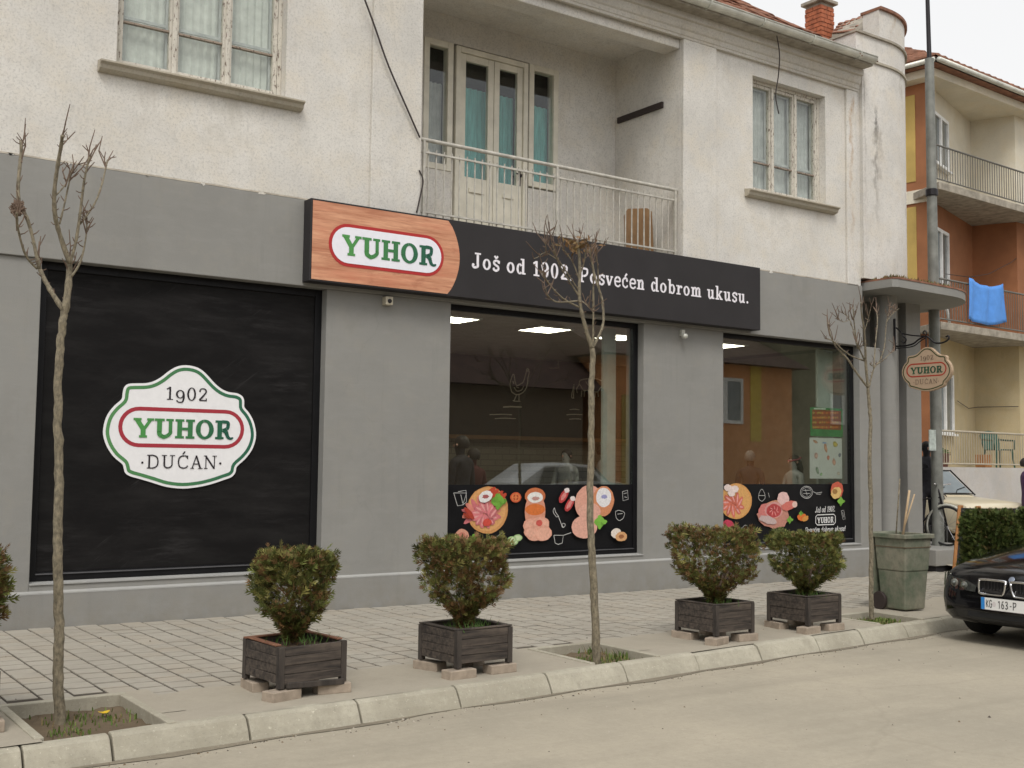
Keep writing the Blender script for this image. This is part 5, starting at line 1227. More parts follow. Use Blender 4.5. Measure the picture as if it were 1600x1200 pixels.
tree((1362,964), -3.06, [(1362,964),(1361,900),(1361,800),(1359,720),(1360,660),(1358,625),(1356,603)],
  [([(1356,606),(1353,572),(1352,545),(1350,515),(1346,490),(1345,472)],.018,.007), ([(1356,606),(1336,579),(1325,562),(1316,552),(1305,540),(1297,522),(1294,504)],.014,.007), ([(1352,564),(1332,557),(1316,546),(1302,533),(1289,529)],.010,.005),
   ([(1338,537),(1333,515),(1326,497),(1315,488)],.008,.004), ([(1340,545),(1335,508),(1333,480)],.009,.005), ([(1353,568),(1345,550),(1338,535)],.010,.008), ([(1358,606),(1365,577),(1375,563),(1382,540),(1385,505),(1390,484)],.010,.005), ([(1365,575),(1368,535),(1371,502),(1369,482)],.009,.005),
   ([(1359,568),(1365,572),(1376,566),(1390,553),(1398,548)],.007,.004), ([(1384,505),(1395,490),(1405,482)],.005,.003), ([(1350,520),(1356,500),(1360,484)],.006,.004), ([(1326,500),(1318,503),(1308,498)],.004,.003)],
  'young pollarded tree beside the green wheeled bin', 13, None, .024, .017)
P1 = onY(28,327,-3.75)
br = MB()
for k in range(160):
    a, b = random.uniform(0,6.28), random.uniform(-1.4,1.4); r1 = .045; d = np.array([math.cos(a)*math.cos(b), math.sin(a)*math.cos(b)*.6, math.sin(b)*1.05]); L = random.uniform(.7,1.15)
    br.tube([P1+d*r1*.5, P1+d*r1*L+np.array([0,0,.008])], [.009,.004], 5)
knob = br.build('burr', M['twig'], bpy.data.objects['young_tree'])

# ================================================================== PLANTERS AND CLIPPED CONIFERS
PS, PH, PB = .25, .25, .072     # half size, box height, brick height
def make_planter(label, variant=0):
    rr = random.Random(50+variant)
    t = thing('timber_planter', label, 'planter', (0,0,0), 0, 'timber planter boxes on loose pavers')
    for s_ in range(4):
        Mr = Matrix.Rotation(R(90*s_),4,'Z')
        for k in range(4):
            z0 = PB+.032+k*.0572
            mb = MB(); w_ = rr.uniform(-.003,.003); tl_ = rr.gauss(0,.006)
            mb.box(-PS+.042, PS-.042, -PS+.004+w_, -PS+.028+w_, z0, z0+.0555, None, Mr @ Matrix.Translation((0,0,z0)) @ Matrix.Rotation(tl_,4,'Y') @ Matrix.Translation((0,0,-z0)))
            mb.build('plank', M['planter'], t, bevel=.003)
    for sx in (-1,1):
        for sy in (-1,1):
            mb = MB(); xa, xb = sorted((sx*PS, sx*(PS-.041))); ya, yb = sorted((sy*PS, sy*(PS-.041)))
            mb.box(xa, xb, ya, yb, PB+.001, PB+.262+rr.uniform(-.004,.004)); mb.build('corner_post', M['planterpost'], t, bevel=.003)
    for s_ in range(4):      # boards lying on the top edge
        Mr = Matrix.Rotation(R(90*s_),4,'Z'); dx = .0 if s_ % 2 == 0 else .048
        if variant == 1 and s_ in (0,): continue
        loose = rr.gauss(0,.02) if variant != 1 else (-.05 if s_ == 3 else .03)
        mb = MB(); mb.box(-PS+dx+.003, PS-dx-.003, -PS+.004, -PS+.046, PB+.264, PB+.275, None, Mr @ Matrix.Rotation(loose*.4,4,'Z') @ Matrix.Rotation(abs(loose)*.15,4,'Y'))
        mb.build('top_board', M['plankred'] if variant == 1 else (M['planterpost'] if (variant == 4 and s_ == 3) else M['planter']), t, bevel=.003)
    sb = MB(); n = 10; e_ = PS-.03; vs = [(-e_+2*e_*a/n, -e_+2*e_*b/n, PB+.222+rr.gauss(0,.006)) for a in range(n+1) for b in range(n+1)]
    sb.add(vs, [(a*(n+1)+b,(a+1)*(n+1)+b,(a+1)*(n+1)+b+1,a*(n+1)+b+1) for a in range(n) for b in range(n)]); sb.build('soil', M['soil'], t, smooth=True)
    gb = MB()
    for k in range(60):
        gx, gy = rr.gauss(.02,.09), rr.gauss(-.05,.08); h = rr.uniform(.03,.08); a = rr.uniform(0,6.28)
        gb.add([(gx-.004,gy,PB+.25),(gx+.004,gy,PB+.25),(gx+.03*math.cos(a),gy+.03*math.sin(a),PB+.25+h)], [(0,1,2)], (.07,.13,.03))
    tag(gb.build('grass_tuft', M['grass'], t), kind='stuff')
    if variant == 1:   # a loose slat hanging under the front
        mb = MB(); mb.box(-PS+.05, PS-.03, -PS-.02, -PS+.01, PB-.005, PB+.03, None, Matrix.Rotation(R(2.5),4,'Y')); mb.build('loose_slat', M['planterpost'], t, bevel=.003)
    return t
def place_pavers_under(cx, cy, rz, which, seed):
    rr = random.Random(seed); z = gz(cx)+.006
    for (lx, ly, a), cn_ in zip( ((-PS+.04,-PS+.03,0.1), (PS-.08,-PS+.05,-.15), (-PS+.06,PS-.07,1.5), (PS-.07,PS-.06,1.6)), ('street side corner farther from the bin','street side corner nearer the bin','shop side corner farther from the bin','shop side corner nearer the bin')):
        a += rr.gauss(0,.12); wx, wy = cx+lx*math.cos(rz)-ly*math.sin(rz), cy+lx*math.sin(rz)+ly*math.cos(rz)
        mb = MB(); mb.box(-.115,.115,-.058,.058,0,PB-.006, None, Matrix.Translation((wx,wy,z)) @ Matrix.Rotation(rz+a,4,'Z'))
        tag(mb.build('loose_paver', M['brickpaver'], bevel=.006), 'paver under '+cn_+' of planter with '+which, 'paver', 'loose pavers propping up the planters')
def conifer(cx, cy, z0, H, RX, seed, label, prof, brown, nspray=5200, grp='clipped conifers in planters', name='clipped_conifer'):
    rr = np.random.default_rng(seed); t = thing(name, label, 'shrub', (cx, cy, z0), 0, grp)
    mb = MB()
    for k in range(7):
        a = rr.uniform(0,6.28); e = .10+.10*rr.random(); h0 = H*rr.uniform(.25,.6)
        mb.tube([(cx+rr.normal(0,.012),cy+rr.normal(0,.012),z0-.10),(cx+e*.25*math.cos(a),cy+e*.25*math.sin(a),z0+h0*.3),(cx+e*math.cos(a),cy+e*math.sin(a),z0+h0)], [.02,.013,.005], 6)
    mb.build('trunk', M['twig'], t, smooth=True)
    fb = MB()
    def prad(h): return np.interp(h, [p[0] for p in prof], [p[1] for p in prof])
    lob = [(rr.uniform(0,6.28), rr.uniform(.1,.95), rr.uniform(.55,1.0)) for _ in range(16)]   # clumps and gaps
    cnt = 0; tries = 0; hedge = name == 'hedge_bush'
    gaps = [] if hedge else [(rr.uniform(0,6.28), rr.uniform(.12,.75), rr.uniform(.10,.2)) for _ in range(11)]
    while cnt < nspray and tries < nspray*4:
        tries += 1
        h = rr.random()**.85; a = rr.uniform(0, 6.283); rim = prad(h)
        bump_ = 1+.09*math.sin(2*a+seed*1.7)+.11*math.sin(3*a+seed+h*6)+.08*math.sin(7*a+h*13+seed*2)+(.0 if rr.random() < .93 else rr.uniform(.03,.08))
        r = RX*rim*bump_*(1-abs(rr.normal(0,.18))) if rr.random() < .8 else RX*rim*rr.random()
        if r < 0: continue
        if any(abs(((a-g[0]+3.14) % 6.283)-3.14) < g[2]*2.2 and abs(h-g[1]) < g[2]*.7 for g in gaps) and rr.random() < .93: continue
        p = np.array([cx+r*math.cos(a), cy+r*math.sin(a), z0+H*h+rr.normal(0,.012)])
        # spray: flat fan pointing up and outwards
        out = np.array([math.cos(a), math.sin(a), 0]); d = out*rr.uniform(.2,1.0)+np.array([rr.normal(0,.45), rr.normal(0,.45), rr.uniform(.1,1.0)])
        d /= np.linalg.norm(d); s = np.cross(d, np.array([rr.normal(),rr.normal(),rr.normal()])); s /= np.linalg.norm(s)
        L = rr.uniform(.03,.07)*(1.25 if hedge else (1.45 if r > .88*RX*rim and rr.random() < .35 else 1))
        q = rr.random(); cl = .5+.5*math.sin(2.3*a+seed*1.3+h*5)*math.sin(h*9+seed+a)
        if q < brown*(.5+cl): c = np.array([.15,.085,.035])*rr.uniform(.5,1.3)
        elif q < .72: c = np.array([.088,.100,.026])*rr.uniform(.5,1.5)
        else: c = np.array([.18,.165,.05])*rr.uniform(.6,1.3)
        if hedge: c = c*np.array([.55,.70,.62])
        c = tuple(c)
        for (tt, ang, ll) in ((0,0,1.0),(.25,.62,.62),(.25,-.62,.62),(.55,.5,.42),(.55,-.5,.42)):
            o_ = p+d*L*tt; dd = d*math.cos(ang)+s*math.sin(ang); ss = -d*math.sin(ang)+s*math.cos(ang); w_ = L*.065
            e_ = o_+dd*L*ll
            fb.add([o_-ss*w_*.4, o_+dd*L*ll*.5-ss*w_, e_, o_+dd*L*ll*.5+ss*w_], [(0,1,2,3)], c)
        cnt += 1
    tag(fb.build('crown', M['foliage'], t), kind=None)
    return t
prof_a = [(0,.06),(.1,.12),(.2,.34),(.32,.70),(.48,.95),(.75,1.0),(.93,.98),(1,.9)]
prof_b = [(0,.06),(.1,.12),(.2,.34),(.35,.78),(.5,1.0),(.75,1.0),(.92,.98),(1,.9)]
prof_c = [(0,.06),(.1,.14),(.2,.36),(.35,.72),(.5,.93),(.7,.98),(.95,.95),(1,.88)]
pln = [ # px centre of base, box centre, rotation, bush top px, half width px
  ((3.26,-3.725), R(5), 'square sided conifer', 1, (455,866), 64, prof_c, .24, 3),
  ((4.65,-3.66), R(3), 'broad brown conifer', 0, (722,846), 70, prof_a, .38, 8),
  ((7.46,-3.43), R(2), 'wide rust conifer', 0, (1118,828), 68, prof_a, .38, 21),
  ((8.74,-3.36), R(2), 'greenest conifer', 0, (1266,836), 58, prof_b, .10, 34)]
blab = ['clipped conifer with square sides, rusty green, in the planter with a loose slat',
        'broad clipped conifer turning brown, before the grey pier left of the food window',
        'wide spreading rust brown clipped conifer with gaps showing through its crown',
        'greenest clipped conifer with a flat top, in the planter nearest the wheeled bin']
plab = ['dark timber planter with red capping board and a loose slat hanging below',
        'dark timber planter holding the broad brown conifer, one capping board pale',
        'black timber planter holding the wide rust brown conifer',
        'black timber planter holding the greenest flat topped conifer']
for i, (c, rz, which, var, tp, hwpx, prf, brown, sd) in enumerate(pln):
    t = make_planter(plab[i], var if i == 0 else i+3); zg = gz(c[0])+.006
    t.location = (c[0], c[1], zg); t.rotation_euler = (0,0,rz); t['label'] = plab[i]
    place_pavers_under(c[0], c[1], rz, which, 70+i)
    top = onY(tp[0], tp[1], c[1]); zb = zg+PB+.215; dd_ = depth((c[0],c[1],.6)); rx = hwpx*dd_/FPX
    conifer(c[0]+(top[0]-c[0])*.4, c[1], zb+.035, top[2]-zb-.035, rx*.92, sd, blab[i], prf, brown)
# planter at the left edge of the picture
t = make_planter('dark timber planter cut off beside the pit of the knobbly tree', 12); t.location = (1.12,-3.78,gz(1.2)+.006); t.rotation_euler = (0,0,R(4))
place_pavers_under(1.12,-3.78,R(4),'ragged olive conifer',99)
conifer(1.12,-3.78,gz(1.2)+PB+.21,.70,.31,55,'ragged olive brown clipped conifer beside the knobbly tree', prof_a, .4)

# ================================================================== WHEELED BIN
bx, by = 10.98, -2.86; bz = gz(bx)+.005; brz = R(-4)
def binmat():
    m, nt, bs = newmat('weathered_green_bin'); v = posvec(nt, True)
    f = ramp(nt, noise(nt, v, 3.2, 6, .68), .30, .62); c = mix(nt, f, (.075,.105,.065), (.23,.22,.165))
    c = mix(nt, ramp(nt, noise(nt, v, 14, 5, .7), .5, .75, 0, .6), c, (.09,.085,.06))
    nt.links.new(c, bs.inputs['Base Color']); bs.inputs['Roughness'].default_value = .6; return m
M['bin'] = binmat()
t = thing('wheeled_bin', 'faded green wheeled bin with sticks standing out of its open top', 'bin', (0,0,0))
def taper(z0, z1, a0, a1, b0, b1, yoff=0.0):
    return MB().add([(-a0,-b0,z0),(a0,-b0,z0),(a0,b0,z0),(-a0,b0,z0),(-a1,-b1+yoff,z1),(a1,-b1+yoff,z1),(a1,b1+yoff,z1),(-a1,b1+yoff,z1)], [(3,2,1,0),(0,1,5,4),(1,2,6,5),(2,3,7,6),(3,0,4,7)])
taper(.02,.44,.185,.215,.185,.215).build('lower_body', M['bin'], t, bevel=.018)
taper(.4405,.82,.219,.245,.219,.245).build('upper_body', M['bin'], t, bevel=.015)
mb = MB(); frame(mb, -.275, .275, -.275, .275, 0, .05, .036); mb.v = [(v[0], v[2], .80+v[1]) for v in mb.v]; mb.build('rim', M['bin'], t, bevel=.008)
MB().box(-.243,.243,-.243,.243,.70,.71).build('contents', M['soil'], t)
MB().box(-.27,.27,.262,.29,.15,.86).build('open_lid', M['bin'], t, bevel=.01)
MB().tube([(-.24,.30,.80),(-.2,.34,.82),(.2,.34,.82),(.24,.30,.80)], .015, 8).build('handle', M['bin'], t, smooth=True)
for s_ in (-1,1):
    w_ = MB(); w_.lathe([(.03,-.025),(.10,-.025),(.105,-.01),(.105,.01),(.10,.025),(.03,.025)], (s_*.235,.17,.10), 20, None, 'x'); w_.build('wheel', M['cable'], t, smooth=True, angle=40)
t.location = (bx, by, bz); t.rotation_euler = (0,0,brz); t.scale = (.88,.88,1.0); WORLD[t.name] = Matrix.Translation((bx,by,bz)) @ Matrix.Rotation(brz,4,'Z')
M['stick'] = woodmat('pale_stick', (.42,.30,.18), (.55,.42,.27), (8,8,2))
for (p0, p1, r, lab) in (((1409,850),(1421,766),.013,'thickest pale wooden stick leaning in the green bin'), ((1405,850),(1429,772),.008,'thin pale stick leaning furthest over in the green bin'), ((1399,850),(1406,748),.008,'tall thin brown stick standing almost upright in the green bin')):
    a = onX(*p0, bx-.05); b = onX(*p1, bx-.05+.06); mb = MB(); mb.tube([a, b], r, 7); tag(mb.build('stick', M['stick'] if r > .01 or p1[0] > 1420 else M['bark'], smooth=True), lab, 'stick')

# ================================================================== POLE, A-BOARD, HEDGE
PX, PY_ = 16.75, .62; pz = .27
M['polem'] = simple('galvanised_pole', (.20,.205,.185), .6, .2, .3, 4)
t = thing('utility_pole', 'tall grey steel pole standing between the corner building and the orange house', 'pole', (PX, PY_, pz))
a_ = (onX(1457,860,PX), onX(1451,95,PX), onX(1449,-30,PX))
mb = MB(); P0 = np.array([PX,PY_,pz-.02]); P1_ = onY(1452,92,PY_); P2_ = onY(1448,-40,PY_)
mb.tube([P0, P0+(P1_-P0)*.5, P1_], [.098,.088,.074], 12); mb.build('shaft', M['polem'], t, smooth=True, angle=40)
mb = MB(); mb.tube([P1_-np.array([0,0,.1]), P1_+np.array([0,0,.02]), P2_], [.055,.04,.034], 10); mb.build('upper_pipe', M['iron'], t, smooth=True, angle=40)
mb = MB(); q = P0+(P1_-P0)*.72; mb.lathe([(.093,-.06),(.1,-.05),(.1,.05),(.093,.06)], tuple(q), 14); mb.build('clamp', M['iron'], t)
q = onY(1457,683,PY_-.11); mb = MB(); mb.box(q[0]-.09,q[0]+.09,PY_-.115,PY_-.10,q[2]-.22,q[2]+.12); mb.build('notice', simple('torn_notice',(.4,.45,.42),.8,0,.35,14), t)
c_ = thing('chalkboard_stand', 'folding pavement chalkboard with orange brown timber frame beside the black car', 'board', (0,0,0))
A0 = onG(1488,921); A1 = np.array([A0[0], A0[1], 0]);
top = onX(1499,790,A0[0]+.1)
def leg(y0, x0, x1, z1): return MB().tube([(A0[0]+x0, A0[1]+y0, gz(A0[0])), (A0[0]+x1, A0[1]+y0-.02, z1)], .028, 4)
zt = float(top[2])
M['frame'] = woodmat('orange_frame', (.34,.15,.05), (.45,.22,.09), (20,20,3))
for (x0, x1) in ((0,.16),(.36,.20)):
    for y0 in (0, -.26): leg(y0, x0, x1, zt).build('leg', M['frame'], c_)
mb = MB(); mb.add([(A0[0]+.03,A0[1]-.02,.12),(A0[0]+.03,A0[1]-.25,.12),(A0[0]+.155,A0[1]-.26,zt-.03),(A0[0]+.155,A0[1]-.04,zt-.03)]+[(A0[0]+.045,A0[1]-.02,.12),(A0[0]+.045,A0[1]-.25,.12),(A0[0]+.17,A0[1]-.26,zt-.03),(A0[0]+.17,A0[1]-.04,zt-.03)], [(0,1,2,3),(7,6,5,4),(0,4,5,1),(1,5,6,2),(2,6,7,3),(3,7,4,0)])
mb.build('chalk_panel', simple('chalk_panel',(.03,.032,.035),.7), c_, fixn=True)
prof_h = [(0,.85),(.25,1.0),(.7,1.03),(.88,.95),(1,.72)]
h1 = atdepth(1543,13.9); h2 = atdepth(1611,14.6)
for (hh_, sd, lab, rr_) in ((h1, 77, 'dark green clipped hedge bush behind the bonnet of the black car', .315), (h2, 78, 'second dark green clipped bush beyond the hedge bush by the black car', .20)):
    zz = gz(hh_[0]); ztop = 1.56-(807-738)/FPX*13.9
    conifer(hh_[0], hh_[1], zz+.05, ztop-zz-.05, rr_, sd, lab, prof_h, .05, 9500, 'dark clipped bushes at the corner', 'hedge_bush')
# ================================================================== CARS
def carpaint(name, col, rough=.25, coat=.8, var=.04):
    m = simple(name, col, rough, 0, var, 3, 0, True, None, .5, coat); return m
def loft(secs, closed_caps=True):
    mb = MB(); n = len(secs[0]); vs = []
    for s_ in secs: vs += s_
    fs = []
    for i in range(len(secs)-1):
        for k in range(n): fs.append((i*n+k, i*n+(k+1)%n, (i+1)*n+(k+1)%n, (i+1)*n+k))
    fs.append(tuple(range(n))); m = (len(secs)-1)*n; fs.append(tuple(range(m+n-1,m-1,-1)))
    mb.add(vs, fs); return mb
def body_sec(x, w, zb, zt, crown, tuck=.97):
    h = [(0,zb),(.55*w,zb),(.86*w,zb+.015),(.975*w,zb+.08),(w,zb+(zt-zb)*.45),(w*.995,zb+(zt-zb)*.62),(w*tuck,zt-.09),(w*tuck*.965,zt-.025),(w*.84,zt+crown*.25),(w*.5,zt+crown*.8),(0,zt+crown)]
    return [(x,p[0],p[1]) for p in h]+[(x,-p[0],p[1]) for p in reversed(h[1:-1])]
def arches(o, xs, w, r, z):
    for xw in xs:
        for s_ in (-1,1):
            c = MB().lathe([(r,-.16),(r,.16)], (xw, s_*(w-.02), z), 28, None, 'y'); me = c.mesh('cut'); co = bpy.data.objects.new('cut', me); COL.objects.link(co)
            b = bmesh.new(); b.from_mesh(me); bmesh.ops.recalc_face_normals(b, faces=b.faces); b.to_mesh(me); b.free()
            m = o.modifiers.new('arch', 'BOOLEAN'); m.operation = 'DIFFERENCE'; m.object = co; m.solver = 'EXACT'
    dg_ = bpy.context.evaluated_depsgraph_get(); ev = o.evaluated_get(dg_); nm = bpy.data.meshes.new_from_object(ev)
    for m in list(o.modifiers):
        c = m.object if m.type == 'BOOLEAN' else None; o.modifiers.remove(m)
        if c: bpy.data.objects.remove(c, do_unlink=True)
    old = o.data; o.data = nm; nm.name = 'body'; nm.polygons.foreach_set('use_smooth', [True]*len(nm.polygons)); bpy.data.meshes.remove(old)
    m = o.modifiers.new('es', 'EDGE_SPLIT'); m.split_angle = R(32)
M['tyre'] = simple('tyre_rubber', (.016,.016,.016), .85); M['rim'] = simple('alloy_rim', (.35,.35,.36), .35, .7); M['chrome'] = simple('chrome', (.75,.75,.76), .12, 1.0, .02)
M['carglass'] = simple('car_glass', (.02,.025,.028), .05, 0, .1, 3, 0, True, None, .6); M['undercar'] = simple('underbody', (.008,.008,.008), .9)
def wheel(t, x, y, z, r, wd, s_):
    w_ = MB(); w_.lathe([(r*.62,-wd/2),(r*.93,-wd/2),(r,-wd/2+.025),(r,wd/2-.025),(r*.93,wd/2),(r*.62,wd/2)], (x,y,z), 28, None, 'y'); wh = w_.build('wheel', M['tyre'], t, smooth=True, angle=35)
    d = MB(); yy = y+s_*(wd/2-.02); d.lathe([(r*.63,-.05),(r*.63,.012),(r*.56,.012),(r*.5,-.01),(.001,-.012)], (x,yy,z), 24, None, 'y')
    for k in range(7):
        a = 6.283*k/7; d.tube([(x+.03*math.cos(a), yy+s_*.004, z+.03*math.sin(a)), (x+r*.58*math.cos(a), yy+s_*.006, z+r*.58*math.sin(a))], .016, 5)
    d.build('rim', M['rim'], wh)
def quadpatch(mb, pts, n=(0,0,0)): mb.add([np.array(p)+np.array(n) for p in pts], [tuple(range(len(pts)))])
M['lampglass'] = glassmat('lamp_cover', (.85,.87,.86), .06)
def car_bmw():
    t = thing('black_car', 'black saloon car with twin kidney grille parked at the kerb, plate KG 163-P', 'car', (0,0,0))
    X_ = [(0.0,.56,.25,.47,.0),(-.03,.66,.23,.54,.006),(-.07,.72,.215,.61,.012),(-.12,.765,.20,.662,.02),(-.2,.80,.19,.692,.03),(-.35,.835,.18,.73,.045),(-.6,.858,.175,.775,.05),(-.95,.868,.175,.83,.05),(-1.3,.87,.175,.875,.04),(-1.6,.87,.175,.90,.0),(-2.4,.87,.175,.90,.0),(-3.3,.868,.175,.90,.0),(-3.7,.86,.18,.92,.02),(-4.1,.83,.2,.92,.02),(-4.35,.76,.24,.90,.01),(-4.46,.66,.3,.84,.0)]
    o = loft([body_sec(*p) for p in X_]).build('body', carpaint('black_car_paint', (.005,.005,.006), .08, 0.0), t, smooth=True, fixn=True)
    arches(o, (-.83,-3.55), .87, .345, .315)
    gh = [(-1.52,.70,.70,.85,.86),(-2.0,.72,.60,.85,1.33),(-2.45,.72,.58,.86,1.40),(-3.0,.72,.57,.88,1.37),(-3.75,.70,.62,.91,.96)]
    g = loft([[(x,0,z0-.05),(wb,0,0)[:0] or (x,wb,z0-.05),(x,wb,z0),(x,wt,z1-.03),(x,wt*.85,z1),(x,0,z1+.015),(x,-wt*.85,z1),(x,-wt,z1-.03),(x,-wb,z0),(x,-wb,z0-.05)] for (x,wb,wt,z0,z1) in gh]); g.build('cabin', o.data.materials[0], t, smooth=True, fixn=True, angle=40)
    mb = MB(); quadpatch(mb, [(-1.545,.64,.90),(-1.545,-.64,.90),(-1.985,-.55,1.315),(-1.985,.55,1.315)], (.012,0,.014)); mb.build('windscreen', M['carglass'], t)
    for s_ in (-1,1):
        mb = MB(); quadpatch(mb, [(-1.85,s_*.735,.90),(-2.45,s_*.735,.90),(-2.45,s_*.60,1.33),(-2.1,s_*.615,1.30)], (0,s_*.004,0)); mb.build('side_window', M['carglass'], t)
        mb = MB(); quadpatch(mb, [(-2.52,s_*.735,.90),(-3.3,s_*.735,.92),(-3.05,s_*.595,1.31),(-2.52,s_*.60,1.33)], (0,s_*.004,0)); mb.build('side_window', M['carglass'], t)
    for xw in (-.83,-3.55):
        for s_ in (-1,1): wheel(t, xw, s_*.765, .315, .315, .2, s_)
    MB().box(-4.1,-.5,-.60,.60,.15,.30).build('underbody', M['undercar'], t)
    # kidneys
    for s_ in (-1,1):
        k = MB(); pts = []; c0 = s_*.165
        out_ = [(-.14,.056),(-.115,.070),(.105,.070),(.135,.052),(.138,-.036),(.115,-.066),(-.07,-.070),(-.115,-.05)]
        ring = [(-.012, c0+s_*-1*a*(-1), .567+b) for a, b in out_]
        k.tube(spline(ring+[ring[0]],4), .012, 8); kd = k.build('kidney_surround', M['chrome'], t, smooth=True)
        k = MB(); k.add([(-.035,p[1],p[2]) for p in ring]+[(-.10,p[1],p[2]) for p in ring], [tuple(range(8))]+[(i,(i+1)%8,(i+1)%8+8,i+8) for i in range(8)]); k.build('kidney_mesh', M['undercar'], t, fixn=True)
        for j in range(6):
            yy = c0-.085+j*.034; k = MB(); k.box(-.032,-.024,yy-.003,yy+.003,.515,.62); k.build('grille_bar', M['signblack'], t)
        # headlamp
        h = MB(); path = [(.33,-.004),(.45,-.028),(.58,-.06),(.68,-.10),(.755,-.17),(.80,-.27)]; vs = []
        for i, (yy, xx) in enumerate(path): vs += [(xx+.018, s_*yy, .512+.006*i), (xx+.004, s_*(yy-.004), .60+.014*i-(.03 if i == 0 else 0))]
        h.add(vs, [(2*i,2*i+2,2*i+3,2*i+1) for i in range(len(path)-1)]); h.build('headlamp', simple('headlamp_bowl',(.10,.105,.10),.25,.6,.4,14,0,True), t, smooth=True)
        h = MB(); h.add([(v[0]+.034, v[1]*1.006, v[2]) for v in vs], [(2*i,2*i+2,2*i+3,2*i+1) for i in range(len(path)-1)]); h.build('headlamp_cover', M['lampglass'], t, smooth=True)
        for (yy, xx, zz, rr_) in ((.46,-.026,.566,.034),(.585,-.058,.578,.038)):
            l = MB(); l.lathe([(rr_,.0),(rr_,.012),(rr_*.75,.018),(.002,.02)], (xx+.012, s_*yy, zz), 18, None, 'x'); l.build('lamp_ring', M['polem'], t, smooth=True)
            l = MB(); l.lathe([(rr_*.66,.0),(rr_*.6,.022),(rr_*.3,.034),(.002,.036)], (xx+.012, s_*yy, zz), 18, None, 'x'); l.build('lamp_lens', simple('lamp_lens',(.16,.17,.16),.05,.3), t, smooth=True)
    MB().box(-.05,.004,-.42,.42,.275,.325).build('air_intake', M['undercar'], t)
    l = MB(); l.lathe([(.03,0),(.03,.006),(.026,.008),(.002,.009)], (0,0,0), 20); l.v = [tuple(Matrix.Translation((-.075,0,.652)) @ Matrix.Rotation(R(55),4,'Y') @ Vector(v)) for v in l.v]; l.build('badge', simple('badge_enamel',(.3,.34,.42),.2,.5), t)
    # number plate; car faces local +x, its right hand side (local -y) reads first from in front... written from local -y to +y
    MB().box(.012,.022,-.27,.27,.355,.475).build('plate_holder', M['signblack'], t)
    pl_ = MB().box(.0225,.026,-.26,.26,.36,.472).build('number_plate', M['white'], t)
    m = MB(); zl = .0268
    m.add([(zl,-.26,.36),(zl,-.222,.36),(zl,-.222,.472),(zl,-.26,.472)], [(0,1,2,3)], (.03,.22,.58))
    def ptx(s, y0, y1, z, cap, c): Text().write(s, T=.13, N_=.12, S=.01, track=.1).place(m, (zl+.0006,y0,z), (0,y1-y0,0), (0,0,cap), (1,0,0), c)
    ptx('KG', -.212, -.142, .382, .07, (.01,.01,.012)); ptx('163', -.085, .02, .382, .07, (.01,.01,.012)); ptx('-P', .035, .105, .382, .07, (.01,.01,.012))
    m.add([(zl,-.125+.02*math.cos(a),.416+.026*math.sin(a)) for a in [6.283*k/10 for k in range(10)]], [tuple(range(10))], (.62,.58,.58))
    m.build('plate_print', M['letters'], pl_)
    m = MB(); m.box(.0225,.0245,-.25,.25,.3565,.3595); m.build('plate_slogan', simple('plate_strip',(.3,.25,.27),.5), t)
    return t
bm = car_bmw(); bm.location = (10.13,-4.63,gz(10.5)+ROAD_DZ+.002); bm.rotation_euler = (0,0,R(180))
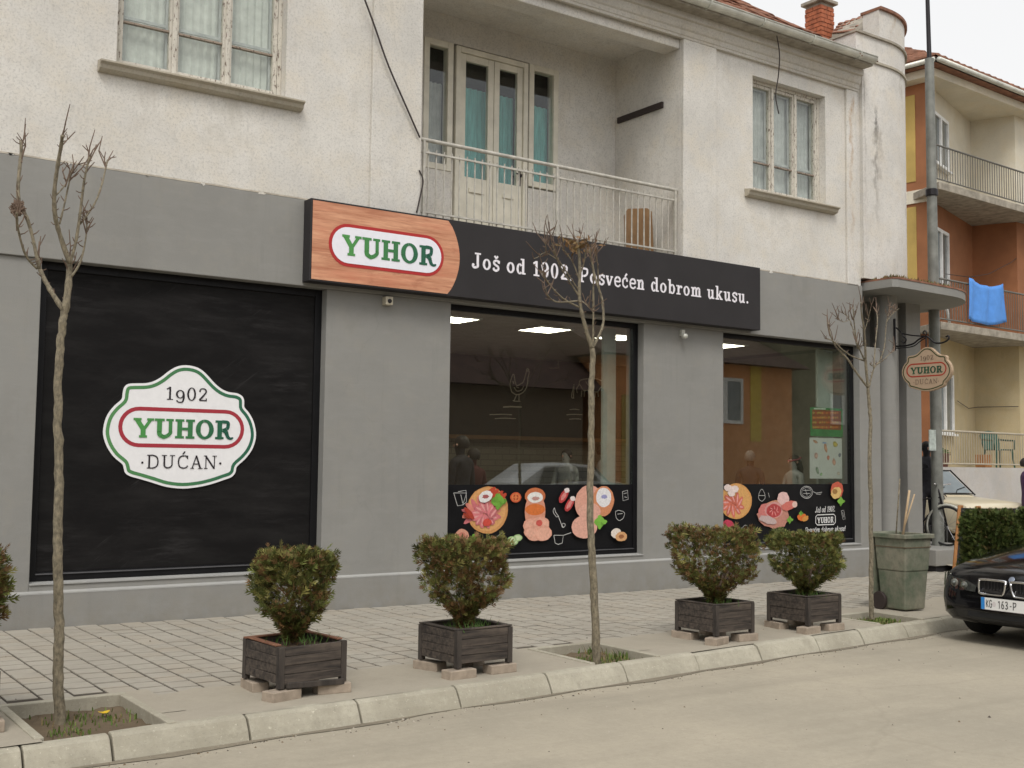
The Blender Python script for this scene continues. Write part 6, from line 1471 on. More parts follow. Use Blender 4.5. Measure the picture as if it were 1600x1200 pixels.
def car_boxy(name, label, col, group=None):
    t = thing(name, label, 'car', (0,0,0))
    X_ = [(0.0,.70,.36,.70,.0),(-.04,.745,.30,.745,.006),(-.12,.765,.26,.775,.012),(-.4,.785,.22,.80,.02),(-.9,.79,.21,.83,.02),(-1.25,.79,.21,.86,.01),(-1.7,.79,.21,.88,.0),(-2.6,.79,.21,.89,.0),(-3.3,.785,.22,.90,.0),(-3.7,.77,.25,.89,.0),(-3.85,.72,.32,.85,.0)]
    o = loft([body_sec(*p) for p in X_]).build('body', carpaint(name+'_paint', col, .35, .4), t, smooth=True, fixn=True)
    arches(o, (-.70,-3.1), .79, .31, .285)
    gh = [(-1.18,.70,.68,.86,.87),(-1.72,.715,.60,.87,1.33),(-2.3,.715,.60,.88,1.37),(-2.95,.71,.59,.89,1.34),(-3.62,.68,.62,.89,.94)]
    g = loft([[(x,0,z0-.05),(x,wb,z0-.05),(x,wb,z0),(x,wt,z1-.03),(x,wt*.85,z1),(x,0,z1+.012),(x,-wt*.85,z1),(x,-wt,z1-.03),(x,-wb,z0),(x,-wb,z0-.05)] for (x,wb,wt,z0,z1) in gh]); g.build('cabin', o.data.materials[0], t, smooth=True, fixn=True, angle=40)
    mb = MB(); quadpatch(mb, [(-1.225,.62,.912),(-1.225,-.62,.912),(-1.70,-.545,1.305),(-1.70,.545,1.305)], (.012,0,.014)); ws = mb.build('windscreen', simple('pale_car_glass',(.16,.19,.20),.06,0,.2,2,0,True), t)
    for s_ in (-1,1):
        mb = MB(); mb.tube([(-1.19,s_*.69,.885),(-1.715,s_*.595,1.345)], .016, 6); mb.build('window_seal', M['undercar'], t)
    mb = MB(); mb.tube([(-1.19,-.66,.905),(-1.19,.66,.905)], .012, 5); mb.build('window_seal', M['undercar'], t)
    mb = MB(); mb.tube([(-1.71,-.57,1.335),(-1.71,.57,1.335)], .014, 5); mb.build('window_seal', M['undercar'], t)
    for y0 in (-.28,.22):
        mb = MB(); mb.tube([(-1.185,y0,.925),(-1.26,y0+.1,.985),(-1.33,y0+.36,1.035)], .007, 5); mb.build('wiper', M['undercar'], t)
    for s_ in (-1,1):
        for (pa) in ([(-1.5,.735,.91),(-2.25,.735,.92),(-2.25,.612,1.30),(-1.8,.625,1.27)], [(-2.33,.735,.92),(-3.2,.73,.93),(-2.98,.605,1.27),(-2.33,.612,1.30)]):
            mb = MB(); quadpatch(mb, [(p[0],s_*p[1],p[2]) for p in pa], (0,s_*.004,0)); mb.build('side_window', M['carglass'], t)
        for xw in (-.70,-3.1): wheel(t, xw, s_*.70, .285, .285, .16, s_)
        l = MB(); l.lathe([(.085,0),(.085,.02),(.06,.035),(.002,.04)], (-.012, s_*.50, .615), 20, None, 'x'); l.build('headlamp', simple('old_lamp_glass',(.4,.4,.38),.1), t, smooth=True)
        MB().box(-.075,.004,s_*.625,s_*.735,.59,.68).build('indicator', simple('amber_lens',(.50,.10,.02),.2), t, bevel=.01)
    MB().box(-.03,.008,-.60,.60,.545,.685).build('grille', M['undercar'], t)
    for k in range(4): MB().box(-.02,.013,-.40,.40,.56+k*.032,.568+k*.032).build('grille_bar', M['chrome'], t)
    MB().box(-.02,.06,-.74,.74,.41,.50).build('bumper', M['chrome'], t, bevel=.02)
    MB().box(-3.6,-.2,-.66,.66,.19,.32).build('underbody', M['undercar'], t)
    return t
oc = car_boxy('beige_car', 'old boxy beige car parked in the side street behind the pole', (.62,.555,.41))
nc = atdepth(1556, 20.3); oc.location = (nc[0], nc[1], szz(nc[0], nc[1]+1)-.02); oc.rotation_euler = (0,0,math.atan2(-.98,-.2))
# the same kind of car in silver across the street, seen only as a reflection in the shop glass
rc = car_boxy('silver_car', 'silver boxy car parked across the street, mirrored in the shop glass', (.50,.51,.52))
rc.location = (20.6,-12.3,gz(18)-.02); rc.rotation_euler = (0,0,0); rc.scale = (1.2,1.2,1.22)

# ================================================================== PEOPLE
M['skin'] = simple('skin', (.50,.28,.20), .55, 0, .1, 20, 0, True); M['jeans'] = simple('blue_jeans', (.035,.06,.15), .85, 0, .3, 18, 0, True); M['shoe'] = simple('dark_shoe', (.02,.018,.016), .6)
M['jacketdark'] = simple('dark_jacket', (.026,.026,.034), .8, 0, .3, 14, 0, True); M['purple'] = simple('purple_jacket', (.055,.02,.075), .75, 0, .3, 14, 0, True); M['whitecoat'] = simple('white_work_coat', (.36,.36,.34), .8, 0, .1, 14, 0, True); M['hairdark'] = simple('dark_hair', (.018,.013,.01), .6, 0, .3, 40); M['hairgrey'] = simple('grey_hair', (.25,.24,.23), .7, 0, .25, 40); M['redsweater'] = simple('dark_red_sweater', (.10,.02,.02), .85)
def person(label, loc, rz, top, legs, hair, arms, H=1.72, group=None, long_hair=False, band=None):
    """faces local -y; arms = ((elbow, wrist) right, (elbow, wrist) left) in local metres for a 1.72 m figure"""
    t = thing('person', label, 'person', (0,0,0), 0, group); s = H/1.72
    J = {}; E = []; tagb = {}
    def j(n, p, r, par=None, m=0):
        J[n] = (p, r)
        if par: E.append((par, n)); tagb[(par, n)] = m
    TOP, LEG, SKIN, SHOE = 0, 1, 2, 3
    j('pel',(0,0,.93),(.145,.10)); j('waist',(0,0,1.08),(.135,.095),'pel',TOP); j('chest',(0,.005,1.27),(.165,.115),'waist',TOP); j('up',(0,.01,1.39),(.13,.09),'chest',TOP); j('neck',(0,.0,1.47),(.055,.055),'up',TOP)
    j('jaw',(0,-.022,1.535),(.062,.07),'neck',SKIN); j('head',(0,-.01,1.61),(.078,.095),'jaw',SKIN); j('crown',(0,.0,1.675),(.06,.075),'head',SKIN)
    for sd, sx in (('r',-1),('l',1)):
        el, wr = arms[0 if sd == 'r' else 1]
        j('sh'+sd,(sx*.175,.01,1.385),(.06,.06),'up',TOP); j('el'+sd,el,(.045,.045),'sh'+sd,TOP); j('wr'+sd,wr,(.028,.028),'el'+sd,TOP)
        e_, w_ = np.array(el), np.array(wr); d = (w_-e_)/np.linalg.norm(w_-e_); pm_ = w_+d*.07
        j('pa'+sd,tuple(pm_),(.034,.018),'wr'+sd,SKIN)
        side = np.cross(d, np.array([0,-1.0,.15])); side /= np.linalg.norm(side)
        j('hip'+sd,(sx*.085,0,.88),(.095,.10),'pel',LEG); j('kn'+sd,(sx*.10,-.015,.49),(.062,.065),'hip'+sd,LEG); j('an'+sd,(sx*.105,.02,.09),(.042,.045),'kn'+sd,LEG); j('ft'+sd,(sx*.115,-.13,.035),(.042,.03),'an'+sd,SHOE)
    names = list(J); me = bpy.data.meshes.new('body'); me.from_pydata([J[n][0] for n in names], [(names.index(a), names.index(b)) for a, b in E], [])
    o = bpy.data.objects.new('body', me); COL.objects.link(o); md = o.modifiers.new('skin', 'SKIN'); md.use_smooth_shade = True
    if not me.skin_vertices: me.skin_vertices.new()
    for i, n in enumerate(names): me.skin_vertices[0].data[i].radius = J[n][1]; me.skin_vertices[0].data[i].use_root = (n == 'pel')
    su = o.modifiers.new('sub', 'SUBSURF'); su.levels = 2; su.render_levels = 2
    bpy.context.view_layer.update(); ev = o.evaluated_get(bpy.context.evaluated_depsgraph_get()); nm = bpy.data.meshes.new_from_object(ev)
    o.modifiers.clear(); o.data = nm; bpy.data.meshes.remove(me)
    # fingers: five bent chains rooted in each palm, joined into the body mesh
    fb = MB()
    for sd in 'rl':
        el, wr = arms[0 if sd == 'r' else 1]; e_, w_ = np.array(el), np.array(wr); d = (w_-e_)/np.linalg.norm(w_-e_)
        side = np.cross(d, np.array([.1,-1.0,.2])); side /= np.linalg.norm(side); nrm = np.cross(side, d); pm_ = w_+d*.085
        for k, (off, L) in enumerate(((-.027,.062),(-.009,.074),(.010,.070),(.028,.055))):
            a = pm_+side*off; b = a+d*L*.5+nrm*.006; c = b+d*L*.35+nrm*.03; fb.tube([a-d*.02, a, b, c], [.0085,.0088,.008,.006], 6)
        sg_ = -1; a = w_+d*.04+side*(-.03); b = a+d*.03+side*(-.025)+nrm*.012; c = b+d*.028+nrm*.018; fb.tube([w_+d*.03, a, b, c], [.010,.010,.009,.0065], 6)
        
    b = bmesh.new(); b.from_mesh(nm); nb0 = len(b.faces); tmpm = fb.mesh('f'); b.from_mesh(tmpm); b.faces.ensure_lookup_table()
    segs = [(np.array(J[a][0]), np.array(J[c][0]), tagb[(a,c)]) for a, c in E]
    for i, f in enumerate(b.faces):
        f.smooth = True
        if i >= nb0: f.material_index = SKIN; continue
        p = np.array(f.calc_center_median()); best = (9, 0)
        for a, c, m in segs:
            ab = c-a; tt = max(0, min(1, (p-a).dot(ab)/ab.dot(ab))); dd = np.linalg.norm(p-a-ab*tt)
            if dd < best[0]: best = (dd, m)
        f.material_index = best[1]
        if p[2] > 1.47: f.material_index = SKIN
    b.to_mesh(nm); b.free(); bpy.data.meshes.remove(tmpm); nm.materials.clear()
    for m in (top, legs, M['skin'], M['shoe']): nm.materials.append(m)
    nm.name = 'body'; o.parent = t
    # hair cap, ears, nose, eyes, mouth
    hb = MB(); vs = []; fs = []; nu, nv = 20, 10; hc = np.array([0,.012,1.625])
    for i in range(nv+1):
        ph = R(-35 if not long_hair else -60)+(R(90)-R(-35 if not long_hair else -60))*i/nv
        for k in range(nu):
            a = 6.283*k/nu; front = max(0, -math.sin(a)); z_ = math.sin(ph); lim = .25+.25*front
            rx_, ry_, rz_ = .088, .108, .118
            zz = max(z_, -.9+1.35*front)
            q = math.sqrt(max(0, 1-min(1, zz*zz))) if zz > z_ else math.cos(ph)
            vs.append((hc[0]+rx_*q*math.cos(a)*random.uniform(.98,1.03), hc[1]+ry_*q*math.sin(a)*random.uniform(.98,1.03), hc[2]+rz_*zz*.92))
    fs = [(i*nu+k, i*nu+(k+1)%nu, (i+1)*nu+(k+1)%nu, (i+1)*nu+k) for i in range(nv) for k in range(nu)]; hb.add(vs, fs)
    if long_hair:
        for k in range(26): a = R(20+140*k/25); hb.tube([(.085*math.cos(a),.012+.10*math.sin(a),1.62),(.10*math.cos(a),.03+.11*math.sin(a),1.50),(.09*math.cos(a),.05+.10*math.sin(a),1.36)], [.022,.022,.010], 6)
    hb.build('hair', hair, None, smooth=True).parent = t
    if band is not None: bd = MB(); bd.tube([(.093*math.cos(6.283*k/20), .012+.112*math.sin(6.283*k/20), 1.655+.03*math.sin(6.283*k/20)) for k in range(21)], .012, 6); bd.build('hair_band', band, None, smooth=True).parent = t
    fm = MB(); fm.tube([(0,-.105,1.625),(0,-.122,1.595),(0,-.108,1.582)], [.008,.014,.008], 6)
    for sx in (-1,1): fm.lathe([(.003,-.012),(.016,-.008),(.018,.012),(.006,.022)], (sx*.08,.0,1.605), 8, None, 'x')
    fm.build('nose_and_ears', M['skin'], None, smooth=True).parent = t
    em = MB()
    for sx in (-1,1): em.lathe([(.002,-.004),(.006,-.001),(.006,.006)], (sx*.032,-.098,1.625), 8, None, 'y')
    em.lathe([(.001,-.003),(.009,.0),(.009,.004)], (0,-.088,1.553), 8, None, 'y'); em.build('eyes_and_mouth', M['hairdark'], None).parent = t
    t.scale = (s,s,s); t.location = loc; t.rotation_euler = (0,0,rz); return t
A_down = (((-.22,.02,1.12),(-.23,-.05,.88)), ((.22,.02,1.12),(.23,-.05,.88)))
A_phone = (((-.24,-.02,1.14),(-.12,-.26,1.27)), ((.22,.02,1.12),(.23,-.05,.88)))
A_work = (((-.22,-.04,1.14),(-.14,-.28,1.08)), ((.22,-.04,1.14),(.14,-.28,1.08)))
w1 = atdepth(1446, 19.4); person('person in dark jacket and blue jeans half hidden behind the corner, hand raised', (w1[0], w1[1], .272), R(-40), M['jacketdark'], M['jeans'], M['hairdark'], A_phone, 1.72)
w2 = atdepth(1602, 20.5); person('person in purple jacket standing before the pale terrace wall', (w2[0], w2[1], szz(*w2)), R(40), M['purple'], M['jeans'], M['hairdark'], A_down, 1.68)
for (px, dpt, rz, top, leg_, hair, arm, H, lab, lh, bnd) in (
    (722, 15.2, R(200), M['jacketdark'], M['jeans'], M['hairdark'], A_down, 1.78, 'customer in dark jacket with back to the glass, inside the shop before the counter', False, None),
    (741, 15.6, R(190), M['redsweater'], M['jeans'], M['hairdark'], A_down, 1.62, 'customer in dark red sweater beside the customer in the dark jacket inside the shop', False, None),
    (886, 18.3, R(-70), M['whitecoat'], M['jeans'], M['hairdark'], A_work, 1.66, 'shop worker in white coat behind the counter, seen through the food window', False, None),
    (944, 18.6, R(40), M['whitecoat'], M['jeans'], M['hairdark'], A_work, 1.74, 'taller shop worker in white coat behind the counter near the timber post', False, None),
    (1172, 18.0, R(120), M['jacketdark'], M['jeans'], M['hairgrey'], A_down, 1.66, 'grey haired customer in dark coat inside the last shop window', False, None),
    (1240, 17.7, R(-100), M['whitecoat'], M['jeans'], M['hairdark'], A_work, 1.60, 'dark haired worker in white with pink hair band inside the last shop window', True, simple('pink_band',(.35,.06,.09),.7))):
    q = atdepth(px, dpt); person(lab, (q[0], q[1], IF_), rz, top, leg_, hair, arm, H, None, lh, bnd)
# bicycle half hidden behind the pole
bk = atdepth(1481, 18.9); t = thing('bicycle', 'dark bicycle with grey mudguards parked behind the pole on the platform', 'bicycle', (0,0,0))
for (cx_) in (0.0, 1.02):
    mb = MB(); mb.tube([(cx_+.31*math.cos(6.283*k/28),0,.33+.31*math.sin(6.283*k/28)) for k in range(29)], .019, 7); wh = mb.build('wheel', M['tyre'], t, smooth=True)
    sp_ = MB()
    for k in range(12): a = 6.283*k/12; sp_.tube([(cx_,0,.33),(cx_+.3*math.cos(a),0,.33+.3*math.sin(a))], .0025, 4)
    sp_.build('spoke', M['rim'], wh)
    mb = MB(); mb.tube([(cx_+.345*math.cos(R(a)),0,.33+.345*math.sin(R(a))) for a in range(-20,190,12)], .022, 6); mb.build('mudguard', M['zinc'], t, smooth=True)
mb = MB(); mb.tube([(0,0,.33),(.12,0,.86),(.16,0,.98)], .016, 6); mb.tube([(.1,0,.8),(.62,0,.72),(1.02,0,.33),(.5,0,.3),(.11,0,.72)], .016, 6); mb.tube([(.5,0,.3),(.64,0,.88)], .015, 6); mb.build('frame', M['iron'], t, smooth=True)
mb = MB(); mb.tube([(.06,-.26,1.02),(.15,-.1,1.0),(.15,.1,1.0),(.06,.26,1.02)], .012, 6); mb.build('handlebar', M['chrome'], t, smooth=True)
mb = MB(); mb.box(.52,.78,-.07,.07,.88,.93); mb.build('saddle', M['iron'], t, bevel=.025)
t.location = (bk[0]-.08, bk[1], .272); t.rotation_euler = (0,0,R(96))

# ================================================================== NEIGHBOUR HOUSE
K = np.array([21.06, 3.7]); uf = np.array([math.cos(R(2.7)), math.sin(R(2.7))]); aw = np.array([math.sin(R(72)), math.cos(R(72))]); bw = np.array([math.sin(R(158)), math.cos(R(158))]); lw_ = np.array([math.sin(R(-7)), math.cos(R(-7))])
I_ = K+aw*3.44; J_ = I_+bw*.98
M['orange'] = simple('terracotta_render', (.30,.125,.055), .9, 0, .18, 1.5, .2); M['yellow'] = simple('ochre_render', (.47,.33,.10), .9, 0, .15, 1.6, .2); M['cream2'] = stucco('cream_render', (.72,.67,.55), .3, .25); M['yellowcream'] = stucco('yellowish_render', (.55,.46,.29), .35, .25); M['palewall'] = stucco('pale_terrace_wall', (.52,.50,.48), .3, .3); M['pvc'] = simple('white_window', (.75,.75,.73), .4)
NBH = thing('orange_house', 'three storey orange and cream house with balconies beyond the side street', 'building', (K[0]+3, K[1]+2, 0))
Zf = [1.57, 4.54, 7.45, 10.15]
back = K+lw_*4.6; right = K+uf*10; bright = right+lw_*4.6
def poly3(mb, pts, z0, z1): mb.prism([tuple(p) for p in pts], z0, z1)
for i, mat_ in ((0, 'yellowcream'), (1, 'orange'), (2, 'cream2')):
    mb = MB(); poly3(mb, [K, I_, J_, right, bright, back], Zf[i]+.001, Zf[i+1]-.16); mb.build('storey_wall', M[mat_], NBH, fixn=True)
mb = MB(); poly3(mb, [K-uf*.62-lw_*.6, right-lw_*.6, bright, back], -.4, Zf[0]); mb.build('terrace_wall', M['palewall'], NBH, fixn=True)
for i in (1, 2):
    p = [K-uf*.62-lw_*.62, right-lw_*.62, right+lw_*.5, I_+aw*.3+lw_*.1, K+lw_*.3-uf*.05]
    mb = MB(); poly3(mb, p, Zf[i]-.158, Zf[i]+.0); sl_ = mb.build('balcony_slab', M['mortar'], NBH, fixn=True, bevel=.01)
# side wall facing the side street: ochre field with orange borders
nside = np.array([-lw_[1], lw_[0]])
def sidebox(a, b, z0, z1, th, mat, name):
    mb = MB(); p = [K+lw_*a, K+lw_*b, K+lw_*b+nside*th, K+lw_*a+nside*th]; poly3(mb, p, z0, z1); mb.build(name, M[mat], NBH, fixn=True)
sidebox(0.0, 4.6, -.3, 10.0, .02, 'orange', 'side_render')
for (z0, z1) in ((.6, 4.1),(4.8,7.15),(7.7,9.6)): sidebox(.25, 3.2, z0, z1, .035, 'yellow', 'ochre_panel')
sidebox(0.0, 4.6, 7.22, 7.50, .05, 'cream2', 'string_course')
# windows on the recessed wall
nA = np.array([aw[1], -aw[0]])
def nb_window(s0, s1, z0, z1):
    P = lambda s_, z, d: (K[0]+aw[0]*s_+nA[0]*d, K[1]+aw[1]*s_+nA[1]*d, z)
    def bar(mb, a, b, za, zb, d0, d1): mb.add([P(a,za,d0),P(b,za,d0),P(b,za,d1),P(a,za,d1),P(a,zb,d0),P(b,zb,d0),P(b,zb,d1),P(a,zb,d1)], [(3,2,1,0),(4,5,6,7),(0,1,5,4),(1,2,6,5),(2,3,7,6),(3,0,4,7)])
    f = MB(); w_ = .07
    bar(f,s0,s0+w_,z0,z1,.002,.06); bar(f,s1-w_,s1,z0,z1,.002,.06); bar(f,s0+w_,s1-w_,z0,z0+w_,.002,.06); bar(f,s0+w_,s1-w_,z1-w_,z1,.002,.06); bar(f,(s0+s1)/2-.04,(s0+s1)/2+.04,z0+w_,z1-w_,.002,.065)
    win = f.build('window', M['pvc'], NBH, fixn=True)
    g = MB(); bar(g,s0+w_,(s0+s1)/2-.04,z0+w_,z1-w_,.004,.02); g.build('pane', simple('house_pane',(.12,.14,.14),.1,0,.3,2), win, fixn=True)
    g = MB(); bar(g,(s0+s1)/2+.04,s1-w_,z0+w_,z1-w_,.004,.02); g.build('pane', simple('house_pane',(.16,.17,.16),.1,0,.3,2), win, fixn=True)
    g = MB(); bar(g,s0-.06,s1+.06,z0-.05,z0-.001,.002,.12); g.build('sill', M['pvc'], win, fixn=True)
nb_window(.3, 1.55, 2.30, 3.60); nb_window(.25, 1.35, 5.30, 6.75); nb_window(.3, 1.45, 8.15, 9.30)
# dark door at the back of the middle balcony
mb = MB(); q0, q1 = I_+bw*.05, I_+bw*.0; 
# roof
rf = MB(); e0, e1 = K-uf*.55-lw_*.55, K+uf*10.5-lw_*.55; ap = K+uf*.2+lw_*2.2; b0, b1 = K+lw_*5.0-uf*.55, K+uf*10.5+lw_*5.0
Zr = 10.12; Za = Zr+1.35
rf.add([(*e0,Zr),(*e1,Zr),(*ap,Za),(*b0,Zr),(*b1,Zr)], [(0,1,2),(0,2,3),(2,1,4),(2,4,3)]); rf.add([(*e0,Zr-.12),(*e1,Zr-.12),(*b1,Zr-.12),(*b0,Zr-.12)], [(3,2,1,0)])
rfo = rf.build('roof', M['tile'], NBH)
# courses of tiles on the visible eave
for (A0_, A1_, B0_, B1_, nn_) in ((e0, e1, ap, ap, 44), (b0, e0, ap, ap, 20)):
    A0_, A1_, B0_, B1_ = [np.array([*p, z]) for p, z in ((A0_,Zr),(A1_,Zr),(B0_,Za),(B1_,Za))]
    for r in range(7):
        for k in range(nn_):
            u0, u1, v0, v1 = k/nn_, (k+.94)/nn_, r*.13, r*.13+.15
            f_ = lambda u, v: (A0_*(1-u)+A1_*u)*(1-v)+(B0_*(1-u)+B1_*u)*v
            dz = random.uniform(0,.012); q = [f_(u0,v0)+[0,0,.06+dz], f_(u1,v0)+[0,0,.06+dz], f_(u1,v1)+[0,0,.03], f_(u0,v1)+[0,0,.03]]
            m_ = MB(); m_.add(q+[p-np.array([0,0,.03]) for p in q]+[(q[0]+q[1])/2+[0,0,.03], (q[2]+q[3])/2+[0,0,.03]], [(0,8,9,3),(8,1,2,9),(0,4,5,1),(1,5,6,2),(3,7,4,0),(0,1,8)]); m_.build('roof_tile', M['tile'], rfo, fixn=True)
mb = MB(); mb.tube([(*(e0-uf*.0-lw_*.06),Zr-.07),(*(e1-lw_*.06),Zr-.07)], .055, 8); mb.tube([(*(e0-uf*.06),Zr-.07),(*(b0-uf*.06),Zr-.07)], .055, 8); mb.build('eave_gutter', M['zinc'], NBH, smooth=True)
fl_ = MB(); poly3(fl_, [K-uf*.35-lw_*.35, K+uf*10.3-lw_*.35, K+uf*10.3+lw_*4.8, K+lw_*4.8-uf*.35], Zr-.30, Zr-.13); fl_.build('eave_soffit', M['cream2'], NBH, fixn=True)
# railings
def nb_rail(z0, h, mat, lab, s0, s1, n, off):
    t = thing('balcony_railing', lab, 'railing', (K[0], K[1], z0))
    P = lambda s_: K+uf*s_-lw_*off
    for zz, r in ((z0+h,.022),(z0+.07,.016)):
        mb = MB(); mb.tube([(*P(s0),zz),(*P(s1),zz)], r, 6); mb.build('rail', mat, t, smooth=True)
    me = MB().tube([(0,0,0),(0,0,h-.08)], .009, 5).mesh('baluster', mat)
    for k in range(n):
        o = bpy.data.objects.new('baluster', me); COL.objects.link(o); p = P(s0+(s1-s0)*k/(n-1)); o.location = (p[0],p[1],z0+.08); attach(o, t)
    return t
M['railgrey'] = simple('grey_rail', (.13,.125,.11), .5); M['railpale'] = simple('pale_rail', (.40,.36,.28), .5)
nb_rail(Zf[0], .74, M['railpale'], 'pale railing of thin bars on the terrace above the beige car', -.55, 6.0, 70, .55)
nb_rail(Zf[1], .90, M['railgrey'], 'dark railing on the middle orange balcony with the blue cloth', -.6, 6.0, 68, .57)
nb_rail(Zf[2], .78, M['railgrey'], 'dark railing of the top cream balcony under the eave', -.6, 6.0, 68, .57)
# blue cloth over the middle railing
def nbp(px, py, off): # point on the plane of the railings
    d = ray(px, py); P0_ = K-lw_*off; nn_ = np.array([-uf[1], uf[0]]); tt = ((P0_-CAM[:2]) @ nn_)/(d[:2] @ nn_); return CAM+d*tt
top_l, top_r, bot_l, bot_r = nbp(1514,434,.62), nbp(1569,443,.62), nbp(1512,498,.63), nbp(1573,503,.63)
mb = MB(); n = 26; vs = []
for i in range(n+1):
    u = i/n
    for k in range(11):
        v = k/10; p = (top_l*(1-u)+top_r*u)*(1-v)+(bot_l*(1-u)+bot_r*u)*v; sag = .12*math.sin(u*math.pi)*(1-v)+.10*math.sin(u*math.pi)*v
        vs.append(p+np.array([-.0,-.025*math.sin(u*17+v*2)-.012*math.sin(u*31), -sag]))
mb.add(vs, [(i*11+k,(i+1)*11+k,(i+1)*11+k+1,i*11+k+1) for i in range(n) for k in range(10)])
cl_ = mb.build('blue_cloth', simple('blue_towel', (.09,.27,.68), .9, 0, .1, 8), smooth=True); so_ = cl_.modifiers.new('s','SOLIDIFY'); so_.thickness = .006
tag(cl_, 'bright blue cloth hung over the middle balcony of the orange house', 'cloth')
cable('washing_line', [nbp(1478,428,.0),nbp(1515,433,.0),nbp(1545,428,.0),nbp(1580,410,.0),nbp(1610,385,.0)], .008, 'thin washing line slung across the orange balcony above the blue cloth')
cable('wall_wire', [tuple(np.array([*(I_-aw*1.6),3.05])+[.0,-.05,0]), tuple(np.array([*(I_-aw*.7),2.92])+[.0,-.05,0]), (*(I_+bw*.1-[.06,0]),2.98), (*(J_-[.06,0]),2.98)], .008, 'sagging wire along the yellowish ground floor wall of the orange house')
mb = MB(); a = nbp(1481,500,.3); b = nbp(1476,470,.1); mb.tube([nbp(1485,512,.45), nbp(1474,455,.45)], .03, 8); tag(mb.build('leaning_pipe', M['pvc'], smooth=True), 'short pale pipe leaning on the middle orange balcony beside the cloth', 'pipe')
# green plastic chair and flower pot on the terrace
pc_ = nbp(1560,733,.12); M['greenplastic'] = simple('green_plastic', (.012,.075,.05), .45)
t = thing('garden_chair', 'dark green plastic garden chair on the terrace of the orange house', 'chair', (0,0,0))
MB().box(-.24,.24,-.23,.23,.40,.43).build('seat', M['greenplastic'], t, bevel=.015)
mb = MB(); vs = [(-.23,.20,.43),(.23,.20,.43),(.25,.30,.74),(.20,.33,.84),(.0,.34,.87),(-.20,.33,.84),(-.25,.30,.74)]; mb.add(vs+[(v[0],v[1]+.03,v[2]) for v in vs], [tuple(range(7)), tuple(range(13,6,-1))]+[(i,(i+1)%7,(i+1)%7+7,i+7) for i in range(7)]); mb.build('backrest', M['greenplastic'], t, fixn=True)
for sx in (-1,1):
    for sy in (-1,1): MB().tube([(sx*.21,sy*.20,.41),(sx*.25,sy*.25,0)], [.028,.02], 6).build('leg', M['greenplastic'], t)
    MB().tube([(sx*.25,.27,.66),(sx*.28,.05,.64),(sx*.28,-.2,.63),(sx*.26,-.22,.42)], .024, 6).build('armrest', M['greenplastic'], t, smooth=True)
t.location = (pc_[0], pc_[1], Zf[0]+.002); t.rotation_euler = (0,0,R(-20)); t.scale = (.95,.95,.95)
pp = nbp(1473,733,.35); t = thing('flower_pot', 'brown flower pot with a low green plant on the terrace edge', 'flower pot', (0,0,0))
MB().lathe([(.10,0),(.14,.24),(.155,.24),(.155,.28),(.13,.28),(.12,.22)], (0,0,0), 18).build('pot', simple('brown_pot',(.13,.05,.035),.7), t, smooth=True, angle=40)
mb = MB()
for k in range(260):
    a, r = random.uniform(0,6.28), random.uniform(0,.15); z_ = .27+random.uniform(0,.13)*(1-r/.2); s_ = random.uniform(.015,.03); b = random.uniform(0,6.28)
    mb.add([(r*math.cos(a)-s_*math.cos(b),r*math.sin(a)-s_*math.sin(b),z_),(r*math.cos(a),r*math.sin(a),z_+s_*.8),(r*math.cos(a)+s_*math.cos(b),r*math.sin(a)+s_*math.sin(b),z_+s_*.4)], [(0,1,2)], random.choice([(.05,.13,.03),(.08,.18,.04),(.1,.12,.03)]))
tag(mb.build('plant', M['grass'], t), kind='stuff'); t.location = (pp[0], pp[1], Zf[0]+.002)
bx_ = nbp(1537,733,.15); mb = MB(); mb.box(bx_[0]-.13,bx_[0]+.13,bx_[1]-.12,bx_[1]+.12,Zf[0]+.002,Zf[0]+.28); tag(mb.build('brown_crate', M['frame'], bevel=.01), 'small brown crate beside the green garden chair on the terrace', 'crate')

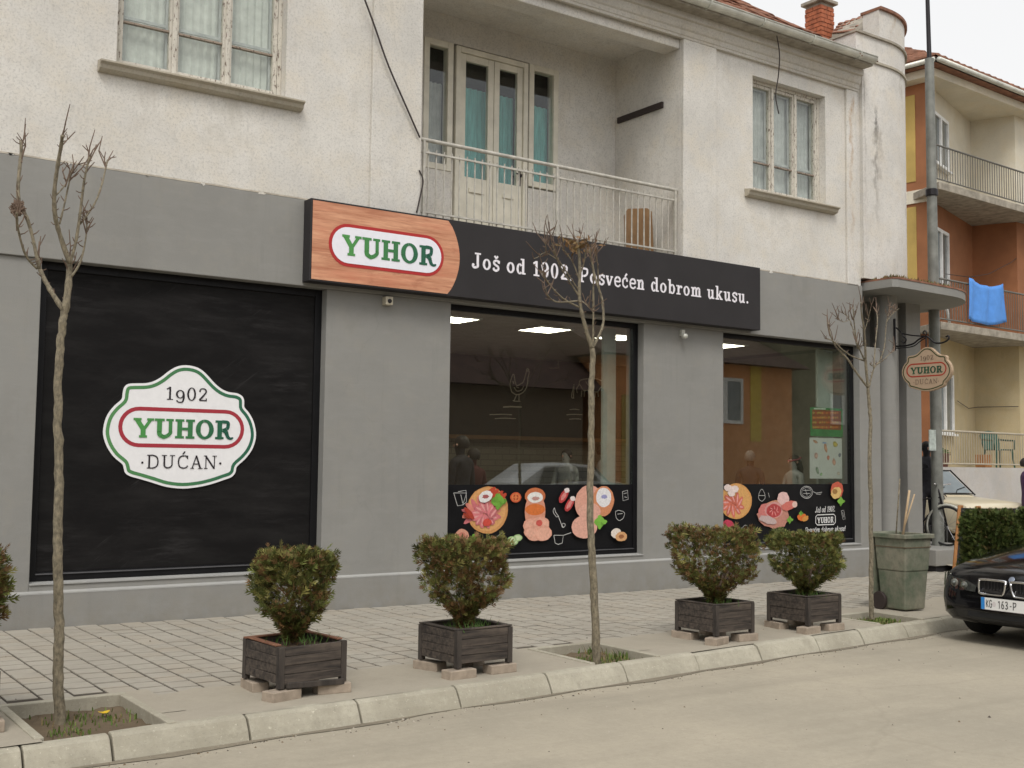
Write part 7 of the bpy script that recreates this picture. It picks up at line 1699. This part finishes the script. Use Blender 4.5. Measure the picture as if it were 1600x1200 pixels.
# ================================================================== ACROSS THE STREET (behind the camera, mirrored in the shop glass)
def house(name, label, x0, x1, y0, y1, zt, wall, roofm, pitch, wins, trims=()):
    t = thing(name, label, 'building', ((x0+x1)/2, (y0+y1)/2, -.1))
    MB().box(x0,x1,y0,y1,-.4,zt).build('wall', wall, t)
    ov = .5; zr_ = zt+pitch*(y1-y0)/2
    r = MB(); ym = (y0+y1)/2
    r.add([(x0-ov,y1+ov,zt-.12),(x1+ov,y1+ov,zt-.12),(x1+ov,ym,zr_),(x0-ov,ym,zr_),(x0-ov,y0-ov,zt-.12),(x1+ov,y0-ov,zt-.12)], [(0,1,2,3),(3,2,5,4),(0,3,4),(1,5,2),(0,4,5,1)])
    ro = r.build('roof', roofm, t, fixn=True)
    for (xa, xb, za, zb) in wins:
        f = MB(); frame(f, xa, xb, za, zb, y1+.003, y1+.06, .12); f.box((xa+xb)/2-.11,(xa+xb)/2+.11,y1+.003,y1+.065,za+.12,zb-.12); w_ = f.build('window', M['pvc'], t)
        MB().box(xa+.12,(xa+xb)/2-.11,y1+.004,y1+.02,za+.12,zb-.12).build('pane', simple('house_pane',(.2,.23,.24),.1), w_); MB().box((xa+xb)/2+.11,xb-.12,y1+.004,y1+.02,za+.12,zb-.12).build('pane', simple('house_pane',(.2,.23,.24),.1), w_)
    for (xa, xb, za, zb, m_) in trims: MB().box(xa,xb,y1+.0005,y1+.03,za,zb).build('render_band', m_, t)
    return t, ro, zr_
M['orange2'] = simple('bright_orange_render', (.66,.30,.12), .9, 0, .12, 1.5); M['darkroof'] = simple('dark_tile', (.085,.05,.038), .9, 0, .3, 3)
house('orange_cottage', 'orange house with yellow stripe and white window across the street, mirrored in the glass', 23.6, 32.4, -24.0, -17.0, 5.2, M['orange2'], M['darkroof'], .5, [(28.0,29.8,3.0,4.6)], [(30.2,30.75,2.4,5.1,simple('bright_yellow_render',(.66,.48,.08),.9)),(24.2,26.0,.6,3.8,M['yellow'])])
tt, ro, zr_ = house('brown_cottage', 'low brown roofed house across the street, mirrored in the glass', 6.0, 23.0, -24.5, -17.5, 4.0, simple('drab_render',(.17,.13,.09),.9), M['darkroof'], .88, [(9,10.6,.9,2.3),(16,17.6,.9,2.3)])
sk = MB(); sk.box(17.2,18.4,-.02,.02,0,1.2); sk.v = [(v[0], -18.6-v[2]*.75+v[1], 4.0+.88*1.1-.1+v[2]*.66+.12) for v in sk.v]; sk.build('skylight', simple('skylight_glass',(.35,.40,.42),.15), ro)
house('grey_green_house', 'tall dull green house beyond the orange one across the street, mirrored in the glass', 33.2, 52, -25, -18.2, 6.6, simple('drab_green_render',(.20,.20,.13),.9,0,.35,.8), M['darkroof'], .6, [(36,37.6,3.2,4.8),(40,41.6,3.2,4.8)])
house('left_cottage', 'pale house across the street from the blackboard window', -22, 4.0, -25, -17.5, 3.4, simple('pale_render',(.42,.38,.32),.9), M['darkroof'], .6, [(-6,-4.4,.9,2.3),(-1,.6,.9,2.3)])
